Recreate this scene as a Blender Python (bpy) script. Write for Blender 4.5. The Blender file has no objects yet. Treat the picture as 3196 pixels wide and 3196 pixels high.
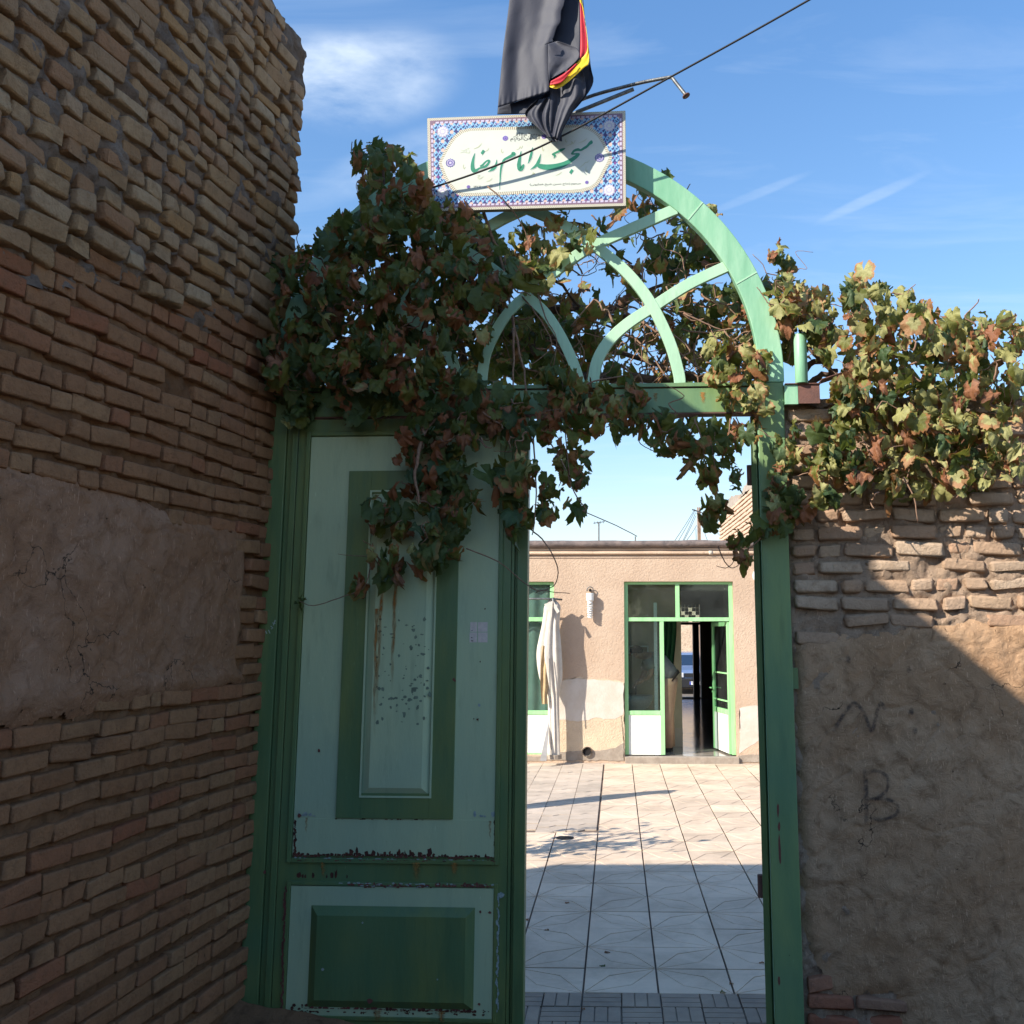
import bpy, bmesh, math, random
import numpy as np
from mathutils import Vector, Matrix, noise as mnoise
R = math.radians
C = bpy.context.scene.collection
SC = bpy.context.scene
random.seed(7)
K = 3196 / 1932.0

# ------------------------------------------------------------------ camera
FPX, PX, PY = 3200.0, 1840.0, 1425.0          # focal length and principal point of the (cropped) photograph
CAMZ = 1.55
PITCH, YAW = R(9.752), R(1.5)
cd = bpy.data.cameras.new('camera')
cam = bpy.data.objects.new('camera', cd); C.objects.link(cam)
cam.location = (0, 0, CAMZ)
cam.rotation_euler = (R(90) + PITCH, 0, YAW)
cd.sensor_width = 36; cd.lens = 36 * FPX / 3196
cd.shift_x = -(PX - 1598) / 3196; cd.shift_y = -(1598 - PY) / 3196
cd.clip_start = 0.05; cd.clip_end = 2000
SC.camera = cam
CM = cam.rotation_euler.to_matrix(); CMI = CM.transposed(); CO = Vector((0, 0, CAMZ))

# ------------------------------------------------------------------ light
SUN = Vector((1.262, 0.94, -1.0)).normalized()
SC.view_settings.view_transform = 'Standard'; SC.view_settings.look = 'None'
SC.view_settings.gamma = 1; SC.view_settings.exposure = 0.85
SC.view_settings.use_curve_mapping = False
w = bpy.data.worlds.new('World'); SC.world = w; w.use_nodes = True
def setup_world():
    nt = w.node_tree; nt.nodes.clear(); L = nt.links.new
    out = nt.nodes.new('ShaderNodeOutputWorld'); bg = nt.nodes.new('ShaderNodeBackground')
    bg.inputs['Strength'].default_value = 0.11
    sky = nt.nodes.new('ShaderNodeTexSky'); sky.sky_type = 'NISHITA'; sky.sun_disc = False
    sky.sun_elevation = math.asin(-SUN.z); sky.sun_rotation = math.atan2(-SUN.x, -SUN.y)
    sky.air_density = 1.15; sky.dust_density = 0.6; sky.ozone_density = 2.6
    tc = nt.nodes.new('ShaderNodeTexCoord')
    # cirrus: direction divided by its height gives a flat cloud layer
    sep = nt.nodes.new('ShaderNodeSeparateXYZ'); L(tc.outputs['Generated'], sep.inputs[0])
    mx = nt.nodes.new('ShaderNodeMath'); mx.operation = 'MAXIMUM'; mx.inputs[1].default_value = 0.06; L(sep.outputs['Z'], mx.inputs[0])
    dv = nt.nodes.new('ShaderNodeVectorMath'); dv.operation = 'SCALE'
    rc = nt.nodes.new('ShaderNodeMath'); rc.operation = 'DIVIDE'; rc.inputs[0].default_value = 1.0; L(mx.outputs[0], rc.inputs[1])
    L(tc.outputs['Generated'], dv.inputs[0]); L(rc.outputs[0], dv.inputs['Scale'])
    mp = nt.nodes.new('ShaderNodeMapping'); mp.inputs['Rotation'].default_value = (0, 0, R(28)); mp.inputs['Scale'].default_value = (0.8, 2.6, 1)
    L(dv.outputs[0], mp.inputs[0])
    n1 = nt.nodes.new('ShaderNodeTexNoise'); n1.inputs['Scale'].default_value = 1.3; n1.inputs['Detail'].default_value = 9; n1.inputs['Roughness'].default_value = 0.6; n1.inputs['Distortion'].default_value = 0.7
    L(mp.outputs[0], n1.inputs['Vector'])
    r1 = nt.nodes.new('ShaderNodeMapRange'); r1.inputs[1].default_value = 0.50; r1.inputs[2].default_value = 0.90; r1.inputs[4].default_value = 0.30
    L(n1.outputs['Fac'], r1.inputs[0])
    # two real clouds in that sky: a soft heap and two thin streaks, each an ellipse of directions
    acc = r1.outputs[0]
    def blob(u, v, ru, rv, rot, amt, prev):
        d = (CM @ Vector(((u * K - PX) / FPX, -(v * K - PY) / FPX, -1))).normalized()
        m = nt.nodes.new('ShaderNodeVectorMath'); m.operation = 'SUBTRACT'; m.inputs[1].default_value = d; L(tc.outputs['Generated'], m.inputs[0])
        s_ = (CM @ Vector((1, 0, 0))).normalized(); t_ = d.cross(s_).normalized() * -1
        a = s_ * math.cos(rot) + t_ * math.sin(rot); b = t_ * math.cos(rot) - s_ * math.sin(rot)
        vals = []
        for ax, rr in ((a, ru), (b, rv)):
            q = nt.nodes.new('ShaderNodeVectorMath'); q.operation = 'DOT_PRODUCT'; q.inputs[1].default_value = ax / (rr * K / FPX); L(m.outputs[0], q.inputs[0]); 
            p = nt.nodes.new('ShaderNodeMath'); p.operation = 'MULTIPLY'; L(q.outputs['Value'], p.inputs[0]); L(q.outputs['Value'], p.inputs[1]); vals.append(p)
        ad = nt.nodes.new('ShaderNodeMath'); ad.operation = 'ADD'; L(vals[0].outputs[0], ad.inputs[0]); L(vals[1].outputs[0], ad.inputs[1])
        mr = nt.nodes.new('ShaderNodeMapRange'); mr.interpolation_type = 'SMOOTHERSTEP'; mr.inputs[1].default_value = 1.15; mr.inputs[2].default_value = 0.0; mr.inputs[3].default_value = 0; mr.inputs[4].default_value = amt; L(ad.outputs[0], mr.inputs[0])
        n = nt.nodes.new('ShaderNodeTexNoise'); n.inputs['Scale'].default_value = 11; n.inputs['Detail'].default_value = 10; n.inputs['Roughness'].default_value = 0.60; n.inputs['Distortion'].default_value = 0.15
        cm_ = nt.nodes.new('ShaderNodeMapping'); cm_.inputs['Rotation'].default_value = (0.2, .5, .4); cm_.inputs['Scale'].default_value = (.7, 1, 1.9); L(tc.outputs['Generated'], cm_.inputs[0]); L(cm_.outputs[0], n.inputs['Vector'])
        nr = nt.nodes.new('ShaderNodeMapRange'); nr.inputs[1].default_value = 0.30; nr.inputs[2].default_value = 0.66; L(n.outputs['Fac'], nr.inputs[0])
        mu = nt.nodes.new('ShaderNodeMath'); mu.operation = 'MULTIPLY'; L(mr.outputs[0], mu.inputs[0]); L(nr.outputs[0], mu.inputs[1])
        sm = nt.nodes.new('ShaderNodeMath'); sm.operation = 'ADD'; sm.use_clamp = True; L(mu.outputs[0], sm.inputs[0]); L(prev, sm.inputs[1])
        return sm.outputs[0]
    acc = blob(690, 150, 190, 95, R(8), .62, acc)
    acc = blob(600, 120, 110, 70, R(0), 0.30, acc)
    acc = blob(1645, 373, 110, 12, R(26), 0.26, acc)
    acc = blob(1430, 365, 110, 10, R(22), 0.22, acc)
    acc = blob(760, 300, 190, 50, R(20), 0.35, acc)
    mix = nt.nodes.new('ShaderNodeMix'); mix.data_type = 'RGBA'
    tint = nt.nodes.new('ShaderNodeMix'); tint.data_type = 'RGBA'; tint.blend_type = 'MULTIPLY'; tint.inputs[0].default_value = 1.0
    tr = nt.nodes.new('ShaderNodeValToRGB'); e = tr.color_ramp.elements; e[0].position = 0.0; e[0].color = (0.60, 0.50, 0.50, 1); e[1].position = 0.62; e[1].color = (0.385, 0.53, 0.645, 1)
    e2 = e.new(0.22); e2.color = (0.46, 0.52, 0.56, 1)
    tg = nt.nodes.new('ShaderNodeVectorMath'); tg.operation = 'SCALE'; tg.inputs['Scale'].default_value = 2.0
    L(sep.outputs['Z'], tr.inputs[0]); L(tr.outputs[0], tg.inputs[0]); L(tg.outputs[0], tint.inputs[7])
    L(sky.outputs[0], tint.inputs[6]); L(tint.outputs[2], mix.inputs[6])
    mix.inputs[7].default_value = (4.6, 5.3, 6.2, 1)
    L(acc, mix.inputs[0]); L(mix.outputs[2], bg.inputs['Color']); L(bg.outputs[0], out.inputs[0])
setup_world()
sd = bpy.data.lights.new('sun', 'SUN'); sd.energy = 4.7; sd.angle = R(0.5); sd.color = (1.0, 0.93, 0.82)
so = bpy.data.objects.new('sun', sd); C.objects.link(so)
so.rotation_euler = SUN.to_track_quat('-Z', 'Y').to_euler(); so.location = (-6, -6, 10)

# ------------------------------------------------------------------ pixel <-> world (used only to find where real planes lie)
def ray(u, v):
    return (CM @ Vector(((u - PX) / FPX, -(v - PY) / FPX, -1)))
def hit(u, v, p0, n):
    d = ray(u, v); t = (Vector(p0) - CO).dot(n) / d.dot(n); return CO + d * t
def onY(u, v, Y): return hit(u, v, (0, Y, 0), Vector((0, 1, 0)))
def onZ(u, v, z): return hit(u, v, (0, 0, z), Vector((0, 0, 1)))
def proj(P):
    q = CMI @ (Vector(P) - CO)
    return (PX + FPX * q.x / -q.z, PY - FPX * q.y / -q.z, -q.z)
GA = R(1.7)
GX = Vector((math.cos(GA), -math.sin(GA), 0)); GN = Vector((-math.sin(GA), -math.cos(GA), 0)); GO = Vector((-1.4, 4.56, 0))
def G(x, z, off=0.0): return GO + GX * x + GN * off + Vector((0, 0, z))      # gate plane: x along the gate, off toward the street
def g2(u, v, off=0.0):
    P = hit(u, v, GO + GN * off, GN); return ((P - GO).dot(GX), P.z)
def gk(u, v, off=0.0): return g2(u * K, v * K, off)

# ------------------------------------------------------------------ object helpers
def tag(o, label=None, cat=None, group=None, kind=None):
    if label: o['label'] = label
    if cat: o['category'] = cat
    if group: o['group'] = group
    if kind: o['kind'] = kind
    return o
def empty(name, loc, label, cat, group=None):
    o = bpy.data.objects.new(name, None); C.objects.link(o); o.location = loc; o.empty_display_size = 0.1
    bpy.context.view_layer.update()
    return tag(o, label, cat, group)
def link(o, parent=None):
    C.objects.link(o)
    if parent is not None:
        o.parent = parent
        o.matrix_parent_inverse = WM(parent).inverted()
    return o
def WM(o):
    return o.matrix_basis.copy() if o.parent is None else WM(o.parent) @ o.matrix_parent_inverse @ o.matrix_basis
def mesh(name, verts, faces, mats, parent=None, smooth=False, fm=None, attr=None):
    me = bpy.data.meshes.new(name)
    me.from_pydata([tuple(v) for v in verts], [], [tuple(f) for f in faces])
    for m in (mats if isinstance(mats, (list, tuple)) else [mats]): me.materials.append(m)
    if fm: me.polygons.foreach_set('material_index', fm)
    if smooth: me.polygons.foreach_set('use_smooth', [True] * len(me.polygons))
    if attr is not None:
        a = me.attributes.new('rnd', 'FLOAT', 'POINT'); a.data.foreach_set('value', attr)
    me.update()
    return link(bpy.data.objects.new(name, me), parent)
class MB:
    def __init__(s): s.v = []; s.f = []; s.m = []; s.a = []
    def add(s, v, f, m=0, a=0.0):
        b = len(s.v); s.v += [Vector(x) for x in v]; s.f += [tuple(i + b for i in q) for q in f]; s.m += [m] * len(f); s.a += [a] * len(v)
    def hexa(s, c, m=0, a=0.0):      # 8 corners: bottom 4 ccw, top 4
        s.add(c, [(3, 2, 1, 0), (4, 5, 6, 7), (0, 1, 5, 4), (1, 2, 6, 5), (2, 3, 7, 6), (3, 0, 4, 7)], m, a)
    def box(s, x0, x1, y0, y1, z0, z1, m=0, a=0.0):
        s.hexa([(x0, y0, z0), (x1, y0, z0), (x1, y1, z0), (x0, y1, z0), (x0, y0, z1), (x1, y0, z1), (x1, y1, z1), (x0, y1, z1)], m, a)
    def gbox(s, x0, x1, z0, z1, o0, o1, m=0):     # slab in gate coordinates, o1 nearer the street
        c = [G(x0, z0, o1), G(x1, z0, o1), G(x1, z0, o0), G(x0, z0, o0), G(x0, z1, o1), G(x1, z1, o1), G(x1, z1, o0), G(x0, z1, o0)]
        s.hexa(c, m)
    def gframe(s, x0, x1, z0, z1, wd, o0, o1, m=0):
        s.gbox(x0, x0 + wd, z0, z1, o0, o1, m); s.gbox(x1 - wd, x1, z0, z1, o0, o1, m)
        s.gbox(x0 + wd, x1 - wd, z0, z0 + wd, o0, o1, m); s.gbox(x0 + wd, x1 - wd, z1 - wd, z1, o0, o1, m)
    def frustum(s, x0, x1, z0, z1, bev, o0, o1, m=0):
        c = [G(x0, z0, o0), G(x1, z0, o0), G(x1, z1, o0), G(x0, z1, o0), G(x0 + bev, z0 + bev, o1), G(x1 - bev, z0 + bev, o1), G(x1 - bev, z1 - bev, o1), G(x0 + bev, z1 - bev, o1)]
        s.add(c, [(4, 5, 6, 7), (0, 1, 5, 4), (1, 2, 6, 5), (2, 3, 7, 6), (3, 0, 4, 7)], m)
    def tube(s, pts, r, n=8, m=0, cap=True, a=0.0):
        pts = [Vector(p) for p in pts]; rr = r if isinstance(r, (list, tuple)) else [r] * len(pts)
        ring = []; prev = None
        for i, p in enumerate(pts):
            d = (pts[min(i + 1, len(pts) - 1)] - pts[max(i - 1, 0)]).normalized()
            if prev is None: x = d.orthogonal().normalized()
            else: x = (prev - d * prev.dot(d)); x = x.normalized() if x.length > 1e-6 else d.orthogonal().normalized()
            prev = x; y = d.cross(x)
            ring.append([p + (x * math.cos(2 * math.pi * k / n) + y * math.sin(2 * math.pi * k / n)) * rr[i] for k in range(n)])
        v = [q for g in ring for q in g]; f = []
        for i in range(len(pts) - 1):
            for k in range(n):
                f.append((i * n + k, i * n + (k + 1) % n, (i + 1) * n + (k + 1) % n, (i + 1) * n + k))
        if cap: f.append(tuple(range(n - 1, -1, -1))); f.append(tuple((len(pts) - 1) * n + k for k in range(n)))
        s.add(v, f, m, a)
    def build(s, name, mats, parent=None, smooth=False, attr=False):
        return mesh(name, s.v, s.f, mats, parent, smooth, s.m if isinstance(mats, (list, tuple)) and len(mats) > 1 else None, s.a if attr else None)
def bevel(o, wd=0.003, seg=2):
    m = o.modifiers.new('edge', 'BEVEL'); m.width = wd; m.segments = seg; m.limit_method = 'ANGLE'; m.angle_limit = R(35)
    return o
def smooth_path(pts, sub=6):
    pts = [Vector(p) for p in pts]; out = []
    for i in range(len(pts) - 1):
        p0 = pts[max(i - 1, 0)]; p1 = pts[i]; p2 = pts[i + 1]; p3 = pts[min(i + 2, len(pts) - 1)]
        for k in range(sub):
            t = k / sub
            out.append(0.5 * ((2 * p1) + (p2 - p0) * t + (2 * p0 - 5 * p1 + 4 * p2 - p3) * t * t + (3 * p1 - p0 - 3 * p2 + p3) * t ** 3))
    out.append(pts[-1]); return out

# ------------------------------------------------------------------ materials
def newmat(name):
    m = bpy.data.materials.new(name); m.use_nodes = True; nt = m.node_tree; b = nt.nodes['Principled BSDF']; return m, nt, b
def N(nt, t, **kw):
    n = nt.nodes.new(t)
    for k, v in kw.items():
        if k.startswith('i_'): n.inputs[k[2:].replace('_', ' ')].default_value = v
        else: setattr(n, k, v)
    return n
def c4(c): return (c[0], c[1], c[2], 1)
def mixc(nt, fac, a, b):
    n = nt.nodes.new('ShaderNodeMix'); n.data_type = 'RGBA'
    for i, x in ((0, fac), (6, a), (7, b)):
        if hasattr(x, 'is_linked') or hasattr(x, 'links'): nt.links.new(x, n.inputs[i])
        else: n.inputs[i].default_value = x if i == 0 else c4(x)
    return n.outputs[2]
def noise(nt, scale, detail=6, rough=0.6, vec=None, dist=0.0):
    n = N(nt, 'ShaderNodeTexNoise'); n.inputs['Scale'].default_value = scale; n.inputs['Detail'].default_value = detail; n.inputs['Roughness'].default_value = rough; n.inputs['Distortion'].default_value = dist
    if vec is not None: nt.links.new(vec, n.inputs['Vector'])
    return n.outputs['Fac']
def rng(nt, x, a, b, c=0.0, d=1.0, smooth=True):
    n = N(nt, 'ShaderNodeMapRange'); n.interpolation_type = 'SMOOTHSTEP' if smooth else 'LINEAR'
    nt.links.new(x, n.inputs[0])
    for i, q in ((1, a), (2, b), (3, c), (4, d)): n.inputs[i].default_value = q
    return n.outputs[0]
def math_(nt, op, a, b=None, c=None):
    n = N(nt, 'ShaderNodeMath'); n.operation = op
    for i, x in enumerate((a, b, c)):
        if x is None: continue
        if hasattr(x, 'links'): nt.links.new(x, n.inputs[i])
        else: n.inputs[i].default_value = x
    return n.outputs[0]
def bump(nt, b, h, dist=0.01, strength=1.0, prev=None):
    n = N(nt, 'ShaderNodeBump'); n.inputs['Distance'].default_value = dist; n.inputs['Strength'].default_value = strength
    nt.links.new(h, n.inputs['Height'])
    if prev is not None: nt.links.new(prev, n.inputs['Normal'])
    nt.links.new(n.outputs[0], b.inputs['Normal']); return n.outputs[0]
def gpos(nt):
    n = N(nt, 'ShaderNodeNewGeometry'); return n.outputs['Position']
def mapv(nt, vec, sc=(1, 1, 1), loc=(0, 0, 0), rot=(0, 0, 0)):
    n = N(nt, 'ShaderNodeMapping'); nt.links.new(vec, n.inputs[0]); n.inputs['Scale'].default_value = sc; n.inputs['Location'].default_value = loc; n.inputs['Rotation'].default_value = rot
    return n.outputs[0]

def simple(name, c1, c2=None, scale=8, rough=0.8, bd=0.0, bs=60, metal=0.0, spec=0.5):
    m, nt, b = newmat(name); p = gpos(nt)
    c2 = c2 or tuple(x * 0.75 for x in c1)
    nt.links.new(mixc(nt, rng(nt, noise(nt, scale, 8, 0.65, p), 0.3, 0.7), c1, c2), b.inputs['Base Color'])
    b.inputs['Roughness'].default_value = rough; b.inputs['Metallic'].default_value = metal; b.inputs['Specular IOR Level'].default_value = spec
    if bd: bump(nt, b, noise(nt, bs, 6, 0.6, p), bd)
    return m
def brick_mat(name, cols, dark, bd=0.004, gray=None):
    m, nt, b = newmat(name); p = gpos(nt)
    oi = N(nt, 'ShaderNodeObjectInfo'); at = N(nt, 'ShaderNodeAttribute'); at.attribute_name = 'rnd'
    r = math_(nt, 'FRACT', math_(nt, 'ADD', oi.outputs['Random'], at.outputs['Fac']))
    cr = N(nt, 'ShaderNodeValToRGB'); cr.color_ramp.interpolation = 'LINEAR'
    els = cr.color_ramp.elements; els[0].color = c4(cols[0]); els[0].position = 0
    els[1].color = c4(cols[-1]); els[1].position = 1
    for i, c in enumerate(cols[1:-1]):
        e = els.new((i + 1) / (len(cols) - 1)); e.color = c4(c)
    nt.links.new(r, cr.inputs[0])
    n1 = noise(nt, 22, 8, 0.7, p); n2 = noise(nt, 3.0, 4, 0.6, p); n3 = noise(nt, 90, 6, 0.7, p)
    c = mixc(nt, rng(nt, n1, 0.42, 0.72, 0, 0.65), cr.outputs[0], dark)
    c = mixc(nt, rng(nt, n3, 0.60, 0.75, 0, 0.7), c, tuple(x * 0.35 for x in dark))
    if gray: c = mixc(nt, rng(nt, n2, 0.5, 0.68, 0, 0.75), c, gray)
    else: c = mixc(nt, rng(nt, n2, 0.45, 0.7, 0, 0.35), c, dark)
    nt.links.new(c, b.inputs['Base Color']); b.inputs['Roughness'].default_value = 0.95; b.inputs['Specular IOR Level'].default_value = 0.15
    q = bump(nt, b, n1, bd * 2.5); bump(nt, b, n3, bd, 1.0, q)
    return m
def plaster_mat(name, base, dark, light, pit=(0.03, 0.022, 0.018), bd=0.01, sc=1.0, straw=True):
    m, nt, b = newmat(name); p = gpos(nt)
    big = noise(nt, 1.6 * sc, 6, 0.6, p); mid = noise(nt, 9 * sc, 9, 0.72, p, 0.6); fine = noise(nt, 70 * sc, 6, 0.7, p)
    c = mixc(nt, rng(nt, big, 0.35, 0.65), base, light)
    c = mixc(nt, rng(nt, mid, 0.45, 0.7, 0, 0.8), c, dark)
    vs = noise(nt, 5, 5, 0.6, mapv(nt, p, (3, 3, 0.5)))
    c = mixc(nt, rng(nt, vs, 0.55, 0.75, 0, 0.35), c, dark)
    pits = rng(nt, noise(nt, 26 * sc, 3, 0.9, p, 1.2), 0.66, 0.74)
    if straw:
        c = mixc(nt, pits, c, pit)
        for k_, rt_ in enumerate(((0.5, 0.4, 0), (-.7, .9, .5), (1.2, -.5, 1.1))):
            sp = noise(nt, 48, 2, 0.5, mapv(nt, p, (3.2, 3.2, 0.45), loc=(k_ * 3.1, 0, 0), rot=rt_)); c = mixc(nt, rng(nt, sp, 0.68, 0.72, 0, 0.75), c, tuple(min(1, x * 1.35) for x in light))
        vv = N(nt, 'ShaderNodeTexVoronoi'); vv.feature = 'DISTANCE_TO_EDGE'; vv.inputs['Scale'].default_value = 3.2; wv = N(nt, 'ShaderNodeVectorMath'); wv.operation = 'ADD'
        nn_c = N(nt, 'ShaderNodeTexNoise'); nn_c.inputs['Scale'].default_value = 9; nn_c.inputs['Detail'].default_value = 6; nt.links.new(p, nn_c.inputs['Vector'])
        sc_ = N(nt, 'ShaderNodeVectorMath'); sc_.operation = 'SCALE'; sc_.inputs['Scale'].default_value = .22; nt.links.new(nn_c.outputs['Color'], sc_.inputs[0]); nt.links.new(p, wv.inputs[0]); nt.links.new(sc_.outputs[0], wv.inputs[1]); nt.links.new(wv.outputs[0], vv.inputs['Vector'])
        crk = math_(nt, 'MULTIPLY', rng(nt, vv.outputs['Distance'], .0, .010, 1, 0), rng(nt, noise(nt, 2.6, 3, .5, p), .56, .64)); c = mixc(nt, crk, c, pit)
    nt.links.new(c, b.inputs['Base Color']); b.inputs['Roughness'].default_value = 0.95; b.inputs['Specular IOR Level'].default_value = 0.12
    q = bump(nt, b, mid, bd * 1.6)
    q = bump(nt, b, fine, bd * 0.35, 1.0, q)
    if straw: bump(nt, b, math_(nt, 'SUBTRACT', 1.0, pits), bd * 0.8, 1.0, q)
    return m
def paint_mat(name, base, streak, chip=0.0, rough=0.42, rust=(0.10, 0.035, 0.02), warm=None):
    m, nt, b = newmat(name); p = gpos(nt)
    s1 = noise(nt, 3.0, 6, 0.62, mapv(nt, p, (3.0, 3.0, 0.55))); s2 = noise(nt, 1.3, 3, 0.5, p); s3 = noise(nt, 10, 5, 0.6, mapv(nt, p, (2.2, 2.2, 0.35)))
    c = mixc(nt, rng(nt, s1, 0.35, 0.68), base, streak)
    c = mixc(nt, rng(nt, s3, 0.52, 0.75, 0, 0.4), c, tuple(x * 0.55 for x in base))
    if warm: c = mixc(nt, rng(nt, s2, 0.45, 0.7, 0, 0.8), c, warm)
    ch = noise(nt, 17, 4, 0.75, p, 0.5); ch2 = noise(nt, 75, 3, 0.7, p)
    sc = rng(nt, noise(nt, 120, 3, 0.6, mapv(nt, p, (1, 1, 0.12))), 0.70, 0.78, 0, 0.5)
    c = mixc(nt, sc, c, tuple(min(1, x * 1.7 + 0.05) for x in base))
    f = None
    if chip:
        f = rng(nt, ch, 0.80 - chip, 0.805 - chip, 0, 1)
        c = mixc(nt, f, c, rust)
        f2 = rng(nt, ch2, 0.76, 0.775, 0, 1); c = mixc(nt, f2, c, (0.03, 0.02, 0.018))
    nt.links.new(c, b.inputs['Base Color'])
    nt.links.new(rng(nt, s1, 0.3, 0.7, rough - 0.08, rough + 0.14), b.inputs['Roughness'])
    b.inputs['Specular IOR Level'].default_value = 0.4
    q = bump(nt, b, noise(nt, 14, 4, 0.6, mapv(nt, p, (1, 1, 0.3))), 0.0022)
    q = bump(nt, b, noise(nt, 160, 3, 0.6, mapv(nt, p, (1, 1, 0.2))), 0.0005, 1, q)
    if f is not None: bump(nt, b, math_(nt, 'SUBTRACT', 1.0, f), 0.001, 1, q)
    return m
def flat(name, c, rough=0.7, metal=0.0, spec=0.4):
    m, nt, b = newmat(name); p = gpos(nt)
    nt.links.new(mixc(nt, rng(nt, noise(nt, 40, 4, 0.6, p), 0.3, 0.7), c, tuple(x * 0.85 for x in c)), b.inputs['Base Color'])
    b.inputs['Roughness'].default_value = rough; b.inputs['Metallic'].default_value = metal; b.inputs['Specular IOR Level'].default_value = spec
    return m
def glass_mat(name, tint=(0.75, 0.85, 0.83), refl=0.25, dirt=0.10):
    m, nt, b = newmat(name); nt.nodes.remove(b); out = nt.nodes['Material Output']; p = gpos(nt)
    tr = N(nt, 'ShaderNodeBsdfTransparent'); tr.inputs[0].default_value = c4(tint)
    gl = N(nt, 'ShaderNodeBsdfGlossy'); gl.inputs['Roughness'].default_value = 0.04; gl.inputs[0].default_value = (0.8, 0.9, 0.9, 1)
    di = N(nt, 'ShaderNodeBsdfDiffuse'); di.inputs[0].default_value = (0.6, 0.6, 0.58, 1)
    fr = N(nt, 'ShaderNodeLayerWeight'); fr.inputs[0].default_value = .5
    a = N(nt, 'ShaderNodeMixShader'); nt.links.new(math_(nt, 'ADD', math_(nt, 'MULTIPLY', math_(nt, 'POWER', fr.outputs['Facing'], 3.0), .6), 0.045), a.inputs[0]); nt.links.new(tr.outputs[0], a.inputs[1]); nt.links.new(gl.outputs[0], a.inputs[2])
    d = N(nt, 'ShaderNodeMixShader'); sp = rng(nt, noise(nt, 38, 5, 0.8, p), 0.66, 0.70, 0, 0.8)
    base = rng(nt, noise(nt, 3, 4, 0.6, p), 0.2, 0.8, dirt * 0.3, dirt)
    nt.links.new(math_(nt, 'MAXIMUM', sp, base), d.inputs[0]); nt.links.new(a.outputs[0], d.inputs[1]); nt.links.new(di.outputs[0], d.inputs[2])
    nt.links.new(d.outputs[0], out.inputs[0]); return m

M = {}
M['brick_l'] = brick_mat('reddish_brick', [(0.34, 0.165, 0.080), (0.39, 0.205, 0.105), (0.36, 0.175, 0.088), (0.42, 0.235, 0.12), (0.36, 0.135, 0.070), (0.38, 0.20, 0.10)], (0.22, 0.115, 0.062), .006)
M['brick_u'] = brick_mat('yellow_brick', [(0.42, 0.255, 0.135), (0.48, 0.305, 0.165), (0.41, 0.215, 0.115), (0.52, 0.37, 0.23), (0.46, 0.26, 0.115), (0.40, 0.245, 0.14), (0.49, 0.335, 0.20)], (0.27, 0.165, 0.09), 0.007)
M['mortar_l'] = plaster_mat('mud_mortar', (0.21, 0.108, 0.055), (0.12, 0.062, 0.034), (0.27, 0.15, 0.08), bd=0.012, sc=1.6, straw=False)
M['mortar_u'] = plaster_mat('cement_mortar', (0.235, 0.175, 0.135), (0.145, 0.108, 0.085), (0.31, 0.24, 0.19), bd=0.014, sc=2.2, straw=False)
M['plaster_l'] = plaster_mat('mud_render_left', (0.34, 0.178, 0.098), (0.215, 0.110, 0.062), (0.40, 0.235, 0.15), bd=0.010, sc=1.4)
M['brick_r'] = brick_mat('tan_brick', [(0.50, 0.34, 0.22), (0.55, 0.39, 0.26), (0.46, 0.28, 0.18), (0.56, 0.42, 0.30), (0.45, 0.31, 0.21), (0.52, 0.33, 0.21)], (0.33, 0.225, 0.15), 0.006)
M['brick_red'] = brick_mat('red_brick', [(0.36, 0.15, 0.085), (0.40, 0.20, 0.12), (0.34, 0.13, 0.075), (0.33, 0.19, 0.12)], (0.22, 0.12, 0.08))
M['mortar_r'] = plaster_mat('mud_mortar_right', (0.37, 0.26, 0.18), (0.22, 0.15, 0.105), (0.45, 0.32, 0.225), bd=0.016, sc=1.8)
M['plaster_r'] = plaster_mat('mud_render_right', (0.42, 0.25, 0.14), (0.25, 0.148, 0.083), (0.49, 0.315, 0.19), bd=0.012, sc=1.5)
M['green_d'] = paint_mat('dark_green_paint', (0.100, 0.165, 0.065), (0.16, 0.20, 0.060), 0.03, 0.42, warm=(0.085, 0.175, 0.085))
M['green_p'] = paint_mat('post_green_paint', (0.135, 0.235, 0.105), (0.20, 0.29, 0.11), 0.01, 0.40, warm=(0.10, 0.21, 0.12))
M['green_l'] = paint_mat('pale_green_paint', (0.42, 0.50, 0.30), (0.47, 0.535, 0.31), 0.03, 0.45, warm=(0.34, 0.45, 0.31))
M['green_m'] = paint_mat('arch_green_paint', (0.21, 0.44, 0.265), (0.34, 0.56, 0.37), 0.0, 0.42, warm=(0.15, 0.37, 0.22))
M['green_t'] = paint_mat('tracery_green_paint', (0.36, 0.57, 0.38), (0.42, 0.62, 0.42), 0.0, 0.45)
M['rust'] = simple('rust', (0.12, 0.035, 0.018), (0.045, 0.016, 0.012), 60, 0.9, 0.003, 150)
M['chip'] = simple('pale_undercoat', (0.40, 0.45, 0.42), (0.22, 0.28, 0.26), 80, 0.8)
M['rust_red'] = simple('red_oxide', (0.19, 0.055, 0.04), (0.12, 0.04, 0.03), 50, 0.85)
M['rust_steel'] = simple('rusty_steel', (0.17, 0.075, 0.055), (0.10, 0.05, 0.042), 14, 0.8, 0.002, 120)
M['steel'] = simple('galvanised_steel', (0.20, 0.205, 0.20), (0.10, 0.10, 0.10), 30, 0.5, 0.001, 120, metal=0.6)
M['cable'] = flat('black_cable', (0.015, 0.013, 0.013), 0.6)
M['bark'] = simple('vine_bark', (0.16, 0.10, 0.07), (0.06, 0.038, 0.028), 40, 0.95, 0.006, 70)
M['twig'] = simple('vine_twig', (0.30, 0.19, 0.12), (0.17, 0.085, 0.055), 60, 0.85)
M['ground'] = simple('street_earth', (0.20, 0.165, 0.13), (0.12, 0.10, 0.08), 6, 0.95, 0.01, 30)

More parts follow.
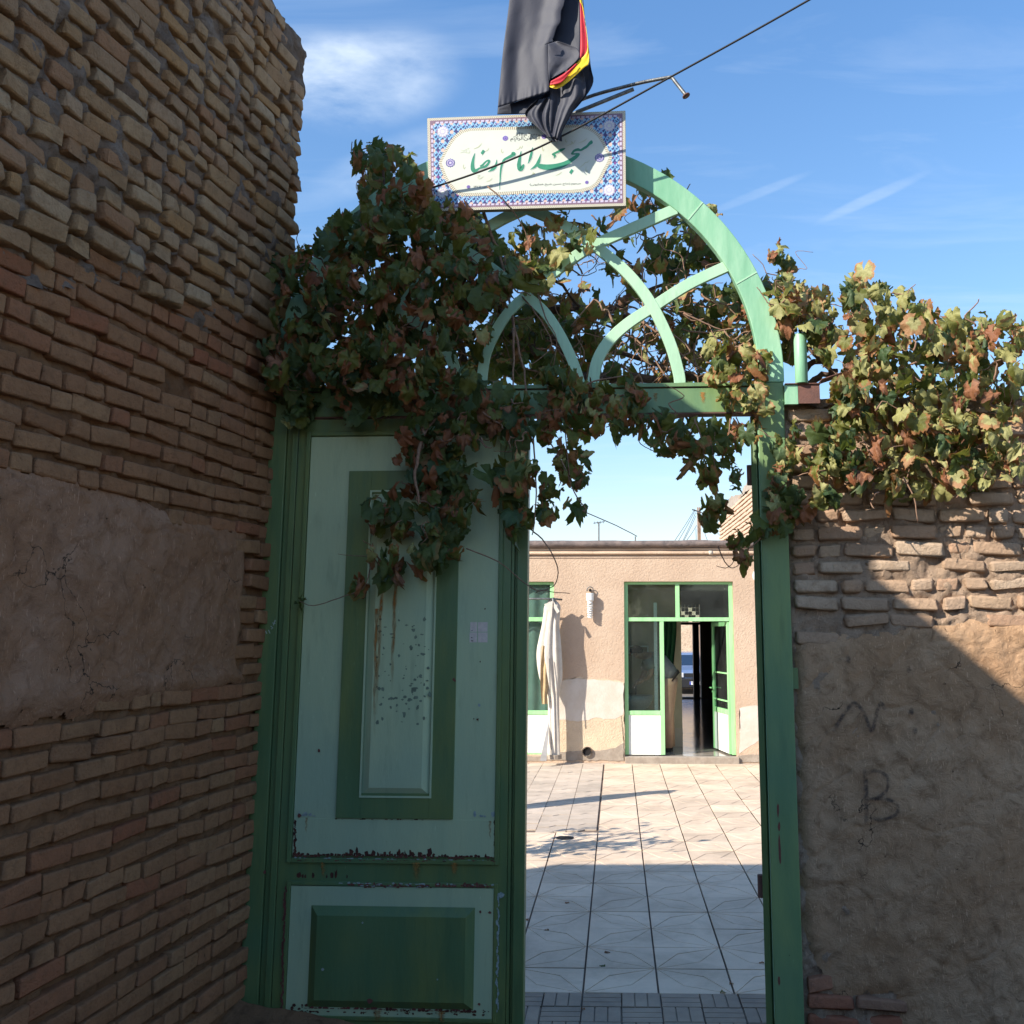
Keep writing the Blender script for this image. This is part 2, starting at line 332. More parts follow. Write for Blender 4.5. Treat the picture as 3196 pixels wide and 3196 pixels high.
# ================================================================== BRICKS
NRM = {}
def brick_variants(n, L, D, H, bv, jit, mat, seed):
    rnd = random.Random(seed); out = []
    for i in range(n):
        bm = bmesh.new(); bmesh.ops.create_cube(bm, size=1)
        for v in bm.verts: v.co = Vector((v.co.x * L, v.co.y * D, v.co.z * H))
        bmesh.ops.bevel(bm, geom=list(bm.edges), offset=bv * rnd.uniform(0.7, 1.25), segments=1, affect='EDGES', profile=0.6)
        for v in bm.verts: v.co += Vector((rnd.uniform(-jit, jit), rnd.uniform(-jit, jit) * 0.8, rnd.uniform(-jit, jit) * 0.8))
        sx = rnd.uniform(-0.06, 0.06)
        for v in bm.verts: v.co.z += v.co.x * sx
        bm.normal_update(); nv = [max(v.link_faces, key=lambda f: f.calc_area()).normal.copy().lerp(v.normal, 0.25) for v in bm.verts]
        bmesh.ops.triangulate(bm, faces=bm.faces)
        me = bpy.data.meshes.new('brick'); bm.to_mesh(me); bm.free(); me.materials.append(mat)
        me.polygons.foreach_set('use_smooth', [True] * len(me.polygons))
        NRM[me.name] = nv; me.normals_split_custom_set_from_vertices([n.normalized() for n in nv])
        out.append(me)
    return out
def place_pieces(name, stuff_name, items, parent, limit=300):
    """items: (mesh, matrix, random). The largest in the photograph become parts of their own, the rest one joined part."""
    sc = []
    for it in items:
        P = it[1].translation; u, v, d = proj(P)
        inf = 0 if (-60 < u < 3256 and -60 < v < 3256 and d > 0.1) else 1
        sc.append((inf, d, it))
    sc.sort(key=lambda t: (t[0], t[1]))
    pm = WM(parent).inverted()
    for _, _, (me, mt, r) in sc[:limit]:
        o = bpy.data.objects.new(name, me); C.objects.link(o); o.parent = parent; o.matrix_parent_inverse = pm; o.matrix_basis = mt
    rest = [t[2] for t in sc[limit:]]
    if rest:
        mb = MB(); cache = {}; nn_ = []
        mats = []
        for me, mt, r in rest:
            if me.name not in cache: cache[me.name] = ([v.co.copy() for v in me.vertices], [tuple(p.vertices) for p in me.polygons])
            if me.materials[0] not in mats: mats.append(me.materials[0])
            vs, fs = cache[me.name]
            mb.add([mt @ v for v in vs], fs, mats.index(me.materials[0]), r)
            if me.name in NRM: m3 = mt.to_3x3().inverted().transposed(); nn_ += [(m3 @ v).normalized() for v in NRM[me.name]]
        o = mesh(stuff_name, mb.v, mb.f, mats, parent, True, mb.m, mb.a); o['kind'] = 'stuff'
        if len(nn_) == len(mb.v): o.data.normals_split_custom_set_from_vertices(nn_)
def frame_mat(P, ax, nn, rz=0.0, rx=0.0, sc=(1, 1, 1)):
    z = Vector((0, 0, 1)); y = -nn      # local -Y looks out of the wall
    Rm = Matrix((ax, y, ax.cross(y))).transposed().to_4x4()
    return Matrix.Translation(P) @ Rm @ Matrix.Rotation(rz, 4, 'Y') @ Matrix.Rotation(rx, 4, 'Z') @ Matrix.Diagonal((*sc, 1))
def relief(name, fn, n0, n1, mat, parent, amp, sc, seed=0, clip=None, kind=None, smooth=True):
    """a rough sheet over a wall; fn(i/n0, j/n1, height) gives the point"""
    idx = {}; vs = []; fs = []
    for i in range(n0 + 1):
        for j in range(n1 + 1):
            a, b = i / n0, j / n1
            P = fn(a, b, 0); h = mnoise.fractal(P * sc + Vector((seed, 0, 0)), 0.8, 2.1, 5) * amp
            idx[i, j] = len(vs); vs.append(fn(a, b, h))
    for i in range(n0):
        for j in range(n1):
            if clip and not clip((i + .5) / n0, (j + .5) / n1): continue
            fs.append((idx[i, j], idx[i + 1, j], idx[i + 1, j + 1], idx[i, j + 1]))
    return mesh(name, vs, fs, mat, parent, smooth)

# ------------------------------------------------------------------ left house wall
LC = hit(795, 2230, GO, GN); LC.z = 0
WA = R(7.4)
LA = Vector((-math.sin(WA), -math.cos(WA), 0)); LN = Vector((math.cos(WA), -math.sin(WA), 0))
LC = LC + LN * 0.0
def LW(s, z, off=0.0): return LC + LA * s + LN * off + Vector((0, 0, z))
def l2(u, v):
    P = hit(u, v, LC, LN); return ((P - LC).dot(LA), P.z)
LTOP = 4.24
def ztop(s): return 4.47 - 0.5 * max(0, -.02 - s) if s < 0.58 else LTOP
lh = empty('brick_house', LW(0, 0), 'tall rough brick house side wall in shade left of the green gate', 'house')
mb = MB()
def hexw(mb, s0, s1, z0, z1, o0, o1, m=0):
    c = [LW(s0, z0, o1), LW(s1, z0, o1), LW(s1, z0, o0), LW(s0, z0, o0), LW(s0, z1, o1), LW(s1, z1, o1), LW(s1, z1, o0), LW(s0, z1, o0)]
    mb.hexa([c[3], c[2], c[1], c[0], c[7], c[6], c[5], c[4]], m)
_b = [LW(6.5, 0, -.05), LW(-.03, 0, -.05), Vector((-6.2, 4.50, 0)), Vector((-6.2, -1.9, 0))]; mb.hexa([Vector((p.x, p.y, -.4)) for p in _b] + [Vector((p.x, p.y, LTOP - .02)) for p in _b])
hexw(mb, -0.10, 0.57, LTOP - 0.019, 4.44, -0.5, -0.055)
hexw(mb, -0.12, -0.031, -0.4, LTOP - 0.02, -.6, -0.06)
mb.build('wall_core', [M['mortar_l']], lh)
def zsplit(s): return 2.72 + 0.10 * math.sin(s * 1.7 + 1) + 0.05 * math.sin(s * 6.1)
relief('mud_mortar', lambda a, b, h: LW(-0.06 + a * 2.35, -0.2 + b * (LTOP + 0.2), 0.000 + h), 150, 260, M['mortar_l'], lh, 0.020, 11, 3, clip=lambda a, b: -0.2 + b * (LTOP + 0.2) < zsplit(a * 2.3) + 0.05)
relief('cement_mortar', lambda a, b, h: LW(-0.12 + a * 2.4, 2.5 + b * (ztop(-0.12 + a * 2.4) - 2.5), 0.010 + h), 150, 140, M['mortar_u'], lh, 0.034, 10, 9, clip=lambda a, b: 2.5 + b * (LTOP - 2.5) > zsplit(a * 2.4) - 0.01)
# the corner return above the gate
mb = MB(); mb.hexa([LW(0, 2.4, -0.04), LW(0, 2.4, -0.06), LW(-0.03, 2.4, -0.06), LW(-0.03, 2.4, -0.04)] + [LW(0, LTOP - .1, -0.04), LW(0, LTOP - .1, -0.06), LW(-0.03, LTOP - .1, -0.06), LW(-0.03, LTOP - .1, -0.04)]); mb.build('corner_return', [M['mortar_u']], lh)
vl_s = brick_variants(7, 0.198, 0.10, 0.056, 0.007, 0.0035, M['brick_l'], 1)
vl_h = brick_variants(7, 0.098, 0.10, 0.056, 0.007, 0.0035, M['brick_l'], 2)
vu_s = brick_variants(7, 0.185, 0.11, 0.060, 0.010, 0.008, M['brick_u'], 3)
vu_h = brick_variants(7, 0.100, 0.11, 0.060, 0.010, 0.008, M['brick_u'], 4)
rb = random.Random(11)
items = []
PL = [l2(u, v) for u, v in ((-300, 1400), (330, 1545), (540, 1620), (700, 1655), (755, 1660), (748, 1800), (735, 1950), (722, 2080), (745, 2120), (600, 2150), (480, 2165), (330, 2195), (-300, 2310))]
def inpoly(x, y, P):
    c = False; j = len(P) - 1
    for i in range(len(P)):
        if (P[i][1] > y) != (P[j][1] > y) and x < (P[j][0] - P[i][0]) * (y - P[i][1]) / (P[j][1] - P[i][1]) + P[i][0]: c = not c
        j = i
    return c
z = -0.02; k = 0
while z < 4.44:
    ch = rb.uniform(0.069, 0.076); s = rb.uniform(-0.035, -0.02) if z < 2.72 else -0.11 + rb.uniform(-.012, .012); ph = rb.uniform(0, 6); first = True
    runlong = (k % 2 == 0); top_cut = 0
    if z > 4.05: top_cut = [-1, -1, -.06, -.04, 0.02, 0.10, 0.16][min(6, int((z - 4.05) / 0.062))]
    while s < 2.25:
        up = z > zsplit(s)
        longb = (rb.random() < (0.66 if not up else 0.42)) ^ (runlong and rb.random() < 0.3)
        ln = (0.198 if longb else 0.100) * rb.uniform(0.96, 1.04)
        if up: ln *= rb.uniform(0.85, 1.12)
        gap = rb.uniform(0.006, 0.012) if not up else rb.uniform(0.012, 0.035)
        if rb.random() < 0.05: ln *= 0.6
        cs = s + ln / 2
        zz = z + 0.010 * math.sin(cs * 2.3 + ph) + 0.006 * mnoise.noise(Vector((cs * 3, z * 7, 1)))
        skip = inpoly(cs, zz + .03, PL) or (z > 4.05 and s < top_cut) or zz + .06 > ztop(cs) + .01 or (zz < 0.02) or (rb.random() < 0.006)
        if not skip:
            if up: me = rb.choice(vu_s if longb else vu_h)
            else: me = rb.choice(vl_s if longb else vl_h)
            base = ln / ((0.185 if longb else 0.100) if up else (0.198 if longb else 0.098))
            off = (rb.uniform(-0.032, -0.022) if not up else rb.uniform(-0.030, -0.012)) + (0.012 if (up and zz < zsplit(cs) + 0.25) else 0)
            if first and 1.3 < z < 2.3: off += rb.uniform(-0.01, 0.012)
            mt = frame_mat(LW(cs, zz + 0.03, off), LA, LN, rb.uniform(-0.03, 0.03) * (2.2 if up else 1), rb.uniform(-0.03, 0.03) * (2 if up else 1), (base, 1, rb.uniform(0.94, 1.05) if not up else rb.uniform(0.86, 1.10)))
            items.append((me, mt, rb.random()))
        s += ln + gap; first = False
    z += ch * (1.0 if z < 2.7 else 1.07); k += 1
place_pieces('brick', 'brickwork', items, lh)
# mud render patch
ss = [p[0] for p in PL]; zs = [p[1] for p in PL]; s0, s1, z0, z1 = min(ss) - 0.04, min(max(ss) + 0.02, 2.2), min(zs) - 0.05, max(zs) + 0.05
def pclip(a, b):
    x = s0 + a * (s1 - s0); y = z0 + b * (z1 - z0); q = Vector((x * 9, y * 9, 5))
    return pdist(x, y, PL) > -.02 + .035 * mnoise.noise(q) + .02 * mnoise.noise(q * 3)
def pdist(x, y, P):
    d = 9
    for i in range(len(P)):
        ax, ay = P[i]; bx, by = P[(i + 1) % len(P)]; l2_ = (bx - ax) ** 2 + (by - ay) ** 2 or 1e-9; t = max(0, min(1, ((x - ax) * (bx - ax) + (y - ay) * (by - ay)) / l2_)); d = min(d, math.hypot(x - ax - t * (bx - ax), y - ay - t * (by - ay)))
    return d if inpoly(x, y, P) else -d
def pfn(a, b, h):
    x = s0 + a * (s1 - s0); y = z0 + b * (z1 - z0)
    band = 0.012 * math.exp(-((y - (z0 + 0.13)) / 0.05) ** 2); e = max(0, min(1, (pdist(x, y, PL) + .03) / .07)); cr = -.006 * max(0, 1 - abs(mnoise.noise(Vector((x * 5, y * 5, 3)))) * 22)
    return LW(x, y, 0.000 + 0.026 * e * (2 - e) + h * (.5 + e) + band * e + cr)
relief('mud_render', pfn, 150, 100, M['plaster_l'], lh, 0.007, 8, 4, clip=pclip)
# top coping clods
mb = MB()
for i in range(40):
    s = rb.uniform(0.05, 2.2); r = rb.uniform(0.02, 0.05)
    P = LW(s, ztop(s) - 0.03, -0.1 + rb.uniform(-0.03, 0.03))
    ico = [(1, 0, 0), (-1, 0, 0), (0, 1, 0), (0, -1, 0), (0, 0, 1), (0, 0, -1)]
    mb.add([P + Vector(q) * r * rb.uniform(0.7, 1.2) for q in ico], [(0, 2, 4), (2, 1, 4), (1, 3, 4), (3, 0, 4), (2, 0, 5), (1, 2, 5), (3, 1, 5), (0, 3, 5)])
o = mb.build('coping_clods', [M['mortar_l']], lh, True); o['kind'] = 'stuff'

# ------------------------------------------------------------------ right wall
x_r0 = gk(1502, 1400)[0]
RTOP = g2(2560, 1250)[1]
rw = empty('brick_wall', G(x_r0, 0), 'low sunlit brick and mud wall right of the gate under the vine', 'wall')
def RW(x, z, off=0.0): return G(x_r0 + x, z, off - 0.045)
mb = MB(); c = lambda x0, x1, z0, z1, o0, o1: mb.hexa([RW(x0, z0, o1), RW(x1, z0, o1), RW(x1, z0, o0), RW(x0, z0, o0), RW(x0, z1, o1), RW(x1, z1, o1), RW(x1, z1, o0), RW(x0, z1, o0)])
c(0.0, 5.0, -0.4, RTOP, -0.40, -0.03); mb.build('wall_core', [M['mortar_r']], rw)
relief('mud_mortar', lambda a, b, h: RW(-0.005 + a * 1.35, -0.1 + b * (RTOP + 0.12), -0.006 + h), 120, 230, M['mortar_r'], rw, 0.024, 12, 21)
relief('mud_coping', lambda a, b, h: RW(a * 2.0, RTOP - 0.01 + h + 0.035 * math.sin(math.pi * b), 0.01 - b * 0.42), 90, 20, M['mortar_r'], rw, 0.045, 7, 5)
vr_s = brick_variants(7, 0.198, 0.10, 0.056, 0.012, 0.007, M['brick_r'], 5)
vr_h = brick_variants(7, 0.098, 0.10, 0.056, 0.012, 0.007, M['brick_r'], 6)
vd_s = brick_variants(4, 0.198, 0.10, 0.056, 0.009, 0.004, M['brick_red'], 7)
def r2(u, v): q = g2(u, v, -0.02); return (q[0] - x_r0, q[1])
PR = [r2(u, v) for u, v in ((2478, 2010), (2520, 1998), (2700, 1990), (2800, 1985), (2830, 1960), (2900, 1960), (3300, 1940), (3300, 3300), (2840, 3300), (2815, 3150), (2790, 3095), (2700, 3090), (2640, 3125), (2600, 3090), (2560, 3020), (2530, 2950), (2478, 2930))]
items = []; z = -0.12; k = 0
while z < RTOP - 0.04:
    ch = rb.uniform(0.073, 0.081); x = 0.018 + (0.0 if k % 2 else 0.0); ph = rb.uniform(0, 6)
    while x < 1.25:
        longb = rb.random() < 0.6
        ln = (0.196 if longb else 0.098) * rb.uniform(0.93, 1.06); gap = rb.uniform(0.010, 0.026)
        cx = x + ln / 2; zz = z + 0.005 * math.sin(cx * 5 + ph)
        if not inpoly(cx, zz + 0.03, PR) and rb.random() > 0.04:
            red = zz < 0.5
            me = rb.choice(vd_s if red else (vr_s if longb else vr_h)); base = ln / (0.198 if (longb or red) else 0.098)
            mt = frame_mat(RW(cx, zz + 0.03, rb.uniform(-0.045, -0.024)), GX, GN, rb.uniform(-0.05, 0.05), rb.uniform(-0.05, 0.05), (base, 1, rb.uniform(0.86, 1.05)))
            items.append((me, mt, rb.random()))
        x += ln + gap
    z += ch; k += 1
place_pieces('brick', 'brickwork', items, rw)
xs = [p[0] for p in PR]; zs = [p[1] for p in PR]; s0, s1, z0, z1 = min(xs), 1.3, -0.1, max(zs) + 0.02
def pfn2(a, b, h):
    x = s0 + a * (s1 - s0); y = z0 + b * (z1 - z0)
    e = 0.03 * math.exp(-(x / 0.03) ** 2)
    q = max(0, min(1, (pdist(x, y, PR) + .03) / .08)); cr = -.007 * max(0, 1 - abs(mnoise.noise(Vector((x * 4, y * 4, 7)))) * 25)
    return RW(x, y, -0.008 + .026 * q * (2 - q) + h * (.5 + q * .7) - e + cr)
relief('mud_render', pfn2, 130, 190, M['plaster_r'], rw, 0.009, 8, 8, clip=lambda a, b: (lambda x, y: pdist(x, y, PR) > -.015 + .03 * mnoise.noise(Vector((x * 9, y * 9, 1))) + .02 * mnoise.noise(Vector((x * 29, y * 29, 4))))(s0 + a * (s1 - s0), z0 + b * (z1 - z0)))
# letters smeared in soot on the render
def soot_mat():
    m, nt, b = newmat('soot'); out = nt.nodes['Material Output']; p = gpos(nt)
    t = N(nt, 'ShaderNodeBsdfTransparent'); mx = N(nt, 'ShaderNodeMixShader')
    at = N(nt, 'ShaderNodeAttribute'); at.attribute_name = 'rnd'
    nt.links.new(math_(nt, 'MULTIPLY', at.outputs['Fac'], rng(nt, noise(nt, 30, 6, 0.75, p), 0.28, 0.66, 0.0, 0.85)), mx.inputs[0])
    b.inputs['Base Color'].default_value = (0.07, 0.055, 0.05, 1); b.inputs['Roughness'].default_value = 1; b.inputs['Specular IOR Level'].default_value = 0
    nt.links.new(t.outputs[0], mx.inputs[1]); nt.links.new(b.outputs[0], mx.inputs[2]); nt.links.new(mx.outputs[0], out.inputs[0]); return m
M['soot'] = soot_mat()
def smear(name, pts, wd, parent):
    pts = smooth_path([RW(*r2(u, v), 0.034) for u, v in pts], 5); vs = []; fs = []; at = []
    for i, p in enumerate(pts):
        d = (pts[min(i + 1, len(pts) - 1)] - pts[max(0, i - 1)]).normalized(); s_ = d.cross(GN).normalized()
        e = min(1, i / 3, (len(pts) - 1 - i) / 3) * 0.7 + 0.3
        for q, a in ((-1, 0), (-0.35, 1), (0.35, 1), (1, 0)): vs.append(p + s_ * wd * q); at.append(a * e)
    for i in range(len(pts) - 1):
        for q in range(3): fs.append((4 * i + q, 4 * i + q + 1, 4 * i + 5 + q, 4 * i + 4 + q))
    return mesh(name, vs, fs, M['soot'], parent, False, None, at)
smear('letter', [(2600, 2285), (2625, 2240), (2655, 2200), (2672, 2196), (2695, 2225), (2712, 2270), (2722, 2278), (2735, 2225), (2748, 2195), (2762, 2215)], 0.011, rw)
smear('letter', [(2697, 2400), (2702, 2470), (2703, 2575)], 0.013, rw)
smear('letter', [(2700, 2415), (2735, 2405), (2768, 2425), (2766, 2465), (2735, 2490), (2712, 2495)], 0.010, rw)
smear('letter', [(2712, 2495), (2760, 2492), (2798, 2510), (2795, 2540), (2750, 2558), (2715, 2548)], 0.010, rw)
for u, v in ((2838, 2210), (2848, 2270), (2640, 2048), (2830, 2080)): smear('soot_spot', [(u, v), (u + 6, v + 8), (u + 2, v + 20)], 0.013, rw)

# ------------------------------------------------------------------ ground
def sheet(name, x0, x1, y0, y1, z, mat, kind='structure', nx=1, ny=1, amp=0, sc=1):
    vs = []; fs = []
    for j in range(ny + 1):
        for i in range(nx + 1):
            x = x0 + (x1 - x0) * i / nx; y = y0 + (y1 - y0) * j / ny
            vs.append((x, y, z + (amp * mnoise.fractal(Vector((x * sc, y * sc, 0)), 0.8, 2, 4) if amp else 0)))
    for j in range(ny):
        for i in range(nx): a = j * (nx + 1) + i; fs.append((a, a + 1, a + nx + 2, a + nx + 1))
    o = mesh(name, vs, fs, mat, None, bool(amp)); return tag(o, kind=kind)
sheet('ground', -600, 600, -600, 900, -0.62, M['ground'])
mb = MB(); mb.box(-6, 6, -3.2, 4.47, -0.5, -0.05); st = mb.build('street', [M['ground']]); tag(st, kind='structure')
# small heap of earth against the foot of the left wall
cs = g2(950, 3170)
relief_o = None
vs = []; fs = []; n = 22
for i in range(n + 1):
    for j in range(9):
        a = i / n; r = j / 8
        x = LC.x - 0.02 + a * 0.55; y = 4.52 - r * 0.35
        vs.append((x, y, -0.055 + 0.11 * (1 - r) ** 1.3 * (1 - a) ** 0.7 + 0.02 * mnoise.noise(Vector((x * 14, y * 14, 2)))))
for i in range(n):
    for j in range(8): q = i * 9 + j; fs.append((q, q + 1, q + 10, q + 9))
tag(mesh('earth_heap', vs, fs, M['mortar_l'], None, True), kind='structure')

# ================================================================== GATE
gate = empty('metal_gate', G(0, 0), 'green painted iron gate with arched lattice top and its panelled left leaf shut', 'gate')
def X(u, v): return g2(u, v)[0]
def Z(v, u=1800): return g2(u, v)[1]
xl0, xl1 = X(795, 2200), X(852, 2200)          # left jamb
xr0, xr1 = X(2386, 2000), X(2472, 2000)        # right jamb
zc0, zc1 = Z(1290, 2000), Z(1198, 2000)        # crossbar
ZB = 0.0
mb = MB(); mb.gbox(xl0, xl1, -0.08, zc1 + 0.0, -0.08, 0.0); bevel(mb.build('post', [M['green_d']], gate), 0.004)
mb = MB(); mb.gbox(xl1 + 0.001, xl1 + 0.028, -.07, zc0, -0.06, -0.012); mb.gbox(xl1 + 0.028, xl1 + 0.055, -.07, zc0, -0.06, 0.006); bevel(mb.build('jamb_moulding', [M['green_d']], gate), 0.003)
mb = MB(); mb.gbox(xr0, xr1, -0.08, zc1 - 0.001, -0.08, 0.0); bevel(mb.build('post', [M['green_p']], gate), 0.004)
mb = MB(); mb.gbox(xr1 - 0.001, xr1 + 0.022, Z(2150, 2470), Z(2085, 2470), -0.05, -0.006); mb.build('wall_lug', [M['green_d']], gate)
mb = MB(); mb.gbox(xl0 - 0.022, xl0 + .001, Z(2125, 800), Z(2075, 800), -0.05, -0.006); mb.build('wall_lug', [M['green_d']], gate)
# crossbar: a box with a thin angle welded on top
xm = xl1 + 0.001
mb = MB(); mb.gbox(xm, xr0 - 0.001, zc0, zc1 - 0.022, -0.075, 0.004); bevel(mb.build('crossbar', [M['green_p']], gate), 0.003)
mb = MB(); mb.gbox(xm, xr0 - 0.001, zc1 - 0.018, zc1, -0.080, 0.012); bevel(mb.build('top_angle', [M['green_p']], gate), 0.002)
mb = MB(); mb.gbox(xm + 0.1, xr0 - 0.05, zc1 - 0.0215, zc1 - 0.0185, -0.07, 0.0055); mb.build('rusty_seam', [M['rust']], gate)
mb = MB(); mb.gbox(xm, xr0, zc0 - 0.006, zc0 - 0.001, -0.07, 0.010); mb.build('drip_edge', [M['rust_steel']], gate)

def band(name, pts, wd, o0, o1, mat, parent, taper=None, bev=0.003):
    """flat bar following points (x, z) in the gate plane"""
    mb = MB(); n = len(pts); ls = []
    for i, p in enumerate(pts):
        a = pts[max(0, i - 1)]; b = pts[min(n - 1, i + 1)]
        d = Vector((b[0] - a[0], b[1] - a[1])).normalized(); q = Vector((-d.y, d.x)); ww = wd / 2
        ls.append(((p[0] + q.x * ww, p[1] + q.y * ww), (p[0] - q.x * ww, p[1] - q.y * ww)))
    vs = []
    for (a, b) in ls: vs += [G(a[0], a[1], o1), G(b[0], b[1], o1), G(b[0], b[1], o0), G(a[0], a[1], o0)]
    fs = []
    for i in range(n - 1):
        for k in range(4): fs.append((4 * i + k, 4 * i + (k + 1) % 4, 4 * i + 4 + (k + 1) % 4, 4 * i + 4 + k))
    fs += [(3, 2, 1, 0), tuple(4 * (n - 1) + k for k in range(4))]
    mb.add(vs, fs); o = mb.build(name, [mat], parent); bm = bmesh.new(); bm.from_mesh(o.data); bmesh.ops.recalc_face_normals(bm, faces=bm.faces); bm.to_mesh(o.data); bm.free()
    return bevel(o, bev) if bev else o
# arch: centre on the crossbar, outer edge running into the jamb's outer edge
acx = (xl0 + xr1) / 2; arad = (xr1 - xl0) / 2 - 0.052; acz = zc1 + 0.03
def arcpt(t, r=None): r = r or arad; return (acx + r * math.cos(t), acz + r * 1.0 * math.sin(t))
ARCH_K = 1.0
seg = [(arcpt(0)[0], zc1 + .0005)] + [arcpt(math.pi * i / 64) for i in range(65)] + [(arcpt(math.pi)[0], zc1 + .0005)]
band('arch_band', seg, 0.112, -0.05, 0.0, M['green_m'], gate, bev=0.004)
for t in (0.42, 0.78, 1.15):     # welds between the arch plates
    a = arcpt(t, arad - 0.054); b = arcpt(t + 0.01, arad + 0.054)
    band('weld_seam', [a, b], 0.006, -0.002, 0.0022, M['green_t'], gate, bev=0)
def P2(l): return [gk(u, v) for u, v in l]
def mir(l): return [(2 * acx - x, z) for x, z in l]
def sm2(l, sub=6): return [(p.x, p.y) for p in smooth_path([(x, z, 0) for x, z in l], sub)]
tr_a = P2([(907, 722), (915, 668), (935, 622), (960, 585), (991, 556)])
tr_b = P2([(991, 556), (1025, 585), (1055, 628), (1080, 680), (1094, 722)])
tr_c = P2([(1118, 722), (1127, 678), (1150, 640), (1185, 608), (1232, 577), (1298, 535), (1372, 500)])
tr_d = P2([(940, 366), (1000, 393), (1040, 410), (1085, 436), (1120, 460), (1180, 510), (1225, 566), (1262, 640), (1280, 700), (1283, 722)])
tr_e = P2([(1030, 523), (1075, 489), (1120, 461), (1190, 430), (1258, 400), (1276, 393)])
for i, t in enumerate((tr_a, tr_b)):
    band('lattice_bar', sm2(t), 0.048, -0.030 + 0.002 * i, -0.012 + 0.002 * i, M['green_t'], gate, bev=0.002)
for i, t in enumerate((tr_c, tr_d, tr_e)):
    for j, q in enumerate((t, mir(t))):
        band('lattice_bar', sm2(q), 0.052, -0.034 + 0.0025 * i + .0011 * j, -0.010 + 0.0025 * i + .0011 * j, M['green_t'], gate, bev=0.002)

# ---- shut left leaf
def leaf_shut(parent):
    o = bpy.data.objects.new('door_leaf', None); link(o, parent); return o
xa = xl1 + 0.058                                  # hinge side of the leaf
xe = X(1643, 2200)
core = MB(); core.gbox(xa, xe - 0.075, -.07, zc0 - 0.012, -0.045, -0.002)
leaf = core.build('door_leaf', [M['green_d']], gate); leaf['label'] = 'shut left leaf with pale green panels and rust along their edges'
mb = MB()
xs1 = X(1600, 2200)
mb.gbox(xe - 0.074, xs1, -.07, zc0 - 0.012, -0.045, -0.006); mb.gbox(xs1 + .0005, xs1 + 0.012, -.07, zc0 - 0.012, -0.05, -0.018); mb.gbox(xs1 + 0.0125, xe, -.07, zc0 - 0.012, -0.06, 0.004)
bevel(mb.build('meeting_stile', [M['green_d']], leaf), 0.003)
pl0, pl1 = X(934, 2200), X(1553, 2200)
zt, zb = Z(1362, 1250), Z(2672, 1250)
mb = MB(); mb.gframe(pl0 - 0.022, pl1 + 0.016, zb - 0.030, zt + 0.024, 0.020, -0.003, 0.011); bevel(mb.build('panel_moulding', [M['green_d']], leaf), 0.003)
mb = MB(); mb.gbox(pl0, pl1, zb, zt, -0.003, 0.004); bevel(mb.build('panel_plate', [M['green_l']], leaf), 0.002)
f0, f1 = X(1072, 2000), X(1427, 2000); ft, fb = Z(1470, 1250), Z(2554, 1250)
mb = MB(); mb.gframe(f0, f1, fb, ft, X(1145, 2000) - f0, 0.0035, 0.014); bevel(mb.build('panel_frame', [M['green_d']], leaf), 0.002)
i0, i1 = X(1146, 2000), X(1356, 2000); it, ib = Z(1535, 1250), Z(2484, 1250)
mb = MB(); mb.gframe(i0 - 0.006, i1 + 0.006, ib - 0.006, it + 0.006, 0.008, 0.012, 0.018); mb.build('bead', [M['green_l']], leaf)
mb = MB(); mb.frustum(i0 + .002, i1 - .002, ib + .002, it - .002, 0.034, 0.0045, 0.024); mb.build('raised_panel', [M['green_l']], leaf)
mb = MB(); mb.gbox(pl0 + 0.004, pl1 - 0.003, zb + 0.001, Z(2556, 1250) - 0.001, 0.0038, 0.0062); mb.build('bottom_plate', [M['green_l']], leaf)
# lower panel
q0, q1 = X(903, 2900), X(1540, 2900); qt, qb = Z(2768, 1220), -.03
mb = MB(); mb.gframe(q0 - 0.018, q1 + 0.018, qb, qt + 0.020, 0.017, -0.003, 0.009); bevel(mb.build('panel_moulding', [M['green_d']], leaf), 0.003)
mb = MB(); mb.gbox(q0, q1, qb + 0.012, qt, -0.003, 0.004); bevel(mb.build('panel_plate', [M['green_l']], leaf), 0.002)
e0, e1, et, eb = X(968, 2950), X(1481, 2950), Z(2828, 1220), Z(3146, 1220)
mb = MB(); mb.frustum(e0, e1, eb, et, 0.034, 0.0045, 0.030); mb.build('raised_panel', [M['green_d']], leaf)
# chips and rust, thin scabs standing on the paint
rr = random.Random(5)
def jag(mb, x0, x1, z, h, side=1, off=0.0068, m=0, step=0.008, p=0.9):
    x = x0
    while x < x1:
        wd = rr.uniform(0.5, 2.2) * step
        if rr.random() < p:
            hh = h * 2.0 * rr.uniform(0.15, 1.0) * (0.5 + 0.5 * mnoise.noise(Vector((x * 9, z, 3))) + 0.3)
            n = rr.randint(5, 7); pts = []
            for k in range(n):
                a = 2 * math.pi * k / n; pts.append(G(x + wd * .6 * math.cos(a) * rr.uniform(.7, 1.3), z + side * hh * .5 * (1 + math.sin(a)) * rr.uniform(.7, 1.2), off))
            mb.add(pts, [tuple(range(n))], m)
        x += wd
def scab(mb, u, v, r, off, m, el=1.0):
    x, z = g2(u, v); n = rr.randint(6, 9); mb.add([G(x + r * math.cos(2 * math.pi * k / n) * rr.uniform(.55, 1.3), z + r * el * math.sin(2 * math.pi * k / n) * rr.uniform(.55, 1.3), off) for k in range(n)], [tuple(range(n))], m)
mb = MB()
jag(mb, pl0 + 0.01, pl1 - 0.005, zb - 0.001, 0.010, 1, 0.0068, 0); jag(mb, pl0 + 0.22, pl0 + 0.62, zb, 0.020, 1, 0.0070, 0)
jag(mb, pl0 + 0.01, pl1, zb - 0.006, 0.008, 1, 0.0114, 1, p=0.5); jag(mb, pl0 + 0.005, pl1, zb - 0.012, 0.005, 1, 0.0118, 2, p=0.25)
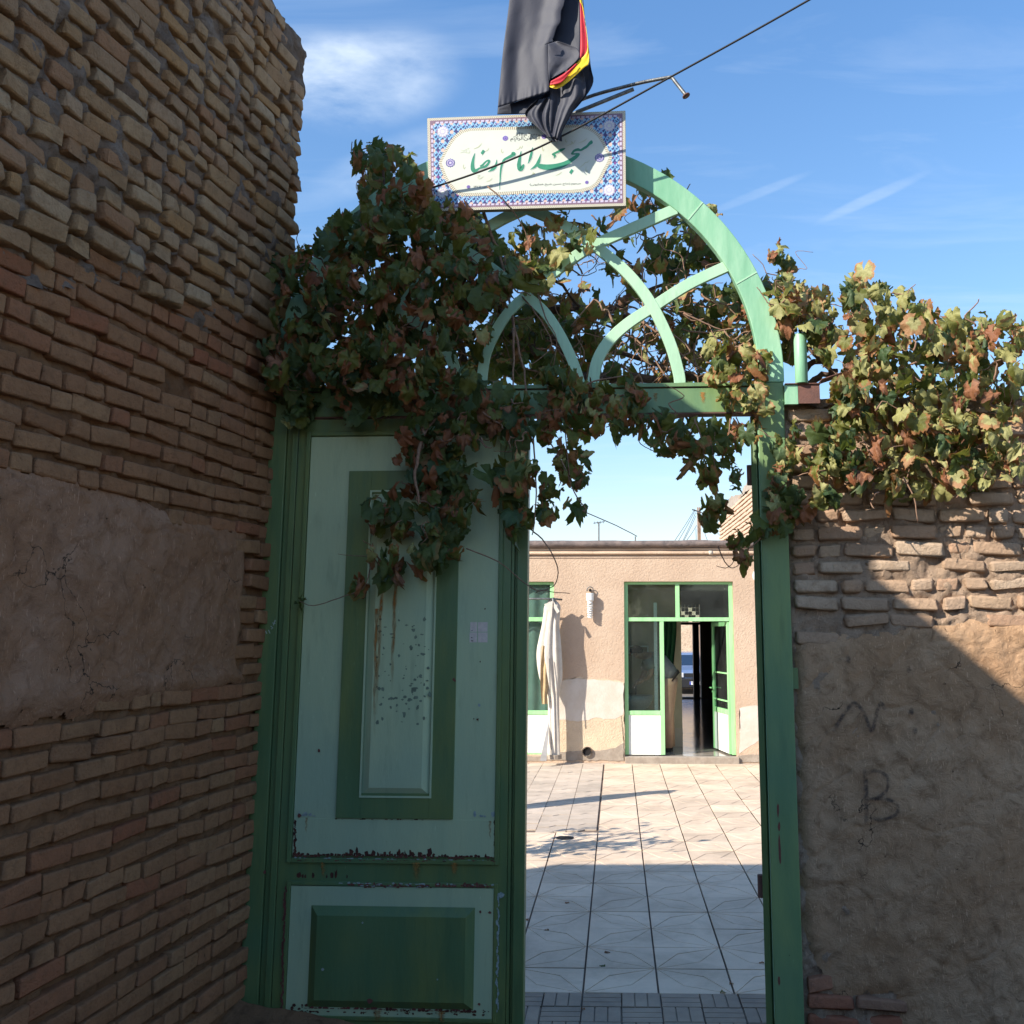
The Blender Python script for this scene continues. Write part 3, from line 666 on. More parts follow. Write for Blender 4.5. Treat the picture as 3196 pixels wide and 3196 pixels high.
jag(mb, q0 + 0.25, q1 - 0.01, qt + 0.004, 0.013, 1, 0.0094, 1, p=0.55); jag(mb, q0 + 0.2, q1, qt + 0.012, 0.006, 1, 0.0097, 2, p=0.35); jag(mb, q0 + 0.02, q0 + 0.24, qt + 0.030, 0.022, 1, -0.0012, 0, p=0.4)
jag(mb, e0 - .005, e1 + 0.01, eb - 0.006, 0.007, 1, 0.0080, 1, p=0.85); jag(mb, e0 + .3, e1 + 0.01, eb - 0.010, 0.012, 1, 0.0082, 0, p=0.6); jag(mb, q0 + .01, q1, eb - 0.014, 0.006, -1, 0.0060, 0, p=0.3)
jag(mb, pl0 + .02, pl0 + .12, Z(2548, 1000), 0.014, 1, 0.0066, 2, p=.5); jag(mb, pl1 - .09, pl1 - .004, Z(2550, 1500), 0.016, 1, 0.0066, 2, p=.8); jag(mb, f0, f1, fb - 0.006, .004, 1, .0066, 0, p=.3)
for k in range(34): scab(mb, 922 + rr.uniform(-3, 3), 2560 + k * 3.0, rr.uniform(.002, .005), 0.0069, 0, 1.6)
for k in range(26): scab(mb, 1546 + rr.uniform(-3, 2), 2560 + k * 4.0, rr.uniform(.002, .0045), 0.0069, 0, 1.8)
for k in range(46): scab(mb, 893 + rr.uniform(-4, 4) - k * .3, 2770 + k * 9, rr.uniform(.003, .006), 0.0100, 1, 2.2)
for k in range(34): scab(mb, 1556 + rr.uniform(-3, 3) - k * .1, 2790 + k * 11, rr.uniform(.002, .006), 0.0100, 2, 2.4)
for k in range(60): scab(mb, 905 + abs(rr.gauss(0, 45)), 3135 + rr.uniform(0, 60), rr.uniform(.003, .008), 0.0064, 0, .8)
for k in range(30): scab(mb, rr.uniform(1200, 1530), 3150 + rr.uniform(0, 14), rr.uniform(.002, .006), 0.0064, 0, .6)
for u, v, r, m in ((829, 2720, .008, 1), (937, 2545, .010, 1), (998, 2342, .008, 1), (1145, 2855, .007, 1), (1500, 2843, .007, 1), (1530, 2846, .006, 1), (1497, 3132, .006, 1), (1160, 3115, .012, 1), (1418, 2120, .007, 1), (1423, 2124, .005, 1), (1014, 3018, .006, 2), (1370, 3050, .004, 2), (1138, 2874, .004, 2), (1565, 2790, .012, 2), (1497, 2200, .009, 2), (1480, 2243, .003, 0), (1492, 2245, .006, 0), (1500, 2065, .004, 0), (1515, 1900, .004, 0), (1238, 1990, .008, 1)):
    scab(mb, u, v, r, 0.0245 if (968 < u < 1481 and v > 2828 and 0) else (0.0305 if (1010 < u < 1440 and v > 2860) else 0.0150 if 1072 < u < 1427 and v < 2550 else 0.0108), m)
for k in range(26):     # torn paper and tape scraps on the inner panel
    scab(mb, rr.uniform(1195, 1345), rr.uniform(1950, 2265), rr.uniform(.003, .012), 0.0247, 3, rr.uniform(.3, 1.1))
for k in range(9): scab(mb, 1215 + k * 14 + rr.uniform(-4, 4), 2180 + rr.uniform(-8, 8), rr.uniform(.006, .013), 0.0248, 3, .7)
for k in range(40): scab(mb, rr.uniform(1130, 1350), 2767 + rr.uniform(-8, 2), rr.uniform(.004, .010), .0099, rr.choice((1, 1, 2)), .35)
for k in range(26): scab(mb, rr.uniform(1440, 1535), 2765 + rr.uniform(-8, 2), rr.uniform(.004, .010), .0100, 1, .4)
for k in range(50): scab(mb, rr.uniform(930, 1545), 2684 + rr.uniform(-4, 3), rr.uniform(.003, .008), .0117, rr.choice((1, 1, 0)), .3)
for k in range(60): scab(mb, rr.uniform(1180, 1350), rr.uniform(1930, 2270), rr.uniform(.002, .009), .0246, 3, rr.uniform(.4, 1.6))

M['scrap'] = simple('torn_paper', (0.20, 0.25, 0.17), (0.13, 0.165, 0.11), 30, 0.8)
o = mb.build('paint_chips', [M['rust'], M['rust_red'], M['chip'], M['scrap']], leaf); o['kind'] = 'stuff'
# rust runs
def run_mat():
    m, nt, b = newmat('rust_run'); out = nt.nodes['Material Output']; p = gpos(nt)
    t = N(nt, 'ShaderNodeBsdfTransparent'); mx = N(nt, 'ShaderNodeMixShader'); at = N(nt, 'ShaderNodeAttribute'); at.attribute_name = 'rnd'
    nt.links.new(math_(nt, 'MULTIPLY', at.outputs['Fac'], rng(nt, noise(nt, 14, 6, 0.7, mapv(nt, p, (4, 4, 1))), 0.25, 0.70, 0.15, 0.95)), mx.inputs[0])
    b.inputs['Base Color'].default_value = (0.36, 0.155, 0.03, 1); b.inputs['Roughness'].default_value = .8
    nt.links.new(t.outputs[0], mx.inputs[1]); nt.links.new(b.outputs[0], mx.inputs[2]); nt.links.new(mx.outputs[0], out.inputs[0]); return m
M['run'] = run_mat()
def rust_run(u0, v0, u1, v1, wd, off, parent, par_name='rust_run'):
    n = 16; vs = []; fs = []; at = []
    for i in range(n + 1):
        t = i / n; x, z = g2(u0 + (u1 - u0) * t, v0 + (v1 - v0) * t); w_ = wd * (1 - .5 * t) * (1 + .3 * math.sin(i * 2.1))
        for q, a in ((-1, 0), (-.4, 1), (.4, 1), (1, 0)): vs.append(G(x + q * w_ + .002 * math.sin(i), z, off)); at.append(a * (1 - t ** 3) * .9)
    for i in range(n):
        for q in range(3): fs.append((4 * i + q, 4 * i + q + 1, 4 * i + 5 + q, 4 * i + 4 + q))
    mesh(par_name, vs, fs, M['run'], parent, False, None, at)
rust_run(1240, 1790, 1226, 2160, 0.012, 0.0255, leaf); rust_run(1198, 1800, 1178, 2230, 0.012, 0.0255, leaf); rust_run(1180, 1900, 1172, 2300, .010, .0257, leaf)
for a_ in ((1010, 2690, 1012, 2740, .01), (1300, 2690, 1302, 2745, .02), (1420, 2690, 1419, 2730, .02), (1180, 3150, 1181, 3190, .02), (1380, 3152, 1380, 3190, .02), (960, 2550, 958, 2600, .006), (1530, 2560, 1531, 2620, .006)): rust_run(*a_[:4], a_[4], .0122, leaf)
rust_run(2192, 1225, 2196, 1262, 0.014, 0.0062, gate); rust_run(2045, 1228, 2047, 1256, 0.012, 0.0062, gate)
# sticker: four small squares of paper
M['paper'] = simple('pale_sticker', (0.72, 0.60, 0.52), (0.60, 0.50, 0.44), 60, 0.8)
for (u0, v0, u1, v1) in ((1468, 1942, 1490, 1972), (1492, 1942, 1523, 1972), (1466, 1974, 1490, 2005), (1492, 1974, 1523, 2005)):
    a = g2(u0, v1); b = g2(u1, v0); mb = MB(); mb.gbox(a[0], b[0] - .0008, a[1] + .0004, b[1], 0.0042, 0.0052); o = mb.build('sticker', [M['paper']], leaf)
M['ink'] = flat('black_ink', (0.02, 0.02, 0.025), 0.7)
mb = MB()
for (u, v, r) in ((1474, 1968, .004), (1473, 1990, .0035), (1474, 2000, .005)): scab(mb, u, v, r, .0056, 0, .5)
mb.build('sticker_print', [M['ink']], leaf)
# chalk numerals scratched on the jamb (١١,٢٠ like strokes)
M['chalk'] = flat('chalk', (0.45, 0.5, 0.45), 0.9)
for pts in ([(829, 1969), (833, 1978)], [(838, 1966), (843, 1977)], [(845, 1954), (852, 1960), (846, 1963)], [(850, 1944), (860, 1946)], [(859, 1935), (853, 1952)], [(857, 1937), (861, 1939)]):
    band('chalk_mark', [g2(*p) for p in pts], 0.003, 0.0, 0.0012, M['chalk'], gate, bev=0)
# hinge hook in the gap beside the left jamb
mb = MB(); mb.tube([G(*g2(u, v), 0.01) for u, v in ((786, 2136), (796, 2139), (799, 2148), (791, 2152), (797, 2160), (790, 2163))], 0.0035, 6); mb.build('wire_hook', [M['steel']], gate)

# ---- right leaf standing open behind the jamb
ol = MB(); hx = xr0 - 0.004; th = R(-3)
def OL(a, z, t): return G(hx - 0.004 - t * .9 + a * 0.42, z, -0.030 - a * .9 - t * .42)
c = [OL(0, 0, 0.022), OL(0, 0, 0), OL(1.0, 0, 0), OL(1.0, 0, 0.022)]
ol.hexa([OL(0.0, -.07, .028), OL(0.0, -.07, 0), OL(1.0, -.07, 0), OL(1.0, -.07, .028), OL(0.0, zc0 - .012, .028), OL(0.0, zc0 - .012, 0), OL(1.0, zc0 - .012, 0), OL(1.0, zc0 - .012, .028)])
lf2 = bevel(ol.build('door_leaf', [M['green_d']], gate), 0.003); lf2['label'] = 'right leaf folded open, seen edge on'
mb = MB(); a = OL(0.02, 0, 0.03); mb.hexa([OL(.0, .005, -.012), OL(.0, .005, -.018), OL(-.012, .005, -.018), OL(-.012, .005, -.012), OL(.0, zc0 - .012, -.012), OL(.0, zc0 - .012, -.018), OL(-.012, zc0 - .012, -.018), OL(-.012, zc0 - .012, -.012)]); mb.build('edge_strip', [M['green_m']], lf2)
for zz in (Z(1475, 2360), 0.5): 
    mb = MB(); P = OL(0.03, zz, 0.045); mb.tube([P + Vector((0, 0, -0.045)), P + Vector((0, 0, 0.045))], 0.014, 10); mb.build('hinge', [M['rust_steel']], lf2)
for k, (u, v, h) in enumerate(((2428, 2530, .03), (2432, 2580, .02), (2433, 2650, .07), (2431, 3060, .02))):
    x, z = g2(u, v); mb = MB(); n = 8; mb.add([G(x + .006 * math.cos(2 * math.pi * i / n) * rr.uniform(.6, 1.2), z + h * math.sin(2 * math.pi * i / n) * rr.uniform(.7, 1.1), 0.0006) for i in range(n)], [tuple(range(n))]); mb.build('bare_spot', [M['rust_red']], gate)

# ================================================================== STUB PIPE AND RUSTY PLATE ON THE WALL TOP
a = g2(2502, 1197, 0.02); b = g2(2500, 1046, 0.02)
mb = MB(); mb.tube([G(a[0], a[1], 0.02), G(a[0], b[1], 0.02)], 0.0285, 20); mb.tube([G(a[0], b[1] - .0005, 0.02), G(a[0], b[1] + .001, 0.02)], 0.0285, 20)
tag(bevel(mb.build('pipe_stub', [M['green_m']], None, True), 0.002), 'short pale green painted pipe standing upright on the rusty plate', 'pipe')
pl = empty('steel_plate', G(a[0] + .02, a[1], 0), 'rusty steel angle plate capping the wall beside the gate post', 'metal plate')
p0, p1 = g2(2465, 1198), g2(2560, 1262)
mb = MB(); mb.gbox(xr1 + 0.002, p1[0], a[1] - .004, a[1] - .0005, -0.30, 0.032); mb.build('top_flange', [M['rust_steel']], pl)
mb = MB(); mb.gbox(X(2489, 1230), p1[0] - .004, p1[1], a[1] - .0045, 0.020, 0.024); mb.build('face_flange', [M['rust_steel']], pl)
mb = MB(); mb.gbox(xr1 + .001, X(2488, 1230), p1[1] - .002, a[1] - .006, 0.0, 0.022); mb.build('green_lug', [M['green_m']], pl)
mb = MB(); q = G(p1[0], a[1] + .01, -0.05); mb.hexa([q, q + Vector((.09, 0, .03)), q + Vector((.09, -.1, .03)), q + Vector((0, -.1, 0)), q + Vector((0, 0, .004)), q + Vector((.09, 0, .034)), q + Vector((.09, -.1, .034)), q + Vector((0, -.1, .004))]); mb.build('bent_flange', [M['rust_steel']], pl)

# ================================================================== SIGN
SO = 0.10      # stands this far in front of the arch
sg = empty('name_sign', G(*g2(1640, 500, SO), SO), 'wide tiled pattern mosque name board with green calligraphy on top of the arch', 'sign')
def sxy(u, v, off=SO): return g2(u, v, off)
A0 = sxy(1337, 655); B1 = sxy(1952, 350)
sx0, sx1 = sxy(1335, 500)[0], sxy(1953, 500)[0]; szb, szt = sxy(1700, 652)[1], sxy(1650, 358)[1]
def Sg(x, z, d=0.0): return G(x, z, SO + d)
# outline slightly skewed as in the photograph
cor = {'tl': sxy(1333, 369), 'tr': sxy(1952, 345), 'br': sxy(1954, 643), 'bl': sxy(1338, 660)}
def sbi(a, b, d=0.0):     # a left..right, b bottom..top
    x0 = cor['bl'][0] * (1 - b) + cor['tl'][0] * b; x1 = cor['br'][0] * (1 - b) + cor['tr'][0] * b
    zb_ = cor['bl'][1] * (1 - a) + cor['br'][1] * a; zt_ = cor['tl'][1] * (1 - a) + cor['tr'][1] * a
    return Sg(x0 + (x1 - x0) * a, zb_ + (zt_ - zb_) * b, d)
SWm = cor['tr'][0] - cor['tl'][0]; SHm = cor['tl'][1] - cor['bl'][1]
M['sign_back'] = flat('sign_sheet_metal', (0.34, 0.31, 0.25), 0.6)
def rope_mat(name, ax):
    m, nt, b = newmat(name); at = N(nt, 'ShaderNodeAttribute'); at.attribute_name = 'rnd'
    f = math_(nt, 'FRACT', at.outputs['Fac']); g = rng(nt, f, 0.62, 0.78); 
    nt.links.new(mixc(nt, g, (0.60, 0.56, 0.44), (0.12, 0.09, 0.05)), b.inputs['Base Color']); b.inputs['Roughness'].default_value = .5; return m
M['rope'] = rope_mat('rope_border', 0)
def pattern_mat():
    m, nt, b = newmat('arabesque_print'); tc = N(nt, 'ShaderNodeUVMap'); 
    sp = N(nt, 'ShaderNodeSeparateXYZ'); nt.links.new(tc.outputs[0], sp.inputs[0]); x, y = sp.outputs[0], sp.outputs[1]
    def wave(ax, ph, amp, fr, wd, off):
        v = math_(nt, 'ADD', math_(nt, 'MULTIPLY', math_(nt, 'SINE', math_(nt, 'ADD', math_(nt, 'MULTIPLY', x if ax == 0 else y, fr), ph)), amp), off)
        d = math_(nt, 'ABSOLUTE', math_(nt, 'SUBTRACT', math_(nt, 'FRACT', math_(nt, 'SUBTRACT', y if ax == 0 else x, v)), 0.5))
        return math_(nt, 'LESS_THAN', d, wd)
    c = mixc(nt, 0.0, (0.035, 0.04, 0.15), (0, 0, 0))
    vo = N(nt, 'ShaderNodeTexVoronoi'); vo.inputs['Scale'].default_value = 1.9; nt.links.new(tc.outputs[0], vo.inputs['Vector'])
    c = mixc(nt, math_(nt, 'LESS_THAN', vo.outputs['Distance'], 0.30), c, (0.20, 0.05, 0.22))
    for ax, ph, amp, off in ((0, 0, .32, 0.1), (0, math.pi, .32, 0.1), (1, 0, .32, .45), (1, math.pi, .32, .45)):
        c = mixc(nt, wave(ax, ph, amp, 2 * math.pi, 0.075, off), c, (0.20, 0.44, 0.66))
    vo2 = N(nt, 'ShaderNodeTexVoronoi'); vo2.inputs['Scale'].default_value = 1.0; vo2.inputs['Randomness'].default_value = 0.0; nt.links.new(tc.outputs[0], vo2.inputs['Vector'])
    c = mixc(nt, math_(nt, 'LESS_THAN', vo2.outputs['Distance'], 0.20), c, (0.62, 0.43, 0.36))
    vo3 = N(nt, 'ShaderNodeTexVoronoi'); vo3.inputs['Scale'].default_value = 2.0; vo3.inputs['Randomness'].default_value = 0.1; nt.links.new(mapv(nt, tc.outputs[0], loc=(.37, .31, 0)), vo3.inputs['Vector'])
    c = mixc(nt, math_(nt, 'LESS_THAN', vo3.outputs['Distance'], 0.13), c, (0.52, 0.50, 0.60))
    nt.links.new(c, b.inputs['Base Color']); b.inputs['Roughness'].default_value = .45; return m
M['pattern'] = pattern_mat()
M['purple'] = simple('purple_print', (0.24, 0.14, 0.19), (0.16, 0.09, 0.14), 160, .5)
M['lilac'] = flat('lilac_print', (0.55, 0.50, 0.64), .5)
M['ivory'] = simple('ivory_print', (0.60, 0.62, 0.53), (0.565, 0.59, 0.51), 12, .45)
M['calli'] = flat('calligraphy_green', (0.035, 0.25, 0.145), .45)
M['olive'] = flat('olive_print', (0.52, 0.54, 0.33), .5)
M['violet'] = flat('violet_print', (0.11, 0.08, 0.34), .5)
M['shadowprint'] = flat('grey_print', (0.60, 0.63, 0.58), .5)
mb = MB(); mb.hexa([sbi(0, 0, 0), sbi(1, 0, 0), sbi(1, 0, -.03), sbi(0, 0, -.03), sbi(0, 1, 0), sbi(1, 1, 0), sbi(1, 1, -.03), sbi(0, 1, -.03)]); bevel(mb.build('board', [M['sign_back']], sg), .002)
def strip_frame(name, m, i0, i1, d, per, parent, tilt=True):
    """rectangular border between insets i0 and i1 (metres); attribute counts the stripes"""
    vs = []; fs = []; at = []
    P = [(0, 0), (1, 0), (1, 1), (0, 1)]
    def pt(a, b, ins):
        return sbi((a * (SWm - 2 * ins) + ins) / SWm, (b * (SHm - 2 * ins) + ins) / SHm, d)
    n = 0.0
    for k in range(4):
        (a0, b0), (a1, b1) = P[k], P[(k + 1) % 4]; Ln = SWm if k % 2 == 0 else SHm; ns = int(Ln / per)
        for j in range(2):
            t = j
            a, b = a0 + (a1 - a0) * t, b0 + (b1 - b0) * t
            vs += [pt(a, b, i0), pt(a, b, i1)]; at += [n + ns * j, n + ns * j]
        q = len(vs) - 4; fs.append((q, q + 2, q + 3, q + 1)); n += ns
    return mesh(name, vs, fs, m, parent, False, None, at)
strip_frame('rope_border', M['rope'], 0.001, 0.0135, 0.001, 0.0088, sg)
strip_frame('purple_border', M['purple'], 0.0135, 0.029, 0.0012, 1, sg)
mb = MB()
ndash = 40
for k in range(ndash):
    for b0, b1 in ((0.045, .065), (.935, .955)):
        a = 0.04 + 0.92 * (k + .1) / ndash; mb.add([sbi(a, b0, .0016), sbi(a + .016, b0, .0016), sbi(a + .018, b1, .0016), sbi(a + .002, b1, .0016)], [(0, 1, 2, 3)])
for k in range(17):
    for a0, a1 in ((0.0195, .0285), (.9715, .9805)):
        b = 0.07 + 0.86 * (k + .1) / 17; mb.add([sbi(a0, b, .0016), sbi(a1, b, .0016), sbi(a1, b + .034, .0016), sbi(a0, b + .034, .0016)], [(0, 1, 2, 3)])
mb.build('border_dashes', [M['lilac']], sg)
pf = mesh('patterned_field', [sbi(.0305, .065, .0014), sbi(.9695, .065, .0014), sbi(.9695, .935, .0014), sbi(.0305, .935, .0014)], [(0, 1, 2, 3)], M['pattern'], sg)
uv = pf.data.uv_layers.new(name='UVMap')
for i, (a, b) in enumerate(((0, 0), (20, 0), (20, 9), (0, 9))): uv.data[i].uv = (a, b)
def z1(a, b): return (1330 + a / 5.853, 330 + b / 5.853)
def z2(a, b): return (1640 + a / 5.853, 330 + b / 5.853)
# cartouche
ct = [z1(*p) for p in ((285, 1050), (330, 950), (400, 820), (470, 700), (560, 590), (680, 500), (820, 465), (1000, 458), (1400, 445))]
ct += [z2(*p) for p in ((0, 436), (400, 418), (860, 402), (1000, 410), (1130, 440), (1250, 505), (1330, 590), (1400, 700), (1460, 830), (1530, 950), (1470, 1080), (1400, 1200), (1340, 1320), (1270, 1420), (1180, 1480), (1000, 1530), (800, 1545), (0, 1555))]
ct += [z1(*p) for p in ((1400, 1580), (870, 1600), (740, 1600), (650, 1590), (550, 1530), (440, 1400), (380, 1290))]
ctm = [sxy(*p) for p in ct]
cx_ = (min(p[0] for p in ctm) + max(p[0] for p in ctm)) / 2; cz_ = (min(p[1] for p in ctm) + max(p[1] for p in ctm)) / 2
hw = (max(p[0] for p in ctm) - min(p[0] for p in ctm)) / 2; hh = (max(p[1] for p in ctm) - min(p[1] for p in ctm)) / 2
def scp(p, e): return (cx_ + (p[0] - cx_) * (hw + e) / hw, cz_ + (p[1] - cz_) * (hh + e) / hh)
def poly(name, pts, d, mat, parent=sg, m=None):
    bm = bmesh.new(); vs = [bm.verts.new(Sg(x, z, d)) for x, z in pts]; f = bm.faces.new(vs); bmesh.ops.triangulate(bm, faces=[f]); bm.normal_update()
    for f in bm.faces:
        if f.normal.dot(GN) < 0: f.normal_flip()
    me = bpy.data.meshes.new(name); bm.to_mesh(me); bm.free(); me.materials.append(mat); return link(bpy.data.objects.new(name, me), parent)
poly('cartouche', ctm, .0028, M['ivory'])
vs = []; fs = []; at = []; L_ = 0
oo = [scp(p, .0145) for p in ctm]
for i in range(len(ctm) + 1):
    p = ctm[i % len(ctm)]; q = oo[i % len(ctm)]
    if i: L_ += math.dist(p, ctm[(i - 1) % len(ctm)])
    vs += [Sg(*p, .0024), Sg(*q, .0024)]; at += [L_ / .0088] * 2
for i in range(len(ctm)): fs.append((2 * i, 2 * i + 1, 2 * i + 3, 2 * i + 2))
mesh('cartouche_rope', vs, fs, M['rope'], sg, False, None, at)
def stroke(mb, pts, d, ex=0.0, m=0):
    """pts: (u, v, width px) -> flat ribbon"""
    P = [(*sxy(u, v), w_ / FPX * 6.9) for u, v, w_ in pts]
    pp = smooth_path([(x, z, w_) for x, z, w_ in P], 6); n = len(pp); vs = []
    for i, p in enumerate(pp):
        a = pp[max(0, i - 1)]; b = pp[min(n - 1, i + 1)]; t = Vector((b.x - a.x, b.y - a.y)); t = t.normalized() if t.length > 0 else Vector((1, 0)); q = Vector((-t.y, t.x)) * (max(p.z, .0004) / 2 + ex)
        vs += [Sg(p.x + q.x, p.y + q.y, d), Sg(p.x - q.x, p.y - q.y, d)]
    mb.add(vs, [(2 * i, 2 * i + 1, 2 * i + 3, 2 * i + 2) for i in range(n - 1)], m)
def s1(*l): return [(*z1(a, b), w_ / 5.853) for a, b, w_ in l]
def s2(*l): return [(*z2(a, b), w_ / 5.853) for a, b, w_ in l]
big = [
 s1((893, 872, 4), (868, 960, 28), (852, 1050, 42), (850, 1120, 50), (862, 1175, 56), (890, 1203, 44), (930, 1180, 34), (970, 1152, 24), (1030, 1135, 26), (1090, 1112, 34), (1135, 1065, 30), (1155, 1020, 28), (1145, 1003, 20), (1112, 1012, 20), (1070, 1050, 24), (1030, 1090, 24), (985, 1112, 18)),
 s1((1292, 992, 6), (1285, 1060, 24), (1262, 1120, 42), (1220, 1165, 38), (1170, 1195, 20), (1130, 1210, 4)),
 s1((1565, 862, 16), (1590, 875, 46), (1600, 890, 52), (1570, 915, 44), (1530, 938, 40), (1480, 962, 34), (1430, 992, 30), (1398, 1050, 30), (1374, 1130, 26), (1360, 1230, 22), (1354, 1350, 16), (1347, 1460, 10), (1343, 1540, 4)),
 s1((1737, 835, 8), (1718, 940, 32), (1700, 1040, 44), (1700, 1110, 54), (1722, 1162, 62), (1755, 1140, 46), (1775, 1100, 32), (1778, 1075, 18)),
 s2((130, 768, 6), (112, 870, 30), (88, 960, 32), (62, 1030, 16), (45, 1060, 4)),
 s2((280, 888, 4), (262, 960, 24), (240, 1030, 42), (212, 1082, 40), (160, 1130, 30), (90, 1170, 4)),
 s2((222, 1060, 20), (250, 1100, 56), (310, 1120, 68), (400, 1130, 76), (520, 1125, 80), (640, 1100, 76), (750, 1052, 62), (850, 992, 52), (930, 935, 46), (985, 888, 26)),
 s2((990, 880, 14), (930, 886, 22), (850, 890, 18), (860, 868, 26), (895, 828, 30), (960, 808, 38), (1010, 818, 28), (1060, 790, 32), (1110, 760, 34), (1140, 735, 30), (1170, 700, 38), (1200, 675, 48), (1205, 640, 14)),
 s2((728, 785, 12), (660, 815, 36), (590, 850, 30), (510, 885, 22), (500, 900, 20), (540, 915, 28), (530, 945, 16), (515, 965, 5))]
mb = MB(); mh = MB()
for k, st_ in enumerate(big): stroke(mh, st_, .0034 + k * .00003, .0028)
def diamond(mb, u, v, rx, ry, d, ex=0):
    x, z = sxy(u, v); a = rx / FPX * 4.55 + ex; b = ry / FPX * 4.55 + ex; mb.add([Sg(x - a * .9, z - b * .3, d), Sg(x - a * .1, z - b, d), Sg(x + a * .95, z + b * .35, d), Sg(x + a * .1, z + b, d)], [(0, 1, 2, 3)])
diamond(mh, *z1(1035, 855), 8, 9.5, .0034, .003); diamond(mh, *z2(838, 1208), 8, 9.5, .0034, .003)
M['halo'] = flat('white_print', (0.68, 0.69, 0.655), .45)
for k, st_ in enumerate(big): stroke(mb, st_, .0040 + k * .00003)
diamond(mb, *z1(1035, 855), 8, 9.5, .0043); diamond(mb, *z2(838, 1208), 8, 9.5, .0043)
mh.build('calligraphy_outline', [M['halo']], sg); mb.build('calligraphy', [M['calli']], sg)
mb = MB()
for st_ in (s1((870, 795, 3), (960, 755, 10), (1018, 690, 3)), s1((1085, 835, 3), (1120, 820, 9), (1150, 778, 3)), s1((1385, 790, 3), (1375, 840, 10), (1395, 862, 8), (1412, 840, 3)), s1((690, 1075, 3), (680, 1125, 8), (698, 1155, 9), (718, 1125, 3)), s1((940, 1275, 5), (985, 1280, 4), (945, 1320, 6), (990, 1340, 7), (1050, 1295, 3)), s1((1105, 1390, 3), (1170, 1368, 8), (1208, 1330, 3)), s1((1650, 812, 3), (1700, 790, 5), (1720, 750, 6), (1740, 785, 5), (1765, 735, 4)),
            s2((310, 750, 3), (312, 800, 9), (325, 828, 8), (342, 795, 3)), s2((735, 610, 3), (733, 650, 9), (752, 672, 8), (770, 650, 3)), s2((745, 745, 3), (820, 715, 8), (855, 690, 9), (835, 660, 5), (860, 670, 5), (875, 700, 6), (915, 630, 4)), s2((968, 690, 3), (1070, 650, 9), (1130, 598, 3)), s2((985, 1140, 3), (1050, 1090, 8), (1100, 1040, 6), (1130, 1040, 7), (1170, 1000, 3)), s2((1110, 1115, 3), (1105, 1180, 9), (1122, 1205, 10), (1142, 1180, 3)), s2((555, 1280, 3), (620, 1250, 8), (665, 1215, 3)), s2((5, 1330, 3), (80, 1300, 8), (130, 1262, 8), (165, 1245, 12), (140, 1228, 8), (130, 1255, 6)), s2((570, 665, 3), (565, 700, 6), (580, 712, 3)),
            s1((625, 870, 3), (700, 850, 4), (780, 870, 4), (800, 830, 4), (760, 790, 4), (790, 785, 4)), s1((640, 810, 3), (690, 830, 4), (740, 800, 3), (730, 870, 3))):
    stroke(mb, st_, .0036)
mb.build('small_diacritics', [M['olive']], sg)
# rosettes
def rosette(u, v, r, mat, d=.0036, n=12, mat2=None):
    x, z = sxy(u, v); rm = r / FPX * 4.55; pts = []
    for i in range(n * 4):
        a = 2 * math.pi * i / (n * 4); q = rm * (0.9 + 0.1 * math.cos(a * n)); pts.append((x + q * math.cos(a), z + q * math.sin(a)))
    poly('rosette', pts, d, mat)
    mb = MB()
    for i in range(n // 2 * 2):
        a = 2 * math.pi * i / (n // 2 * 2)
        pc = [(x + rm * (.62 + .16 * math.cos(t)) * math.cos(a) - rm * .14 * math.sin(t) * math.sin(a), z + rm * (.62 + .16 * math.cos(t)) * math.sin(a) + rm * .14 * math.sin(t) * math.cos(a)) for t in [2 * math.pi * j / 8 for j in range(8)]]
        mb.add([Sg(px, pz, d + .0005) for px, pz in pc], [tuple(range(8))])
    mb.add([Sg(x + rm * .30 * math.cos(t), z + rm * .30 * math.sin(t), d + .0005) for t in [2 * math.pi * j / 10 for j in range(10)]], [tuple(range(10))])
    mb.build('rosette_petals', [mat2 or M['lilac']], sg)
rosette(*z1(445, 1050), 16, M['violet']); rosette(*z2(1355, 955), 16, M['violet'])
M['violet2'] = flat('light_violet_print', (0.36, 0.27, 0.60), .5)
rosette(*z1(1448, 600), 10, M['violet2'], mat2=M['violet']); rosette(*z2(340, 570), 9, M['violet2'], mat2=M['violet']); rosette(*z1(775, 1487), 6.5, M['violet2'], mat2=M['violet']); rosette(*z2(1122, 1405), 6.5, M['violet2'], mat2=M['violet'])
for p in (z1(305, 480), z1(305, 1590), z2(1530, 370), z2(1530, 1545)):
    rosette(*p, 21, M['lilac'], .0022, 12, M['halo'])
# small print set in type
FORMS = {'ا': (0xFE8D, 0xFE8E), 'أ': (0xFE83, 0xFE84), 'ت': (0xFE95, 0xFE96, 0xFE97, 0xFE98), 'ج': (0xFE9D, 0xFE9E, 0xFE9F, 0xFEA0), 'ح': (0xFEA1, 0xFEA2, 0xFEA3, 0xFEA4), 'خ': (0xFEA5, 0xFEA6, 0xFEA7, 0xFEA8), 'ر': (0xFEAD, 0xFEAE), 'س': (0xFEB1, 0xFEB2, 0xFEB3, 0xFEB4), 'ش': (0xFEB5, 0xFEB6, 0xFEB7, 0xFEB8), 'م': (0xFEE1, 0xFEE2, 0xFEE3, 0xFEE4), 'ن': (0xFEE5, 0xFEE6, 0xFEE7, 0xFEE8), 'و': (0xFEED, 0xFEEE), 'ه': (0xFEE9, 0xFEEA, 0xFEEB, 0xFEEC), 'ی': (0xFBFC, 0xFBFD, 0xFBFE, 0xFBFF), 'ب': (0xFE8F, 0xFE90, 0xFE91, 0xFE92), 'ل': (0xFEDD, 0xFEDE, 0xFEDF, 0xFEE0), 'ق': (0xFED5, 0xFED6, 0xFED7, 0xFED8)}
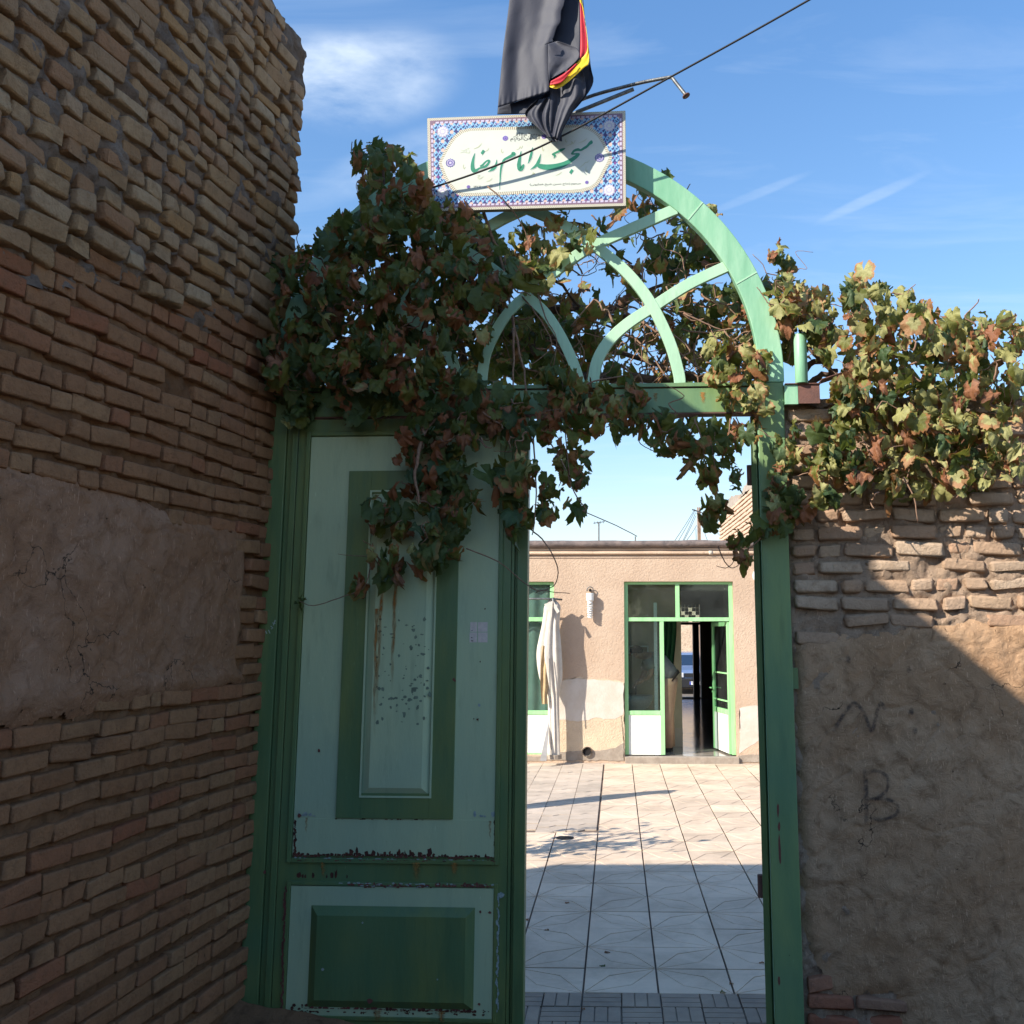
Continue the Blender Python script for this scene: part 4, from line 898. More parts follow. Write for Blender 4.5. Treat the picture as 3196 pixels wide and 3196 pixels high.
def shape(t):
    out = []
    for w_ in t.split(' '):
        s = ''
        for i, ch in enumerate(w_):
            if ch not in FORMS: s += ch; continue
            f = FORMS[ch]; pj = i > 0 and w_[i - 1] in FORMS and len(FORMS[w_[i - 1]]) == 4; nj = i < len(w_) - 1 and w_[i + 1] in FORMS
            k = (3 if (pj and nj) else 2 if nj else 1 if pj else 0)
            if len(f) == 2: k = 1 if pj else 0
            s += chr(f[k])
        if any(ch in FORMS for ch in w_): s = s[::-1].translate({ord('('): ')', ord(')'): '('})
        out.append(s)
    return ' '.join(out[::-1])
def text(name, body, P, ax, up, wd, ht, mat, parent, d=0.0):
    c = bpy.data.curves.new(name, 'FONT'); c.body = body; c.align_x = 'LEFT'; c.resolution_u = 2
    o = bpy.data.objects.new(name, c); C.objects.link(o); dg = bpy.context.evaluated_depsgraph_get(); me = bpy.data.meshes.new_from_object(o.evaluated_get(dg)); bpy.data.objects.remove(o)
    xs = [v.co.x for v in me.vertices]; ys = [v.co.y for v in me.vertices]; x0, x1, y0, y1 = min(xs), max(xs), min(ys), max(ys); n = ax.cross(up)
    for v in me.vertices: v.co = P + ax * ((v.co.x - x0) / (x1 - x0) * wd) + up * ((v.co.y - y0) / (y1 - y0) * ht) + n * d
    me.materials.clear(); me.materials.append(mat); me.name = name
    return link(bpy.data.objects.new(name, me), parent)
UPZ = Vector((0, 0, 1))
def sgtext(name, body, a, b, mat, d=.0036):     # a lower left, b upper right (photo px)
    p = sxy(*a); q = sxy(*b); text(name, body, Sg(p[0], p[1], d), GX, UPZ, q[0] - p[0], q[1] - p[1], mat, sg)
M['textink'] = flat('dark_grey_print', (0.05, 0.05, 0.05), .5)
sgtext('lettering', '\uFDFD', z1(1540, 665), z2(265, 480), M['textink'])
sgtext('lettering', shape('تأسیس'), z1(1035, 1510), z1(1212, 1435), M['textink'])
sgtext('lettering', '۱۳۵۷', z1(870, 1515), z1(1005, 1462), M['textink'])
sgtext('lettering', shape('مرحوم (حاج حسن شیخ همایونی)'), z2(80, 1480), z2(1010, 1400), M['textink'])

# ================================================================== BRACKET, CABLE
def gp(u, v, off): return G(*g2(u, v, off), off)
br = empty('bracket_pipe', gp(1800, 350, -0.06), 'grey steel pipe arm with a bent end behind the flag and sign', 'pipe bracket')
mb = MB(); mb.tube(smooth_path([gp(1640, 420, -0.06), gp(1800, 318, -0.04), gp(1960, 268, 0.02), gp(2080, 243, 0.06), gp(2098, 244, .07), gp(2108, 256, .08), gp(2143, 300, .10)], 6), 0.0085, 10); mb.build('arm', [M['steel']], br, True)
mb = MB(); mb.tube([gp(1660, 438, -0.06), gp(1800, 350, -0.035), gp(1978, 278, 0.02)], 0.0095, 10); mb.build('stay', [M['steel']], br, True)
e = gp(2141, 298, .10); e2 = gp(2146, 306, .102); ax = (e2 - e).normalized()
mb = MB(); mb.tube([e, e + ax * .004], 0.019, 16); mb.tube([e + ax * .004, e + ax * .0045], 0.010, 10); mb.build('end_cap', [M['rust_steel']], br)
mb = MB(); cps = [gp(1352, 585, 0.125), gp(1500, 535, .15), gp(1660, 470, .17), gp(1830, 385, .2), gp(2090, 242, .26), gp(2330, 110, .34), gp(2560, -20, .42), gp(2900, -215, .55)]
mb.tube(smooth_path(cps, 6), 0.0048, 8)
tag(mb.build('cable', [M['cable']], None, True), 'thin black cable rising over the name board to the upper right', 'cable')

# ================================================================== FLAG
def cloth_mat(name, c, rough=.55, tr=.1):
    m, nt, b = newmat(name); p = gpos(nt); b.inputs['Base Color'].default_value = c4(c); b.inputs['Roughness'].default_value = rough
    b.inputs['Sheen Weight'].default_value = .1; b.inputs['Specular IOR Level'].default_value = .38
    bump(nt, b, noise(nt, 60, 3, .5, p), .0006); return m
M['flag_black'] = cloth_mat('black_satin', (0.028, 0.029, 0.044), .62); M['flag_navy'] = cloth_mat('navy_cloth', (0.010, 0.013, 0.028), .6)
M['flag_red'] = cloth_mat('red_cloth', (0.50, 0.015, 0.03)); M['flag_yellow'] = cloth_mat('yellow_cloth', (0.80, 0.52, 0.01))
fl = empty('flag', gp(1700, 200, .2), 'black satin flag with red and yellow edge stripes hanging over the sign', 'flag')
def zf(a, b): return (1540 + a / 4.294, b / 4.294)
def cloth(name, left, right, off, mat, folds, rows=40, cols=44, amp=.012, fm=None, seed=0, hem=None):
    """surface between two edges traced top to bottom; depth waves make the folds"""
    Lp = smooth_path([(a, b, 0) for a, b in left], 8); Rp = smooth_path([(a, b, 0) for a, b in right], 8)
    def at(P, t):
        L = [0]
        for i in range(1, len(P)): L.append(L[-1] + (P[i] - P[i - 1]).length)
        s = t * L[-1]
        for i in range(1, len(P)):
            if L[i] >= s: k = (s - L[i - 1]) / max(1e-9, L[i] - L[i - 1]); return P[i - 1].lerp(P[i], k)
        return P[-1]
    vs = []; fs = []
    for j in range(rows + 1):
        t = j / rows; l = at(Lp, t); r = at(Rp, t)
        for i in range(cols + 1):
            s = i / cols; q = l.lerp(r, s); u, v = zf(q.x, q.y)
            d = off + amp * sum(a * math.sin(2 * math.pi * (f * s + ph + sl * t)) for a, f, ph, sl in folds) + .004 * mnoise.fractal(Vector((s * 1.6 + seed, t * 2.2, 0)), .9, 2, 3) + .030 * (u - 1700) / 150
            if hem: d += hem * math.sin(s * 60 + seed) * max(0, (t - .90) / .10) 
            vs.append(gp(u, v, d))
    for j in range(rows):
        for i in range(cols): a = j * (cols + 1) + i; fs.append((a, a + 1, a + cols + 2, a + cols + 1))
    ms = mat if isinstance(mat, list) else [mat]; m_i = None
    if fm: m_i = [fm((i + .5) / cols, (j + .5) / rows) for j in range(rows) for i in range(cols)]
    o = mesh(name, vs, fs, ms, fl, True, m_i); so_ = o.modifiers.new('thickness', 'SOLIDIFY'); so_.thickness = .0012; return o
FO = -.03
# front fall
cloth('front_fold', [(240, -420), (215, 0), (130, 680), (85, 1150), (60, 1440)], [(1010, -420), (955, 20), (910, 150), (900, 290), (850, 370), (800, 520), (745, 620), (742, 900), (750, 1180), (700, 1260)][:9] + [(735, 1230)], FO + .26, M['flag_black'], [(1.0, 1.1, .1, .25), (.35, 2.3, .4, -.5)], 60, 60, .010, seed=1, hem=.0015)
cloth('front_lobe', [(735, 590), (735, 900), (750, 1080)], [(860, 550), (1000, 595), (1120, 650), (1160, 720), (1130, 800), (1000, 920), (880, 995), (775, 1050)], FO + .275, M['flag_black'], [(1, .8, .2, .1)], 30, 26, .006, seed=2, hem=.002)
# dark inner face seen behind
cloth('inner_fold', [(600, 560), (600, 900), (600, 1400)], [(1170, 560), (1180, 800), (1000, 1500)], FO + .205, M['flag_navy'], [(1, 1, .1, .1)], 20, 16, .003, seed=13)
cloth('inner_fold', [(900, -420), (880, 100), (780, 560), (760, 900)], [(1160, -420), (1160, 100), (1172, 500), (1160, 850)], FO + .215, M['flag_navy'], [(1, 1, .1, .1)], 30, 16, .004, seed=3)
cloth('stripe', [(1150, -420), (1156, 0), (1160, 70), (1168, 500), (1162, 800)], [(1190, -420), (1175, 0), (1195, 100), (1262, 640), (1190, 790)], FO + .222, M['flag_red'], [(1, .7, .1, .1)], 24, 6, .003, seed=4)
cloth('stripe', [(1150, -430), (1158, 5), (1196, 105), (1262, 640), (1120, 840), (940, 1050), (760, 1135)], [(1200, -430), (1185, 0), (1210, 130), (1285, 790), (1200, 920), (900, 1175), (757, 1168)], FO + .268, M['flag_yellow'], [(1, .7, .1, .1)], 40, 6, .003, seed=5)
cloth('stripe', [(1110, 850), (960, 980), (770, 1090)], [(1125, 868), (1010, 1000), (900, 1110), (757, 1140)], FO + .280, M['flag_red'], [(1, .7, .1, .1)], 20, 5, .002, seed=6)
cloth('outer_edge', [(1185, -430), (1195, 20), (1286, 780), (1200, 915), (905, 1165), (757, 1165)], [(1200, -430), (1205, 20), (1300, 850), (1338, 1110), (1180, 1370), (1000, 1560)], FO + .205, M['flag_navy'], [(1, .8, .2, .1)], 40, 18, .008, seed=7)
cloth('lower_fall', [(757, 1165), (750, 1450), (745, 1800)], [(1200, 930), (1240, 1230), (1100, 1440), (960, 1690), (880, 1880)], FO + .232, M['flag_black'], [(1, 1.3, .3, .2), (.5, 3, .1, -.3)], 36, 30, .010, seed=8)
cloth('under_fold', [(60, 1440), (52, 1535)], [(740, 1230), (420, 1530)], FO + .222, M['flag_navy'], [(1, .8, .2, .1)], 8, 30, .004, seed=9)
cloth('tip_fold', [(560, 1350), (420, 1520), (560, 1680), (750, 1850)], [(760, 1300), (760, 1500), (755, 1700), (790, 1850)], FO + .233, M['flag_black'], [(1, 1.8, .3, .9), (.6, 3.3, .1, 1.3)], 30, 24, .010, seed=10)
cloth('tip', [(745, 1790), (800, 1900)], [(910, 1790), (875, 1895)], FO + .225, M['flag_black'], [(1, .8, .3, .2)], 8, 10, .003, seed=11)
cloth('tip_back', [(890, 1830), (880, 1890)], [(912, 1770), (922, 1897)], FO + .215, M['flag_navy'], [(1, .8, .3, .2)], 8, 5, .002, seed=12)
# small tear knot
mb = MB(); mb.tube([gp(*zf(688, 598), .29), gp(*zf(745, 568), .295), gp(*zf(800, 552), .29)], [.001, .004, .002], 6); mb.add([gp(*zf(740, 565), .293), gp(*zf(798, 555), .293), gp(*zf(790, 520), .293), gp(*zf(768, 485), .293), gp(*zf(745, 520), .293)], [(0, 1, 2, 3, 4)]); mb.build('torn_corner', [M['flag_navy']], fl)
# the staff it hangs from, above the picture
mb = MB(); a = gp(1650, 430, -.03); mb.tube([a, G(g2(1650, 430, -.03)[0], 5.75, -.03)], .012, 10); tp = G(g2(1650, 430, -.03)[0], 5.6, -.03)
mb.tube([tp, gp(1700, -420, .22)], .009, 8); mb.tube([gp(1590, -435, .24), gp(1830, -430, .20)], .008, 8); mb.build('staff', [M['steel']], fl, True)

# ================================================================== COURTYARD PAVING
ZC = -0.30
M['tile'] = simple('cement_tile', (0.71, 0.55, 0.405), (0.62, 0.475, 0.345), 3.0, .85, .0015, 90, spec=.3)
def vary(m, lo=.88, hi=1.07):
    nt = m.node_tree; b = nt.nodes['Principled BSDF']; src = b.inputs['Base Color'].links[0].from_socket; oi = N(nt, 'ShaderNodeObjectInfo'); p = gpos(nt)
    hs_ = N(nt, 'ShaderNodeHueSaturation'); nt.links.new(src, hs_.inputs['Color'])
    st_ = rng(nt, noise(nt, 2.2, 7, .72, p, .6), .42, .68, 1.0, .80); f = rng(nt, noise(nt, 60, 4, .8, p), .58, .72, 1.0, .82)
    nt.links.new(math_(nt, 'MULTIPLY', math_(nt, 'MULTIPLY', rng(nt, oi.outputs['Random'], 0, 1, lo, hi, False), st_), f), hs_.inputs['Value']); nt.links.new(hs_.outputs[0], b.inputs['Base Color'])
vary(M['tile'])
M['tile_base'] = simple('tile_joint', (0.20, 0.14, 0.10), (0.14, 0.10, 0.075), 12, .95)
M['tile_dark'] = simple('grey_block', (0.36, 0.275, 0.20), (0.26, 0.20, 0.15), 4, .85, .002, 90)
M['block'] = simple('interlocking_block', (0.58, 0.47, 0.37), (0.50, 0.40, 0.31), 5, .9, .003, 80)
pv = mesh('courtyard_paving', [(-9, 4.40, ZC - .012), (9, 4.40, ZC - .012), (9, 15.3, ZC - .012), (-9, 15.3, ZC - .012)], [(0, 1, 2, 3)], M['tile_base']); tag(pv, kind='structure')
def prism(mb, pts, z0, z1, m=0, ch=.0025):
    n = len(pts); cx = sum(p[0] for p in pts) / n; cy = sum(p[1] for p in pts) / n
    def sh(p, e): d = math.hypot(p[0] - cx, p[1] - cy); return (p[0] - (p[0] - cx) / d * e, p[1] - (p[1] - cy) / d * e)
    b = [(p[0], p[1], z0) for p in pts]; t = [(p[0], p[1], z1 - ch) for p in pts]; u = [(*sh(p, ch), z1) for p in pts]
    f = [tuple(range(2 * n, 3 * n))]
    for i in range(n): j = (i + 1) % n; f.append((i, j, n + j, n + i)); f.append((n + i, n + j, 2 * n + j, 2 * n + i))
    mb.add(b + t + u, f, m)
TS = 0.395
def star_tile(mirror):
    mb = MB(); s_ = TS / 2 - .003; g = .0030
    def mp(l): return [((-1 if mirror else 1) * (x * 2 - 1) * s_, (1 - y * 2) * s_) for x, y in l]
    def order(l): return l[::-1] if mirror else l
    # three low slabs: two corners and the leaf between the bent grooves
    A = mp([(0.02, 0), (1, 0), (1, .98), (.662, .298)]); B = mp([(0, .02), (.338, .702), (.98, 1), (0, 1)]); L_ = mp([(.012, .012), (.645, .315), (.988, .988), (.355, .685)])
    for P in (A, B, L_):
        ar = sum(P[i][0] * P[(i + 1) % len(P)][1] - P[(i + 1) % len(P)][0] * P[i][1] for i in range(len(P)))
        if ar < 0: P = P[::-1]
        prism(mb, P, -.014, 0.0)
    mb.box(-s_, s_, -s_, s_, -.02, -.0035)
    for v in mb.v: v.x *= .989
    me = bpy.data.meshes.new('tile'); me.from_pydata([tuple(v) for v in mb.v], [], mb.f); me.materials.append(M['tile']); return me
tA, tB = star_tile(False), star_tile(True)
rt = random.Random(3); PITEMS = []
x0t, y0t = -0.185, 5.745
def dent(P): return Matrix.Translation((P[0], P[1], ZC + rt.uniform(-.0022, .0022))) @ Matrix.Rotation(rt.uniform(-.004, .004), 4, 'X') @ Matrix.Rotation(rt.uniform(-.004, .004), 4, 'Y')
items = []
for j in range(0, 24):
    for i in range(-6, 8):
        cx = x0t + (i + .5) * TS; cy = y0t + (j + .5) * TS
        if i < 0 and cy > 10.05: continue
        if cy + TS / 2 > 15.25: continue
        items.append((tA if (i + j) % 2 else tB, dent((cx, cy)), 0))
def pplace(name, stuff, items, limit, only_view=True):
    vis = []; hid = []
    for it in items:
        u, v, d = proj(it[1].translation); (vis if (1560 < u < 2480 and v < 3300) else hid).append(it)
    vis.sort(key=lambda t: t[1].translation.y)
    for me, mt, r in vis[:limit]:
        o = bpy.data.objects.new(name, me); C.objects.link(o); o.parent = pv; o.matrix_basis = mt
    rest = vis[limit:] + hid; mb = MB()
    for me, mt, r in rest: mb.add([mt @ v.co for v in me.vertices], [tuple(p.vertices) for p in me.polygons])
    if rest: o = mb.build(stuff, [rest[0][0].materials[0]], pv); o['kind'] = 'stuff'
pplace('tile', 'outer_tiles', items, 230)
# interlocking blocks on the left
bw, bl = 0.29, 0.30
def block():
    mb = MB(); h = bw / 2 - .003; l = bl / 2 - .008; s_ = .075
    P = [(-h, -l), (-.03, -l), (.03, -l + s_), (h, -l + s_), (h, l + s_), (.03, l + s_), (-.03, l), (-h, l)]
    mb.add([(x, y, -.02) for x, y in P] + [(x, y, 0) for x, y in P], [tuple(range(8, 16))] + [(i, (i + 1) % 8, 8 + (i + 1) % 8, 8 + i) for i in range(8)])
    me = bpy.data.meshes.new('paving_block'); me.from_pydata([tuple(v) for v in mb.v], [], mb.f); me.materials.append(M['block']); return me
bk = block(); items = []
for i in range(8):
    for j in range(18):
        cy = 10.06 + (j + .5) * bl; 
        if cy > 15.15: continue
        items.append((bk, dent((-0.20 - (i + .5) * bw, cy + (.0 if i % 2 else .1))), 0))
pplace('paving_block', 'outer_blocks', items, 140)
# last course of narrow blocks along the building
mb = MB(); mb.box(-.1, .1, -.05, .05, -.02, 0); me = bpy.data.meshes.new('edging_block'); me.from_pydata([tuple(v) for v in mb.v], [], mb.f); me.materials.append(M['block'])
pplace('edging_block', 'outer_edging', [(me, dent((-2.2 + k * .206, 15.245)), 0) for k in range(24)], 24)
# basket weave tiles next to the gate
def basket(rot):
    mb = MB(); s_ = .098
    for k in range(3):
        a = -s_ + k * (2 * s_ / 3) + .002; b = a + 2 * s_ / 3 - .006
        P = [(a, -s_), (b, -s_), (b, s_), (a, s_)]
        if rot: P = [(-y, x) for x, y in P]
        prism(mb, P, -.014, 0.0, 0, .002)
    mb.box(-s_, s_, -s_, s_, -.02, -.007)
    me = bpy.data.meshes.new('basket_tile'); me.from_pydata([tuple(v) for v in mb.v], [], mb.f); me.materials.append(M['tile_dark']); return me
b0, b1 = basket(False), basket(True); items = []
for j in range(6):
    for i in range(-9, 14):
        items.append((b0 if (i + j) % 2 else b1, dent((x0t + .0 + (i + .5) * .2015, y0t - .004 - (j + .5) * .2)), 0))
pplace('basket_tile', 'outer_basket_tiles', items, 90)
P = onZ(1763, 2616, ZC)
M['black'] = flat('dark_hole', (0.012, 0.01, 0.01), .9)
mb = MB(); mb.tube([P + Vector((0, 0, .001)), P + Vector((0, 0, .004))], .085, 16); dr = mb.build('drain_hole', [M['black']], pv)

# ================================================================== COURTYARD HOUSE
FY = 15.30
def F(u, v, y=FY): P = onY(u, v, y); return (P.x, P.z)
def z3(a, b): return (1630 + a * .414, 1600 + b * .414)
def Fz(v): return onY(1950, v, FY).z
def Fx(u, v=2100): return onY(u, v, FY).x
def stucco_mat():
    m, nt, b = newmat('peach_stucco'); p = gpos(nt)
    n1 = noise(nt, 1.2, 5, .6, p); n2 = noise(nt, 38, 5, .7, p); n3 = noise(nt, 4, 5, .6, mapv(nt, p, (1.5, 1.5, .35)))
    c = mixc(nt, rng(nt, n1, .35, .65), (0.49, 0.355, 0.255), (0.55, 0.41, 0.30)); c = mixc(nt, rng(nt, n3, .52, .72, 0, .6), c, (0.50, 0.36, 0.26)); c = mixc(nt, rng(nt, n2, .55, .7, 0, .45), c, (0.42, 0.28, 0.19))
    nt.links.new(c, b.inputs['Base Color']); b.inputs['Roughness'].default_value = .95; b.inputs['Specular IOR Level'].default_value = .1
    bump(nt, b, n2, .014); return m
M['stucco'] = stucco_mat(); vary(M['tile_dark']); vary(M['block'], .85)
M['cement'] = simple('cement_plinth', (0.36, 0.30, 0.24), (0.26, 0.21, 0.165), 9, .95, .006, 50)
M['patchw'] = simple('pale_patch', (0.60, 0.53, 0.46), (0.52, 0.44, 0.36), 4, .92, .004, 40)
M['patchb'] = simple('beige_patch', (0.62, 0.48, 0.33), (0.52, 0.40, 0.28), 5, .95, .012, 45)
M['green_f'] = paint_mat('apple_green_paint', (0.30, 0.60, 0.27), (0.36, 0.66, 0.32), 0.0, .45)
M['white_p'] = simple('white_panel_paint', (0.80, 0.80, 0.74), (0.74, 0.74, 0.68), 5, .5)
M['glass'] = glass_mat('window_glass', (0.70, 0.80, 0.76), dirt=.03)
M['room'] = simple('inner_plaster', (0.50, 0.42, 0.28), (0.42, 0.35, 0.24), 3, .9)
M['room_d'] = simple('brown_inner_wall', (0.50, 0.41, 0.31), (0.42, 0.34, 0.26), 3, .9)
M['roofc'] = simple('roof_sheet', (0.20, 0.15, 0.13), (0.10, 0.08, 0.075), 9, .8, .01, 30)
hs = empty('courtyard_house', (0.6, FY, ZC), 'low peach stucco house with green framed door and windows across the courtyard', 'house')
rz0, rz1 = Fz(1712), Fz(1689)
xw0, xw1 = Fx(1949), Fx(2294); wt, wbm = Fz(1815), Fz(2357)
xl_1 = Fx(1727); xl_0 = xl_1 - 1.6
TH = .30
def wallbox(name, x0, x1, z0, z1, mat=None):
    mb = MB(); mb.box(x0, x1, FY, FY + TH, z0, z1); return mb.build(name, [mat or M['stucco']], hs)
mb = MB()
mb.box(-7, xl_0, FY, FY + TH, ZC, rz0); mb.box(xl_1, xw0, FY, FY + TH, ZC, rz0); mb.box(xw1, 4.2, FY, FY + TH, ZC, rz0)
mb.box(xl_0, xl_1, FY, FY + TH, wt, rz0); mb.box(xw0, xw1, FY, FY + TH, wt, rz0); mb.box(xl_0, xl_1, FY, FY + TH, ZC, wbm)
mb.build('front_wall', [M['stucco']], hs)
# roof edge: sagging sheet roll, ledge and conduit
mb = MB(); n = 60; vs = []
for i in range(n + 1):
    x = -7 + 11.6 * i / n
    for k in range(10):
        a = 2 * math.pi * k / 10; r = .055 + .012 * mnoise.noise(Vector((x * 3, k, 2)))
        vs.append((x, FY - .05 + r * 1.3 * math.cos(a) , (rz0 + rz1) / 2 + .006 + r * math.sin(a) + .010 * mnoise.noise(Vector((x * 2, 0, 7)))))
fs = [(i * 10 + k, i * 10 + (k + 1) % 10, i * 10 + 10 + (k + 1) % 10, i * 10 + 10 + k) for i in range(n) for k in range(10)]
mb.add(vs, fs); mb.build('roof_edge_roll', [M['roofc']], hs, True)
mb = MB(); mb.box(-7, 4.2, FY - .04, FY + 8, rz0 + .001, rz0 + .05); mb.build('roof', [M['roofc']], hs)
mb = MB(); mb.box(-7, 4.6, FY - .035, FY - .001, rz0 - .035, rz0 - .001); mb.build('ledge', [M['stucco']], hs)
zp = Fz(1726); mb = MB(); mb.tube([(-7, FY - .03, zp), (2.02, FY - .03, zp), (4.6, FY - .03, zp - .01)], .026, 10); mb.build('conduit', [M['stucco']], hs, True)
mb = MB(); q = Fx(2219, 1726); mb.tube([(q - .035, FY - .03, zp), (q + .02, FY - .03, zp)], .031, 10); mb.build('conduit_joint', [M['patchw']], hs, True)
mb = MB(); mb.box(-7, 4.6, FY - .012, FY - .001, Fz(1741), Fz(1735)); mb.build('shadow_line_strip', [M['stucco']], hs)  # raised strip added to draw the shadow line below the conduit
# repair patches between window and door, and the plinth
def facade_patch(name, pts, d, mat, ragged=.01, parent=None):
    P = [F(*z3(a, b)) for a, b in pts]; out = []
    for i in range(len(P)):
        a, b = P[i], P[(i + 1) % len(P)]; n = max(1, int(math.dist(a, b) / .05))
        for k in range(n):
            t = k / n; out.append((a[0] + (b[0] - a[0]) * t + random.uniform(-1, 1) * ragged, a[1] + (b[1] - a[1]) * t + random.uniform(-1, 1) * ragged))
    bm = bmesh.new(); fv = [bm.verts.new((x, FY - d, z)) for x, z in out]; bv = [bm.verts.new((x, FY + .002, z)) for x, z in out]
    f = bm.faces.new(fv)
    for i in range(len(fv)): bm.faces.new((fv[i], bv[i], bv[(i + 1) % len(fv)], fv[(i + 1) % len(fv)]))
    bmesh.ops.triangulate(bm, faces=[f]); bmesh.ops.recalc_face_normals(bm, faces=bm.faces)
    me = bpy.data.meshes.new(name); bm.to_mesh(me); bm.free(); me.materials.append(mat); return link(bpy.data.objects.new(name, me), parent or hs)
facade_patch('repair_patch', [(240, 1860), (240, 1300), (330, 1255), (420, 1240), (440, 1235), (470, 1252), (620, 1255), (720, 1270), (766, 1278), (766, 1760), (650, 1800), (400, 1800)], .003, M['patchb'])
facade_patch('repair_patch', [(250, 1560), (255, 1290), (330, 1262), (420, 1246), (470, 1258), (620, 1262), (720, 1278), (764, 1285), (764, 1520), (700, 1560), (560, 1548), (420, 1575)], .006, M['patchw'])
facade_patch('plinth', [(30, 1868), (30, 1838), (240, 1838), (280, 1805), (440, 1800), (640, 1790), (700, 1770), (764, 1740), (767, 1868)], .010, M['cement'])
facade_patch('plinth', [(1625, 1878), (1625, 1830), (1700, 1822), (2000, 1830), (2000, 1885)], .010, M['cement'], .006)
facade_patch('repair_patch', [(1640, 1815), (1640, 1475), (1700, 1462), (1760, 1455), (2000, 1470), (2000, 1700), (1800, 1700), (1720, 1760)], .003, M['patchw'])
mb = MB(); mb.box(xw0 - .0, xw1 + .03, FY - .05, FY + .35, ZC - .02, wbm - .02); bevel(mb.build('door_step', [M['cement']], hs), .01)
# drain pipe mouth
px_, pz_ = F(*z3(490, 1800)); mb = MB(); mb.tube([(px_, FY - .045, pz_), (px_, FY + .05, pz_)], .072, 20, cap=False); mb.tube([(px_, FY + .05, pz_), (px_, FY - .045, pz_)], .060, 20, cap=False); o = mb.build('drain_pipe', [M['patchw']], hs, True)
mb = MB(); mb.tube([(px_, FY - .02, pz_), (px_, FY - .019, pz_)], .060, 20); mb.build('drain_mouth', [M['black']], hs)
# frames
def zz3(a, b, y=FY): P = onY(*z3(a, b), y); return P.x, P.z
YF = FY + .06     # frames sit a little inside the reveal
def fbar(mb, x0, x1, z0, z1, y0=YF, y1=YF + .045): mb.box(x0, x1, y0, y1, z0, z1)
tz0, tz1 = Fz(1939), Fz(1927); mxa, mxb = Fx(2112), Fx(2125); pxa, pxb = Fx(2061), Fx(2074)
lb0, lb1 = Fz(2232), Fz(2219); bw_ = .045
def bar(par, *a, **k): mb = MB(); fbar(mb, *a, **k); return bevel(mb.build('bar', [M['green_f']], par), .003)
ef = empty('entrance_frame', (xw0, YF, wbm), None, None); ef.parent = hs; ef.matrix_parent_inverse = WM(hs).inverted()
del_ = bpy.context.view_layer.update()
bar(ef, xw0 + .002, xw0 + bw_ + .012, wbm, wt - .002); bar(ef, xw1 - bw_ - .015, xw1 - .002, wbm, wt - .002)
bar(ef, xw0 + bw_ + .013, xw1 - bw_ - .016, wt - .04, wt - .002); bar(ef, xw0 + bw_ + .013, xw1 - bw_ - .016, tz0, tz1, y0=YF - .004); bar(ef, mxa, mxb, tz1 + .001, wt - .041)
bar(ef, pxa, pxb, wbm, tz0 - .001); bar(ef, xw0 + bw_ + .013, pxa - .001, lb0, lb1)
def pane(par, x0, x1, z0, z1, y=YF + .02): mb = MB(); mb.box(x0, x1, y, y + .004, z0, z1); return mb.build('pane', [M['glass']], par)
pane(ef, xw0 + bw_ + .014, mxa - .001, tz1 + .001, wt - .042); pane(ef, mxb + .001, xw1 - bw_ - .017, tz1 + .001, wt - .042); pane(ef, xw0 + bw_ + .014, pxa - .001, lb1 + .001, tz0 - .001)
mb = MB(); mb.box(xw0 + bw_ + .014, pxa - .001, YF + .012, YF + .022, wbm, lb0 - .001); mb.build('white_panel', [M['white_p']], ef)
# open leaf, hinged on the right and swung into the house
dl = empty('door_leaf', (xw1, YF, wbm), None, None); dl.parent = hs; dl.matrix_parent_inverse = WM(hs).inverted(); bpy.context.view_layer.update()
dl['label'] = 'open half of the green house door, swung inward'
ang = R(80); HX = xw1 - bw_ - .03
def DL(a, z, t): return Vector((HX - a * math.cos(ang) + t * math.sin(ang), YF + .01 + a * math.sin(ang) + t * math.cos(ang), z))
def dbox(name, a0, a1, z0, z1, t0, t1, mat):
    mb = MB(); mb.hexa([DL(a0, z0, t0), DL(a1, z0, t0), DL(a1, z0, t1), DL(a0, z0, t1), DL(a0, z1, t0), DL(a1, z1, t0), DL(a1, z1, t1), DL(a0, z1, t1)])
    bm = bmesh.new(); o = mb.build(name, [mat], dl); bm.from_mesh(o.data); bmesh.ops.recalc_face_normals(bm, faces=bm.faces); bm.to_mesh(o.data); bm.free(); return o
dw = .88; db = wbm + .01; dt = tz0 - .01
dbox('bar', 0, .05, db, dt, -.02, .02, M['green_f']); dbox('bar', dw - .05, dw, db, dt, -.02, .02, M['green_f']); dbox('bar', .051, dw - .051, dt - .06, dt, -.02, .02, M['green_f']); dbox('bar', .051, dw - .051, lb0, lb1 + .01, -.02, .02, M['green_f'])
for zz in (.55, .95): dbox('bar', .051, dw - .051, zz, zz + .02, -.015, .015, M['green_f'])
dbox('white_panel', .051, dw - .051, db, lb0 - .001, -.01, .01, M['white_p']); dbox('pane', .051, dw - .051, lb1 + .011, dt - .061, -.003, .002, M['glass'])
mb = MB(); mb.tube([DL(dw - .03, .72, -.02), DL(dw - .03, .72, -.07), DL(dw - .13, .72, -.075)], .011, 8); mb.tube([DL(dw - .03, .66, -.02), DL(dw - .03, .66, -.035)], .014, 8); mb.build('handle', [M['green_f']], dl, True)
